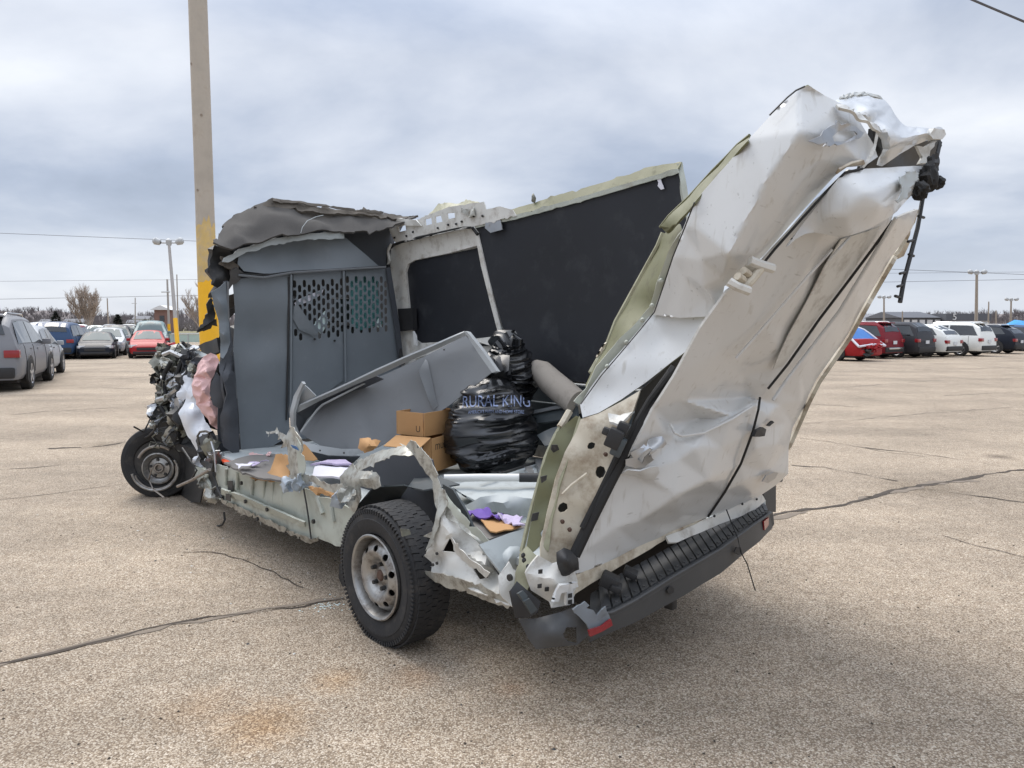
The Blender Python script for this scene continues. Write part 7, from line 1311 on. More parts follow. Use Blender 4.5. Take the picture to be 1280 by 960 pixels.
dm = van_thing('floor_panel', 'slate grey panel leaning by the far wall right of the large bag', 'panel', (.35, 1.6, .60), 'loose grey panels on the floor')
T(dm, 'panel', [(0.7325, 1.6, 0.9389), (0.539, 1.62, 0.988), (0.3164, 1.62, 1.0338), (0.2652, 1.58, 0.9613), (0.4803, 1.56, 0.9101), (0.6306, 1.54, 0.8804)], 'wall_slate', res=.05, thick=.02, amp=.01, scale=5)
T(dm, 'edge_strip', [(0.7201, 1.58, 0.9531), (0.5197, 1.6, 1.0023), (0.2842, 1.6, 1.0485), (0.2839, 1.6, 1.0272), (0.5098, 1.59, 0.9818), (0.7016, 1.57, 0.9328)], 'shelf_grey', res=.04, thick=.012)
dm = van_thing('floor_panel', 'dark crumpled panel on the floor right of the large bag', 'panel', (.25, 1.4, .60), 'loose grey panels on the floor')
T(dm, 'panel', [(0.4574, 1.4, 0.8252), (0.3734, 1.45, 0.8828), (0.2441, 1.48, 0.9301), (0.188, 1.42, 0.8539), (0.2571, 1.36, 0.8007), (0.3379, 1.34, 0.7878)], 'wall_slate', res=.04, thick=.01, amp=.03, scale=7, seed=8)
pw = van_thing('white_pole', 'white metal pole with a black end grip lying across the floor', 'pole', (.0, .75, .66))
tube('pole_shaft', [(0.2871, 0.4935, 0.7), (0.1665, 0.6557, 0.7), (0.0136, 0.8216, 0.7)], .022, 'pole_white', pw, seg=14)
tube('pole_grip', [(0.0167, 0.8183, 0.7), (-0.017, 0.8548, 0.7), (-0.072, 0.9146, 0.7)], .026, 'black_plastic', pw, seg=14)
pr = van_thing('steel_rod', 'thin dark steel rod lying beside the large bag', 'rod', (.2, 1.0, .64))
tube('rod', [(0.2235, 0.7035, 0.67), (0.2995, 1.0237, 0.67), (0.4509, 1.5313, 0.67)], .009, 'crumple_dark', pr, seg=8)
for i, s_ in enumerate(([(0.4116, 1.3259, 0.68), (0.3889, 1.3919, 0.68), (0.2236, 1.2538, 0.68), (0.1118, 1.0855, 0.68)], [(0.2854, 1.1118, 0.68), (0.2915, 1.18, 0.68), (0.1378, 1.0572, 0.68), (0.1638, 1.029, 0.68)])):
    T(pr, 'bracket', s_, 'bare_steel', res=.02, thick=.02, amp=.01, scale=20)
tr_ = van_thing('foam_roll', 'taupe foam roll leaning against the black wall board behind the bags', 'foam roll', (.75, 1.68, .75))
def roll_pts(): return [(0.7748, 1.68, 1.2753), (0.7096, 1.68, 1.2323), (0.5789, 1.66, 1.161), (0.4527, 1.64, 1.1037), (0.3021, 1.62, 1.0349)]
P_ = [lv(p, tr_) for p in roll_pts()]; V, F = tube_geo(P_, [.045, .082, .092, .094, .088], 24)
V = [v + Vector((0, 0, .012)) * noise.noise(v * 9) for v in V]; link('roll_body', mesh_from(V, F), tr_, ('roll_taupe',))
tube('roll_seam', [(0.6194, 1.59, 1.207), (0.4914, 1.57, 1.1382), (0.4911, 1.57, 1.0945), (0.4065, 1.56, 1.0472)], .004, 'crumple_dark', tr_, seg=5)
pc = van_thing('purple_cloth', 'crumpled purple cloth and lilac wrapper on the floor at the rear corner', 'cloth', (-.3, .4, .60))
T(pc, 'cloth', [(-0.2735, 0.1863, 0.665), (-0.2304, 0.2708, 0.665), (-0.261, 0.3265, 0.665), (-0.3493, 0.3116, 0.665), (-0.4338, 0.2973, 0.665), (-0.4651, 0.2296, 0.665), (-0.4046, 0.2041, 0.665), (-0.3532, 0.1891, 0.665)], 'purple_cloth', res=.02, thick=.008, amp=.03, scale=14, seed=9, ridge=.02, rscale=12, jag=.004)
T(pc, 'wrapper', [(-0.3954, 0.2912, 0.67), (-0.4367, 0.3149, 0.67), (-0.5281, 0.3113, 0.67), (-0.6106, 0.283, 0.67), (-0.6143, 0.2302, 0.67), (-0.5329, 0.2373, 0.67), (-0.4683, 0.2464, 0.67)], 'lilac_paper', res=.02, thick=.006, amp=.03, scale=16, seed=10, ridge=.02, rscale=14, jag=.004)
tn = van_thing('grey_tub', 'overturned pale grey tub at the rear corner beside the pillar', 'tub', (-.62, .3, .56))
T(tn, 'tub_wall', [(-0.58, 0.0814, 0.5748), (-0.6, 0.1381, 0.6029), (-0.62, 0.2346, 0.5943), (-0.64, 0.2549, 0.5728), (-0.68, 0.1971, 0.5377), (-0.7, 0.103, 0.5084), (-0.68, 0.0663, 0.5259)], 'mat_grey', inner=[(-0.72, 0.0846, 0.6006)], res=.03, thick=.008)
rng = random.Random(12)
# scraps along the sill and floor
for i, (q, lab) in enumerate((([(1.7594, -0.0464, 0.62)][0], 'crumpled white wrapper on the door sill board'), ([(1.8056, 0.0654, 0.62)][0], 'torn grey paper scrap on the door sill board'))):
    t = van_thing('paper_scrap', lab, 'paper scrap', q, 'paper scraps on the door sill')
    b_ = Vector(q); o_ = [(q[0] + .10 * math.cos(k * 1.05) * rng.uniform(.6, 1.1), q[1] + .07 * math.sin(k * 1.05) * rng.uniform(.6, 1.1), q[2] + rng.uniform(.0, .03)) for k in range(6)]
    T(t, 'paper', o_, ('paper_white', 'lilac_paper')[i], res=.02, thick=.004, amp=.02, scale=15, seed=20 + i, jag=.004)

# ================================================================ parked cars
CARS = {  # length, width, height, wheel radius, wheelbase, front overhang, side profile: (y from rear bumper, belt/hood z, roof z or None, half width factor)
    'suv': dict(L=4.75, W=1.92, H=1.74, r=.37, rear=.98, wb=2.85, prof=[(0, .80, .84, .90), (.06, 1.02, 1.06, .95), (.22, 1.06, 1.50, .98), (.55, 1.06, 1.71, 1), (1.6, 1.05, 1.74, 1), (2.55, 1.03, 1.70, 1), (2.85, 1.02, 1.58, 1), (3.45, 1.02, 1.08, 1), (4.1, .98, 1.02, .98), (4.55, .88, .92, .93), (4.75, .70, .74, .84)], roof=(.55, 2.55), rearw=(.12, .55), wind=(2.62, 3.45)),
    'sedan': dict(L=4.7, W=1.82, H=1.45, r=.33, rear=1.02, wb=2.72, prof=[(0, .78, .80, .86), (.08, .96, .98, .93), (.75, 1.00, 1.02, .98), (1.25, .97, 1.32, 1), (1.75, .94, 1.43, 1), (2.35, .92, 1.44, 1), (2.65, .91, 1.38, 1), (3.35, .92, .96, 1), (4.0, .84, .88, .98), (4.5, .72, .76, .92), (4.7, .56, .60, .80)], roof=(1.75, 2.55), rearw=(.78, 1.7), wind=(2.6, 3.35)),
    'crossover': dict(L=4.6, W=1.86, H=1.62, r=.36, rear=.95, wb=2.7, prof=[(0, .80, .84, .84), (.10, 1.02, 1.06, .92), (.35, 1.10, 1.34, .97), (.85, 1.08, 1.56, 1), (1.7, 1.03, 1.62, 1), (2.4, 1.0, 1.60, 1), (2.7, .99, 1.50, 1), (3.35, .98, 1.03, 1), (4.0, .93, .97, .97), (4.42, .82, .86, .9), (4.6, .64, .68, .78)], roof=(.85, 2.4), rearw=(.14, .85), wind=(2.45, 3.35)),
}
def car(name, label, cat, pos, heading, kind, paint, rear_axle_left=False, glass='glass_dark', rack=False, anchor='centre', group='cars parked across the lot', scale=1.0, wheels='alloy', tarp=False, plate=True, chrome=False, lamp_rear='tail_red'):
    K = CARS[kind]; W2 = K['W'] / 2 * .985; prof = K['prof']
    h = Vector((heading[0], heading[1], 0)).normalized(); right = Vector((h.y, -h.x, 0))
    yr = K['rear']; p = Vector((pos[0], pos[1], 0))
    tw = W2 - .06
    if anchor == 'rear_left': p = p + right * tw - h * 0
    elif anchor == 'rear_right': p = p - right * tw
    elif anchor == 'front': p = p - h * (K['L'] - yr)
    elif anchor == 'centre': p = p - h * (K['wb'] / 2)
    t = thing(name, label, cat, p, math.atan2(-h.x, h.y), group)
    t.scale = (scale,) * 3
    zb = .26 * K['r'] / .35
    ys = [q[0] for q in prof]
    def at(y):
        b = float(np.interp(y, ys, [q[1] for q in prof])); rf = float(np.interp(y, ys, [q[2] for q in prof])); f = float(np.interp(y, ys, [q[3] for q in prof]))
        up = max(0, min(1, (rf - b) / .5))
        w = W2 * f
        return [(w * .90, zb), (w * .985, zb + .12), (w * 1.0, (b + zb) / 2 + .05), (w * .97, b - .06), (w * .945, b), (w * (.945 - .20 * up), b + (rf - b) * .88), (w * (.86 - .22 * up), rf), (w * .35, rf + .03 * up + .01), (0, rf + .035 * up + .012)]
    V, F = [], []
    n = 9
    for y in ys:
        s = at(y); 
        ring = [(-x, z) for x, z in s[:-1]] + [s[-1]] + [(x, z) for x, z in reversed(s[:-1])]
        for x, z in ring: V.append((x, y - yr, z))
    m = 2 * n - 1
    for i in range(len(ys) - 1):
        for k in range(m - 1): F.append((i * m + k, i * m + k + 1, (i + 1) * m + k + 1, (i + 1) * m + k))
        F.append((i * m + m - 1, i * m, (i + 1) * m, (i + 1) * m + m - 1))
    F.append(tuple(range(m))); F.append(tuple((len(ys) - 1) * m + k for k in range(m - 1, -1, -1)))
    link('body', mesh_from(V, F, angle=32), t, (paint,))
    def side(y, f, s, off):          # f: 0 belt .. 1 roof
        q = at(y); (x0, z0), (x1, z1) = q[4], q[5]
        x, z = x0 + (x1 - x0) * f, z0 + (z1 - z0) * f
        return Vector((s * (x + off), y - yr, z + off * .3))
    def window(name_, quads, m_):
        V, F = [], []
        for q in quads:
            o = len(V); V += q; F.append(tuple(range(o, o + len(q))))
        return link(name_, mesh_from(V, F, smooth=False), t, (m_,))
    r0, r1 = K['roof']; w0, w1 = K['wind']; b0, b1 = K['rearw']
    mid = (r0 + r1) / 2 + .1
    for s in (-1, 1):
        a = max(r0 - .10, b1 - .1)
        for (ya, yb, yt0, yt1) in ((a - .25, mid - .05, a + .05, mid - .05), (mid + .03, w1 - .22, mid + .03, w0 + .0)):
            q = []
            for i in range(5): q.append(side(ya + (yb - ya) * i / 4, .06, s, .012))
            for i in range(4, -1, -1): q.append(side(yt0 + (yt1 - yt0) * i / 4, .92, s, .012))
            window('side_window', [q], glass)
    def top(y, f, off):
        q = at(y); x = q[6][0] * f; z = q[6][1] + (q[8][1] - q[6][1]) * (1 - abs(f))
        return Vector((x, y - yr, z + off))
    def screen(y0, y1, n_, m_, name_, fy):
        q = []
        st = [y0 + (y1 - y0) * i / n_ for i in range(n_ + 1)]
        V, F = [], []
        for y in st:
            for f in (-.93, -.45, 0, .45, .93): 
                v = top(y, f, .006); v.y += fy; V.append(v)
        for i in range(n_):
            for k in range(4): F.append((i * 5 + k, i * 5 + k + 1, i * 5 + k + 6, i * 5 + k + 5))
        return link(name_, mesh_from(V, F), t, (m_,))
    screen(w0 + .05, w1 - .05, 4, glass if glass != 'glass_dark' else 'glass_light', 'windscreen', .012)
    screen(b0 + .02, b1 - .04, 4, 'glass_light' if kind == 'sedan' else glass, 'rear_window', -.012)
    # lamps, bumpers, plate
    q0 = at(.06)
    for s in (-1, 1):
        for y in (max(r0 - .35, b1 + .05), mid, w1 - .18):
            q = at(y); V, F = tube_geo([(s * (x + .004), y - yr, z) for x, z in q[1:5]], .007, 4); link('door_seam', mesh_from(V, F), t, ('car_trim',))
        for y in (mid - .28, w1 - 1.25 if w1 - 1.25 > mid + .2 else mid + .25):
            q = at(y); box('door_handle', (s * (q[3][0] + .012), y - yr, q[3][1] - .04), (.03, .19, .03), 'car_trim' if paint in ('paint_white', 'paint_silver') else paint, t)
    for s in (-1, 1):
        box('tail_light', (s * (q0[3][0] - .10), .06 - yr, q0[4][1] - .16), (.30, .16, .17), lamp_rear, t, bev=.02)
        qf = at(K['L'] - .25)
        box('headlight', (s * (qf[3][0] - .16), K['L'] - .25 - yr, qf[4][1] - .08), (.36, .36, .15), 'lamp_clear', t, Matrix.Rotation(s * .35, 3, 'Z'), bev=.03)
        qm = side(w1 - .35, .12, s, .11)
        box('mirror', qm, (.20, .10, .15), 'car_trim' if paint in ('paint_black', 'paint_navy') else paint, t, bev=.03)
    box('rear_bumper', (0, .02 - yr, zb + .16), (W2 * 1.72, .16, .24), 'car_trim' if kind != 'sedan' else paint, t, bev=.04)
    box('front_grille', (0, K['L'] - .03 - yr, .50), (W2 * 1.1, .10, .16), 'car_trim', t, bev=.03)
    box('front_bumper', (0, K['L'] - .10 - yr, zb + .07), (W2 * 1.5, .26, .13), 'car_trim', t, bev=.03)
    if chrome: box('bumper_trim', (0, -.07 - yr, zb + .22), (W2 * 1.3, .06, .09), 'chrome', t, bev=.02)
    if plate: box('number_plate', (0, -.03 - yr, q0[4][1] - .24), (.32, .03, .16), 'plate', t)
    if rack:
        for s in (-1, 1):
            V, F = tube_geo([(s * W2 * .60, r0 - yr, K['H'] - .02), (s * W2 * .62, r0 + .15 - yr, K['H'] + .05), (s * W2 * .62, r1 - .2 - yr, K['H'] + .04), (s * W2 * .60, r1 - yr, K['H'] - .02)], .022, 6); link('roof_rail', mesh_from(V, F), t, ('chrome',))
        box('rear_spoiler', (0, b1 - .10 - yr, K['H'] - .02), (W2 * 1.2, .3, .05), paint, t, bev=.02)
    V, F = join_geo([box_geo((0, K['L'] / 2 - yr, zb - .02), (W2 * 1.7, K['L'] - .5, .12))]); link('underside', mesh_from(V, F, smooth=False), t, ('underbody',))
    for (y, s) in ((0, -1), (0, 1), (K['wb'], -1), (K['wb'], 1)):
        r = K['r']; x = s * tw
        V, F = lathe_geo([(-.012, 0), (-.012, r * 1.17), (.04, r * 1.17), (.04, 0)], 20, 'x', (s * (W2 - .018) + (0 if s > 0 else -.028), y, r)); V = [v if v.z > .18 else Vector((v.x, v.y, .18)) for v in V]
        link('wheel_arch', mesh_from(V, F, angle=30), t, ('car_trim',))
        w = bpy.data.objects.new('wheel', None); COL.objects.link(w); w.parent = t
        xo = s * (W2 + .035)
        V, F = lathe_geo([(0, r * .66), (0, r * .9), (-s * .03, r), (-s * .21, r), (-s * .22, r * .66)], 24, 'x', (xo, y, r)); link('tyre', mesh_from(V, F), w, ('tyre_rubber',))
        V, F = lathe_geo([(-s * .05, r * .66), (-s * .02, r * .64), (-s * .06, r * .58), (-s * .08, r * .3), (-s * .04, 0)], 20, 'x', (xo, y, r))
        parts = [(V, F)] if wheels == 'steel' else []
        link('rim', mesh_from(V, F), w, ('alloy' if wheels == 'steel' else 'car_trim',))
        if wheels == 'alloy':
            parts = []
            for k in range(5):
                a = 2 * math.pi * k / 5 + .3
                parts.append(box_geo((xo - s * .02, y + math.cos(a) * r * .34, r + math.sin(a) * r * .34), (.03, r * .60, r * .15), Matrix.Rotation(a, 3, 'X')))
            V, F = lathe_geo([(-s * .03, r * .66), (-s * .005, r * .65), (-s * .03, r * .57)], 20, 'x', (xo, y, r)); parts.append((V, F))
            V, F = join_geo(parts); link('spokes', mesh_from(V, F, angle=20), w, ('alloy',))
    return t

# left: cars seen from behind, then rows facing the lens
hl = (-.42, .907)
car('parked_suv', 'grey large utility vehicle with roof rails at the left edge, seen from behind', 'suv', [(-12.103, 17.619)][0], hl, 'suv', 'paint_grey', anchor='rear_right', rack=True, scale=1.05)
car('parked_car', 'silver car just beyond the large grey utility vehicle, seen from behind', 'car', [(-14.071, 21.501)][0], hl, 'crossover', 'paint_silver', anchor='rear_right', scale=.97)
car('parked_car', 'dark blue car in the gap between silver car and black sedan', 'car', [(-22.336, 35.368)][0], (-.35, .93), 'suv', 'paint_blue', anchor='centre')
car('parked_car', 'pale silver car half hidden behind the left dark blue one', 'car', [(-23.497, 36.303)][0], (-.35, .93), 'suv', 'paint_silver', anchor='centre')
car('parked_car', 'small maroon car peeking out left of the black sedan', 'car', [(-25.832, 41.824)][0], (-.35, .93), 'crossover', 'paint_maroon', anchor='centre')
hf = (.44, -.90)
car('parked_sedan', 'black sedan facing forward, nearest of the left rows', 'car', [(-19.565, 33.230)][0], hf, 'sedan', 'paint_navy', anchor='front', glass='glass_light', scale=.88)
car('parked_car', 'light silver car directly behind the black sedan', 'car', [(-21.315, 37.288)][0], hf, 'sedan', 'paint_silver', anchor='front', glass='glass_light')
for i, (px, lab, pt, kd) in enumerate((("143,442", 'dark grey car second behind the black sedan', 'paint_charcoal', 'crossover'), ("150,440", 'black car third behind the black sedan', 'paint_black', 'sedan'), ("156,438", 'dark navy car last in the row behind the black sedan', 'paint_navy', 'crossover'))):
    q = {'143,442': [(-22.739, 40.590)], '150,440': [(-23.820, 43.135)], '156,438': [(-25.098, 46.020)]}[px][0]
    car('parked_car', lab, 'car', q, hf, kd, pt, anchor='front', glass='glass_light')
red = car('parked_sedan', 'red sedan facing forward beside the yellow-footed light poles', 'car', [(-17.514, 34.053)][0], (.42, -.907), 'sedan', 'paint_red', anchor='front', glass='glass_light', scale=.92)
lumpy = lump('crushed_wing', (0, 0, 0), (.45, .5, .35), 'paint_red', red, 300, amp=.5); lumpy.location = (-1.15, 2.6, .5)
car('parked_van', 'teal grey people carrier standing behind the red sedan', 'van', [(-21.973, 43.135)][0], (.42, -.907), 'suv', 'paint_teal', anchor='front', glass='glass_light', scale=1.08)
for q, lab, pt, kd in (([(-44.549, 72.751)][0], 'far white utility vehicle in front of the left evergreen gap', 'paint_white', 'suv'), ([(-40.609, 69.105)][0], 'far white car showing over the black sedan roof', 'paint_white', 'crossover'),
                       ([(-41.192, 72.751)][0], 'far silver car below the slim utility post', 'paint_silver', 'suv'), ([(-39.308, 72.751)][0], 'far white utility vehicle left of the teal carrier', 'paint_white', 'suv'),
                       ([(-33.097, 62.809)][0], 'far dark blue car just left of the teal carrier', 'paint_blue', 'sedan'), ([(-44.188, 69.105)][0], 'far pale car over the roof of the silver car', 'paint_white', 'suv')):
    car('parked_car', lab, 'car', q, hf, kd, pt, anchor='front', glass='glass_light', group='distant cars behind the left rows')
# right: a row parked nose away, left flanks in view
hr = (-.56, .828)
wr = car('wrecked_car', 'crushed red car with a blue tarp taped over its back window', 'car', [(14.723, 32.066)][0], (-.50, .866), 'sedan', 'paint_red', anchor='rear_left', wheels='steel', plate=False, lamp_rear='paint_red')
o = lump('crushed_tail', (0, 0, 0), (.85, .30, .26), 'paint_red', wr, 301, amp=.45, sub=4, freq=2.2); o.location = (.1, -1.0, .62)
o = lump('crushed_tail', (0, 0, 0), (.5, .25, .22), 'crumple_dark', wr, 302, amp=.5); o.location = (-.3, -1.0, .40)
tp = thing('blue_tarp', 'blue tarp with white taped edges over the crushed red car', 'tarp', wr.location, wr.rotation_euler.z)
V, F = [], []
for j in range(7):
    for i in range(11):
        x = -.95 + 1.9 * i / 10; y = -1.08 + 1.45 * j / 6; z = .66 + .82 * min(1, j / 4.5) + .05 * noise.noise(Vector((x * 3, y * 3, 1)))
        V.append((x * (1 - .22 * j / 6), y, z + .08 * (1 - abs(x))))
for j in range(6):
    for i in range(10): F.append((j * 11 + i, j * 11 + i + 1, j * 11 + i + 12, j * 11 + i + 11))
link('tarp_sheet', mesh_from(V, F), tp, ('tarp_blue',))
ed = [V[i] for i in range(11)] + [V[j * 11 + 10] for j in range(1, 7)] + [V[6 * 11 + i] for i in range(9, -1, -1)] + [V[j * 11] for j in range(5, 0, -1)] + [V[0]]
vv, ff = tube_geo([Vector(p) + Vector((0, -.02, .01)) for p in ed], .05, 6); link('taped_edge', mesh_from(vv, ff), tp, ('paper_white',))
car('parked_suv', 'dark red utility vehicle with chrome bumper strip, beside the tarped wreck', 'suv', [(17.111, 34.481)][0], hr, 'suv', 'paint_maroon', anchor='rear_left', rack=True, chrome=True)
car('parked_suv', 'black utility vehicle between the dark red one and the white crossover', 'suv', [(19.185, 35.368)][0], hr, 'suv', 'paint_charcoal', anchor='rear_left')
car('parked_crossover', 'white rounded crossover right of the black utility vehicle', 'car', [(21.204, 36.303)][0], hr, 'crossover', 'paint_white', anchor='rear_left', wheels='steel')
car('parked_suv', 'tall white utility vehicle, dark side glass, right of the white crossover', 'suv', [(23.543, 37.288)][0], hr, 'suv', 'paint_white', anchor='rear_left', rack=True)
car('parked_wagon', 'black wagon with spoked alloy wheels at the right of the row', 'car', [(27.634, 40.590)][0], hr, 'crossover', 'paint_navy', anchor='rear_left', rack=True)
car('parked_car', 'slate blue car cut off by the right edge of the picture', 'car', [(31.965, 44.531)][0], hr, 'crossover', 'paint_blue', anchor='rear_left')
for q, lab, pt in (([(39.676, 69.105)][0], 'white car roof behind the black utility vehicle, farther back', 'paint_white'), ([(35.163, 69.105)][0], 'silver car behind the dark red utility vehicle, farther back', 'paint_silver'), ([(45.277, 69.105)][0], 'black car behind the tall white utility vehicle, farther back', 'paint_black'), ([(50.445, 72.751)][0], 'silver car behind the black wagon, farther back', 'paint_silver')):
    car('parked_car', lab, 'car', q, hr, 'suv', pt, anchor='rear_left', group='distant cars behind the right row')
t2 = thing('tarped_load', 'bright blue tarp over a heap at the far right edge', 'tarp', (*[(44.695, 62.809)][0], 0), 0)
bm = bmesh.new(); bmesh.ops.create_icosphere(bm, subdivisions=3, radius=1)
for v in bm.verts:
    d = 1 + .2 * noise.noise(v.co * 2.2) - .12 * abs(noise.noise(v.co * 5)); v.co = Vector((v.co.x * 2.4, v.co.y * 1.2, max(0, v.co.z * 1.1 + .9))) * d
me = bpy.data.meshes.new('m'); bm.to_mesh(me); bm.free(); me.shade_smooth(); link('tarp_sheet', me, t2, ('tarp_bright',))

# ================================================================ poles, wires
def wpt(p): return Vector(p)
t = thing('utility_pole', 'thick weathered wooden pole with a bright yellow painted foot behind the wreck', 'pole', ([(-5.959, 14.000, 1.205)][0][0], 14, 0))
V, F = [], []; seg = 24
for j in range(61):
    z = j * .2
    for k in range(seg):
        q = 2 * math.pi * k / seg; r = .178 - .0012 * z + .006 * noise.noise(Vector((q * 3, z * .35, 2))) + .004 * noise.noise(Vector((q * 9, z * .2, 7)))
        V.append((r * math.cos(q), r * math.sin(q), z))
for j in range(60):
    for k in range(seg): F.append((j * seg + k, j * seg + (k + 1) % seg, (j + 1) * seg + (k + 1) % seg, (j + 1) * seg + k))
F.append(tuple(60 * seg + k for k in range(seg)))
link('shaft', mesh_from(V, F), t, ('pole_wood',))
def band(z0, z1, m_, name_, extra, jag_):
    V, F = [], []
    for j in range(13):
        for k in range(seg):
            q = 2 * math.pi * k / seg; z = z0 + (z1 - z0) * j / 12
            if j == 12: z += jag_ * noise.noise(Vector((k * 1.7, 3, 1)))
            r = .178 - .0012 * z + .006 * noise.noise(Vector((q * 3, z * .35, 2))) + .004 * noise.noise(Vector((q * 9, z * .2, 7))) + extra
            V.append((r * math.cos(q), r * math.sin(q), z))
    for j in range(12):
        for k in range(seg): F.append((j * seg + k, j * seg + (k + 1) % seg, (j + 1) * seg + (k + 1) % seg, (j + 1) * seg + k))
    return link(name_, mesh_from(V, F), t, (m_,))
mat('pole_wash', (0.58, 0.42, 0.17), .85, var=.25, vscale=5, dirt=(.44, .37, .29), dirt_amt=.7, dirt_scale=6)
band(2.35, 3.55, 'pole_wash', 'faded_paint', .002, .35); band(0, 2.42, 'pole_yellow', 'yellow_paint', .004, .10)
for z, a in ((5.55, -1.2), (6.5, -2.2), (4.15, -1.9)):
    V, F = lathe_geo([(0, 0), (0, .02), (.01, .02)], 8, 'z', (0, 0, 0)); me = mesh_from(V, F)
    me.transform(Matrix.Translation((.174 * math.cos(a), .174 * math.sin(a), z)) @ Vector((math.cos(a), math.sin(a), 0)).to_track_quat('Z', 'Y').to_matrix().to_4x4()); link('knot', me, t, ('tree_bark',))

def light_pole(name, label, foot, topxyz, r, heads=True, arm=False, yellow=1.6, group='light poles of the lot'):
    t = thing(name, label, 'light pole', (foot[0], foot[1], 0), 0, group)
    top = Vector((topxyz[0] - foot[0], topxyz[1] - foot[1], topxyz[2]))
    V, F = tube_geo([Vector((0, 0, 0)), top * .5, top], [r, r * .85, r * .65], 10); link('shaft', mesh_from(V, F), t, ('far_pole',))
    if yellow:
        V, F = tube_geo([Vector((0, 0, .01)), top * (yellow / top.z)], [r * 1.06, r * 1.05], 10); link('yellow_paint', mesh_from(V, F), t, ('pole_yellow',))
    if heads:
        V, F = tube_geo([top + Vector((-1.0 * heads, 0, -.1)), top + Vector((1.0 * heads, 0, -.1))], .06, 6); link('cross_arm', mesh_from(V, F), t, ('lamp_grey',))
        for s in (-1, 1):
            V, F = lathe_geo([(-.28, .10), (-.22, .20), (.10, .26), (.25, .16), (.30, 0)], 14, 'z', (0, 0, 0)); me = mesh_from(V, F)
            me.transform(Matrix.Translation(top + Vector((s * .95 * heads, -.1, .0))) @ Matrix.Rotation(s * 1.25, 4, 'Y') @ Matrix.Scale(.55 + .9 * heads * .7, 4)); link('lamp_head', me, t, ('lamp_grey',))
        V, F = lathe_geo([(-.3, .2), (.1, .24), (.25, .1), (.28, 0)], 12, 'z', top); link('pole_cap', mesh_from(V, F), t, ('lamp_grey',))
    if arm:
        V, F = tube_geo([top + Vector((-arm, 0, -1.2)), top + Vector((arm * .35, 0, -1.2))], .06, 6); link('cross_arm', mesh_from(V, F), t, ('lamp_grey',))
    return t
light_pole('light_pole', 'tall light pole with two lamp heads and yellow foot, right of the red sedan', [(-27.096, 57.562)][0], [(-28.648, 60.000, 8.606)][0], .16, heads=1.0, yellow=2.2)
light_pole('light_pole', 'slim pole with one short arm just left of the double lamp pole', [(-33.296, 69.105)][0], [(-32.758, 68.000, 6.020)][0], .12, heads=0, arm=.6, yellow=1.8)
light_pole('light_pole', 'thin distant pole with tiny twin brackets right of the double lamp pole', [(-54.086, 115.300)][0], [(-51.487, 110.000, 9.512)][0], .12, heads=0, arm=0, yellow=0)
light_pole('utility_pole', 'slim weathered post at the right side of the bare tree', [(-71.319, 125.803)][0], [(-62.347, 110.000, 5.850)][0], .12, heads=0, yellow=0, group='thin poles on the skyline')
light_pole('utility_pole', 'faint lone mast on the hill left of the light poles', [(-81.477, 153.819)][0], [(-79.130, 150.000, 7.580)][0], .14, heads=0, arm=.8, yellow=0, group='thin poles on the skyline')
light_pole('light_pole', 'tall twin-lamp pole above the tall white utility vehicle', [(56.409, 86.425)][0], [(51.909, 80.000, 7.606)][0], .20, heads=.8, yellow=0)
light_pole('light_pole', 'twin-lamp pole above the dark red utility vehicle', [(60.312, 115.300)][0], [(57.285, 110.000, 6.094)][0], .17, heads=.8, yellow=0)
light_pole('light_pole', 'small twin-lamp pole near the right edge over the black wagon', [(80.805, 115.300)][0], [(76.893, 110.000, 5.727)][0], .17, heads=.8, yellow=0)
light_pole('utility_pole', 'bare thin post right of the tallest right-hand lamp pole', [(77.174, 115.300)][0], [(73.463, 110.000, 5.360)][0], .13, heads=0, yellow=0, group='thin poles on the skyline')
light_pole('utility_pole', 'shortest thin post between the right-hand lamp poles', [(78.471, 115.300)][0], [(74.647, 110.000, 4.011)][0], .13, heads=0, yellow=0, group='thin poles on the skyline')
light_pole('utility_pole', 'thin post left of the long slate building', [(63.295, 115.300)][0], [(60.216, 110.000, 3.888)][0], .13, heads=0, yellow=0, group='thin poles on the skyline')
def wire(label, pts_, r, sag):
    P = [Vector(p) for p in pts_]; Q = []
    for i in range(25):
        s = i / 24; p = P[0].lerp(P[1], s); p.z -= sag * 4 * s * (1 - s); Q.append(p)
    V, F = tube_geo(Q, r, 5); tagmesh(link('power_line', mesh_from(V, F), None, ('wire',)), label, 'power line', 'power lines')
wire('upper of the three power lines, slanting down behind the pole', [(-69.985, 70.000, 11.394), (67.304, 70.000, 5.919)], .022, .0)
wire('middle of the three power lines, nearly level over the bare tree', [(-90.575, 90.000, 6.968), (86.424, 90.000, 8.563)], .018, .0)
wire('lowest of the three power lines, just over the left hills', [(-110.954, 110.000, 5.115), (105.697, 110.000, 9.269)], .030, .0)
wire('thick black cable across the top right corner of the sky', [(6.946, 14.000, 8.474), (11.918, 14.000, 6.515)], .022, .05)

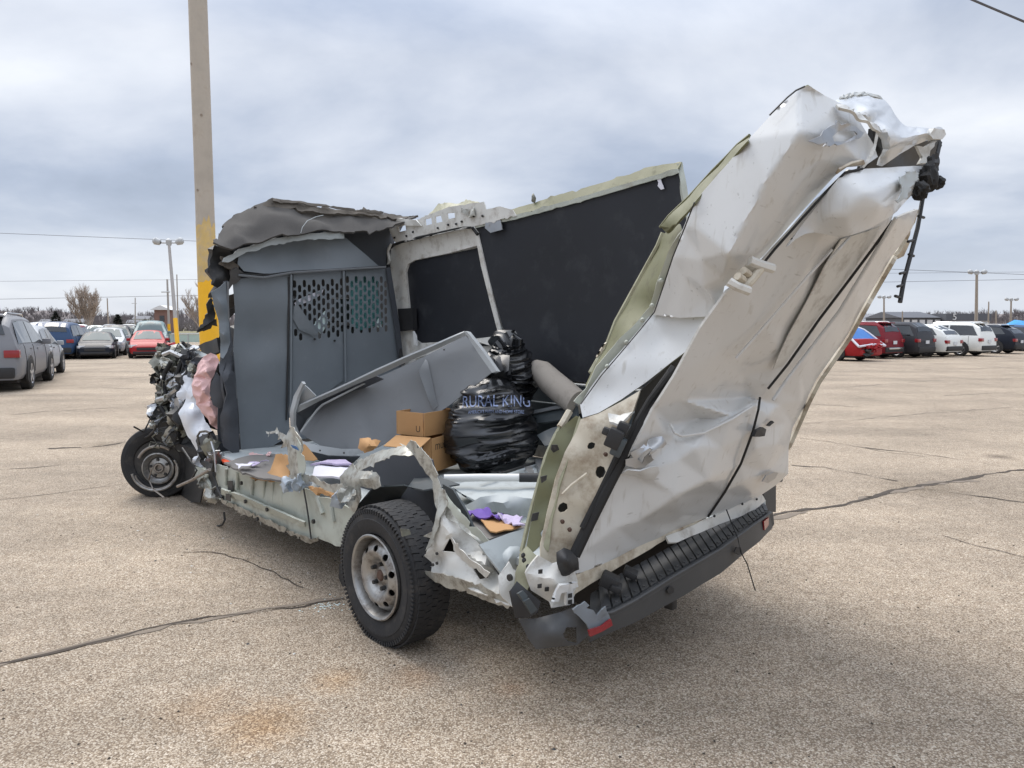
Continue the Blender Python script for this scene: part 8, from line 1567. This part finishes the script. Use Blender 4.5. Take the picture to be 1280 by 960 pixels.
# ================================================================ fence, buildings
t = thing('metal_fence', 'low pale green metal fence behind the red sedan and yellow pole feet', 'fence', ([(-32.995, 66.000, -0.079)][0][0], 66, 0))
xa, xb = [(-35.670, 66.000, -0.079)][0][0], [(-23.037, 66.000, -0.079)][0][0]; o0 = t.location.x
n_ = 9
for i in range(n_):
    x0 = xa + (xb - xa) * i / n_ - o0; x1 = xa + (xb - xa) * (i + 1) / n_ - o0
    V, F = box_geo(((x0 + x1) / 2, 0, .45), (x1 - x0 - .06, .05, .72)); link('fence_panel', mesh_from(V, F, smooth=False), t, ('fence_green',))
    V, F = box_geo((x0, -.03, .45), (.09, .09, .92)); link('fence_post', mesh_from(V, F, smooth=False), t, ('fence_post',))
V, F = tube_geo([(xa - o0, -.05, .88), (xb - o0, -.05, .88)], .05, 6); link('top_rail', mesh_from(V, F), t, ('fence_post',))
t = thing('dumpster', 'dark green dumpster glimpsed through the gap by the buckled pillar', 'dumpster', ([(-19.751, 50.000, 0.597)][0][0], 50, 0))
V, F = prism_geo([(-1.0, -.7, .15), (1.0, -.7, .15), (1.05, -.75, 1.15), (-1.05, -.75, 1.15)], (0, 1.4, 0)); link('bin_body', mesh_from(V, F, smooth=False), t, ('dumpster_green',))
V, F = box_geo((0, 0, 1.2), (2.15, 1.5, .07)); link('lid', mesh_from(V, F, smooth=False), t, ('dumpster_green',))
for k in range(4):
    V, F = box_geo((-.75 + .5 * k, -.76, .65), (.08, .06, .9)); link('stiffener', mesh_from(V, F, smooth=False), t, ('dumpster_green',))
def bx(name, x0, x1, y0, y1, z0, z1, m_, parent):
    V, F = box_geo(((x0 + x1) / 2, (y0 + y1) / 2, (z0 + z1) / 2), (x1 - x0, y1 - y0, z1 - z0)); return link(name, mesh_from(V, F, smooth=False), parent, (m_,))
# long building on the right
Yb = 120.0
xl, xm, xr = [(66.026, 120.000, 2.626)][0][0], [(73.032, 120.000, 2.626)][0][0], [(80.443, 120.000, 2.626)][0][0]
ztop = [(75.403, 120.000, 3.699)][0][2]; zmid = [(75.465, 120.000, 2.492)][0][2]; zlow = [(68.702, 120.000, 3.028)][0][2]
t = thing('long_building', 'long low slate building with a white sign and white lower wall, right of the doors', 'building', (xm, Yb, 0))
bx('wall', 0, xr - xm, 0, 14, 0, zmid, 'building_white', t); bx('fascia', -.1, xr - xm + .1, -.25, 14.2, zmid + .01, ztop, 'building_slate', t)
bx('side_wing', xl - xm, -.15, 1, 13, 0, zlow, 'building_slate', t)
V, F = prism_geo([(xl - xm - .3, .6, zlow + .01), (xl - xm - .3, 13.4, zlow + .01), (xl - xm - .3, 7, zlow + 1.1)], (xm - xl, 0, 0)); link('roof', mesh_from(V, F, smooth=False), t, ('building_slate',))
for i in range(6):
    x = (xr - xm) * (i + .5) / 6; w_ = bx('window', x - .35, x + .35, -.05, .05, .6, zmid - .25, 'glass_dark', t)
for i in range(5):
    x = (xl - xm) * (i + .6) / 5.4; bx('window', x - .45, x + .45, .94, 1.02, 1.4, zlow - .35, 'building_white', t)
me = text_mesh('5', 1.5, .05); me.transform(Matrix.Translation(([(74.356, 120.000, 3.095)][0][0] - xm, -.32, [(74.356, 120.000, 3.095)][0][2])) @ Matrix.Rotation(R(90), 4, 'X')); link('sign', me, t, ('building_white',))
t = thing('low_building', 'low grey roofed building behind the dark red utility vehicle', 'building', ([(72.347, 140.000, 2.022)][0][0], 140, 0), 0, 'small far buildings')
x0, x1 = [(66.370, 140.000, 2.022)][0][0] - t.location.x, [(77.694, 140.000, 2.022)][0][0] - t.location.x
bx('wall', x0, x1, 0, 10, 0, 2.6, 'building_slate', t); V, F = prism_geo([(x0 - .3, -.4, 2.61), (x0 - .3, 10.4, 2.61), (x0 - .3, 5, 4.0)], (x1 - x0 + .6, 0, 0)); link('roof', mesh_from(V, F, smooth=False), t, ('roof_grey',))
for i in range(4): bx('window', x0 + 1 + i * 2.7, x0 + 2.2 + i * 2.7, -.05, .03, .9, 2.1, 'building_white', t)
for q, lab, wd, ht, m_ in (([(-203.154, 330.000, 2.662)][0], 'small white building left of the bare tree, below the hill', 9, 3.4, 'building_white'), ([(-181.030, 340.000, 3.077)][0], 'small pale house between the evergreens, below the hill', 6, 3.0, 'building_white'), ([(-198.023, 380.000, 4.107)][0], 'far white house farthest up the left hillside', 8, 5.5, 'building_white'), ([(-214.998, 330.000, 3.032)][0], 'white shed at the foot of the hill above the silver car', 8, 3.2, 'building_white')):
    t = thing('small_house', lab, 'house', (q[0], q[1], 0), .15, 'small far buildings')
    bx('wall', -wd / 2, wd / 2, 0, 6, 0, ht, m_, t); V, F = prism_geo([(-wd / 2 - .3, -.4, ht + .01), (-wd / 2 - .3, 6.4, ht + .01), (-wd / 2 - .3, 3, ht + 1.7)], (wd + .6, 0, 0)); link('roof', mesh_from(V, F, smooth=False), t, ('roof_grey',))
    for i in range(3): bx('window', -wd / 2 + wd * (i + .5) / 3 - .4, -wd / 2 + wd * (i + .5) / 3 + .4, -.05, .03, .9, 2.0, 'glass_dark', t)
q = [(-73.672, 150.000, 1.216)][0]
t = thing('brick_tower', 'small square brick tower with a pale cap between evergreen and light poles', 'tower', (q[0], q[1], 0))
bx('wall', -1.6, 1.6, 0, 3.2, 0, 5.0, 'building_brick', t); V, F = prism_geo([(-2.2, -.6, 5.01), (2.2, -.6, 5.01), (0, -.6, 6.0)], (0, 4.4, 0)); link('roof', mesh_from(V, F, smooth=False), t, ('building_white',))
bx('window', -.5, .5, -.05, .03, 2.6, 3.8, 'glass_dark', t)

# ================================================================ trees, hills
def branch_tree(name, label, pos, height, seed, spread=.55, group=None, levels=4, m_='tree_bark', stems=8):
    """a leafless tree: a short trunk, limbs fanning up from it, and a haze of twigs"""
    rg = random.Random(seed)
    def seg_(V, F, a, b, r0, r1, n=4):
        t_ = (b - a).normalized(); u_ = t_.cross(Vector((.3, .8, .1))); u_.normalize(); w_ = t_.cross(u_); o = len(V)
        for p, r in ((a, r0), (b, r1)):
            for k in range(n):
                q = 2 * math.pi * k / n; V.append(p + (u_ * math.cos(q) + w_ * math.sin(q)) * r)
        for k in range(n): F.append((o + k, o + (k + 1) % n, o + n + (k + 1) % n, o + n + k))
    TV, TF, V, F = [], [], [], []
    h0 = height * .14
    seg_(TV, TF, Vector((0, 0, 0)), Vector((0, 0, h0)), height * .030, height * .026, 8)
    def limb(p, d, L, r, lev):
        n = 5
        for i in range(n):
            d = (d + Vector((rg.gauss(0, .10), rg.gauss(0, .10), .06))).normalized(); q = p + d * L / n
            seg_(V, F, p, q, max(r * (1 - .16 * i), .009), max(r * (1 - .16 * (i + 1)), .009), 3); p = q
            if lev > 0 and i > 0:
                for _ in range(3 if lev < 3 else 2):
                    a = rg.uniform(0, 6.283); s_ = Vector((math.cos(a), math.sin(a), rg.uniform(-.1, .6)))
                    limb(p, (d + s_ * spread).normalized(), L * rg.uniform(.34, .55), r * .5, lev - 1)
    for k in range(stems):
        a = 2 * math.pi * k / stems + rg.uniform(-.3, .3); t_ = rg.uniform(.18, .75) if k else .05
        limb(Vector((0, 0, h0 * rg.uniform(.7, 1))), Vector((math.cos(a) * t_, math.sin(a) * t_, 1)).normalized(), height * rg.uniform(.66, .84), height * .019, levels - 1)
    t = thing(name, label, 'tree', pos, 0, group)
    link('trunk', mesh_from(TV, TF), t, (m_,)); link('crown', mesh_from(V, F, smooth=False), t, (m_,))
    return t
p0 = [(-62.827, 105.000, 0.374)][0]
rt = branch_tree('bare_tree', 'broad leafless tree rising over the black sedan', (p0[0] + .3, 105, 0), 5.2, 21, .48, 'leafless trees', levels=4)
p0 = [(-44.322, 100.000, 0.206)][0]
branch_tree('bare_tree', 'leafless tree half hidden by the yellow-footed wooden pole', (p0[0] + .9, 100, 0), 5.2, 5, .42, 'leafless trees', levels=4, stems=5)
def evergreen(label, pos, w, h, seed):
    t = thing('evergreen_tree', label, 'tree', pos, 0, 'evergreens on the left')
    rg = random.Random(seed); V, F = [], []
    for i in range(1500):
        z = h * (rg.random() ** 1.25); rr = w * .5 * (1 - (z / h) ** 1.4) * (.55 + .5 * rg.random()) * (1 + .18 * math.sin(z * 5 + seed)); a = rg.uniform(0, 6.283)
        c_ = Vector((rr * math.cos(a), rr * math.sin(a), .15 + z)); s = .10 + .16 * rg.random(); o = len(V)
        dr = Vector((math.cos(a), math.sin(a), -.3 + .5 * rg.random())).normalized(); sd_ = Vector((-math.sin(a), math.cos(a), rg.uniform(-.3, .3)))
        V += [c_ - dr * s, c_ + sd_ * s * .6, c_ + dr * s * 1.5, c_ - sd_ * s * .6]; F.append((o, o + 1, o + 2, o + 3))
    link('crown', mesh_from(V, F, smooth=False), t, ('evergreen',))
    V, F = tube_geo([(0, 0, 0), (0, 0, h * .9)], [w * .05, w * .012], 6); link('trunk', mesh_from(V, F), t, ('tree_bark',))
for px, lab, w, h, s in (([(-60.808, 95.000, 0.273)][0], 'dark evergreen left of the broad leafless tree', 2.5, 3.4, 1), ([(-52.579, 95.000, 0.273)][0], 'dark evergreen right of the broad leafless tree', 2.4, 3.0, 2), ([(-51.522, 100.000, 0.206)][0], 'rounded dark evergreen above the teal carrier', 2.9, 2.3, 3), ([(-60.634, 100.000, 0.206)][0], 'small evergreen at the foot of the broad leafless tree', 1.6, 1.9, 4), ([(-57.437, 98.000, 0.233)][0], 'lowest evergreen, right of the leafless trunk', 1.2, 1.6, 5)):
    evergreen(lab, (px[0], px[1], 0), w, h, s)
# wooded hills: a ridge with its leafless woods
def ridge(x0, x1, Y, prof, name, m_, depth):
    n = 160; V, F = [], []
    for i in range(n + 1):
        x = x0 + (x1 - x0) * i / n; z = float(np.interp(x, [p[0] for p in prof], [p[1] for p in prof])) + 1.2 * noise.noise(Vector((x * .03, Y, 0)))
        V += [(x, Y - depth * .35, 0), (x, Y - depth * .12, z * .62), (x, Y, z), (x, Y + depth, -1)]
    for i in range(n):
        for k in range(3): F.append((i * 4 + k, i * 4 + 4 + k, i * 4 + 5 + k, i * 4 + 1 + k))
    o = structure(link(name, mesh_from(V, F, angle=180), None, (m_,)), 'low wooded ridge along the skyline'); return o
Yh = 520.0
hp = [(p[0], p[2]) for p in [(-781.290, 520.000, 15.503), (-489.852, 520.000, 14.343), (-373.323, 520.000, 12.603), (-349.990, 520.000, 12.603), (-335.929, 520.000, 13.763), (-320.941, 520.000, 10.280), (-297.653, 520.000, 9.118), (-280.246, 520.000, 6.793), (-265.578, 520.000, 8.537), (-250.917, 520.000, 10.280), (-233.369, 520.000, 11.442), (-204.235, 520.000, 10.280), (-128.423, 520.000, 7.956), (35.031, 520.000, 6.793), (151.800, 520.000, 6.793), (245.171, 520.000, 7.956), (280.170, 520.000, 8.537), (315.134, 520.000, 9.699), (344.250, 520.000, 10.861), (379.225, 520.000, 11.442), (559.984, 520.000, 12.603), (851.565, 520.000, 13.183)]]
ridge(hp[0][0], hp[-1][0], Yh, hp, 'hills', 'hill', 160)
rg = random.Random(77); V, F = [], []
def wood(x, y, z, h):
    for k in range(9):
        a = Vector((x + rg.gauss(0, h * .05), y + rg.gauss(0, .5), z)); b = a + Vector((rg.gauss(0, h * .30), rg.gauss(0, h * .2), h * rg.uniform(.6, 1.1))); o = len(V); w = h * .045
        V.extend([a + Vector((-w, 0, 0)), a + Vector((w, 0, 0)), b]); F.append((o, o + 1, o + 2))
        for _ in range(2):
            c_ = a.lerp(b, rg.uniform(.35, .8)); d_ = c_ + Vector((rg.gauss(0, h * .18), 0, h * rg.uniform(.12, .32))); o = len(V); w2 = w * .6
            V.extend([c_ + Vector((-w2, 0, 0)), c_ + Vector((w2, 0, 0)), d_]); F.append((o, o + 1, o + 2))
for i in range(5200):
    x = rg.uniform(hp[0][0], hp[-1][0]); z = float(np.interp(x, [p[0] for p in hp], [p[1] for p in hp])); k = rg.random()
    if x < -40 or x > 180 or rg.random() < .35:
        yy = Yh - 56 * (1 - k); wood(x, yy - 1, z * (k * .95), rg.uniform(3.0, 5.5))
for i in range(900):                                # nearer scrub below the hills
    x = rg.uniform(-260, 420); 
    if -10 < x < 75: continue
    wood(x * .62, 235 + rg.uniform(-12, 12), 0, rg.uniform(2.2, 4.6))
w_ = link('woods', mesh_from(V, F, smooth=False), None, ('woods',)); w_['kind'] = 'stuff'; w_['label'] = 'far leafless woods covering the ridge'; w_['category'] = 'woods'
gs = []
for (a, b, y0_, y1_) in (([(87.041, 130.000, 1.988)][0], [(125.595, 130.000, 1.988)][0], 112, 200), ([(-233.666, 200.000, 2.224)][0], [(-69.650, 200.000, 2.224)][0], 150, 470)):
    V = [(a[0], y0_, .02), (b[0], y0_, .02), (b[0] * y1_ / y0_ if b[0] > 0 else b[0], y1_, .02), (a[0] * y1_ / y0_, y1_, .02)]
    o = structure(link('grass_verge', mesh_from(V, [(0, 1, 2, 3)], smooth=False), None, ('grass_strip',)), 'dry winter grass beyond the lot')
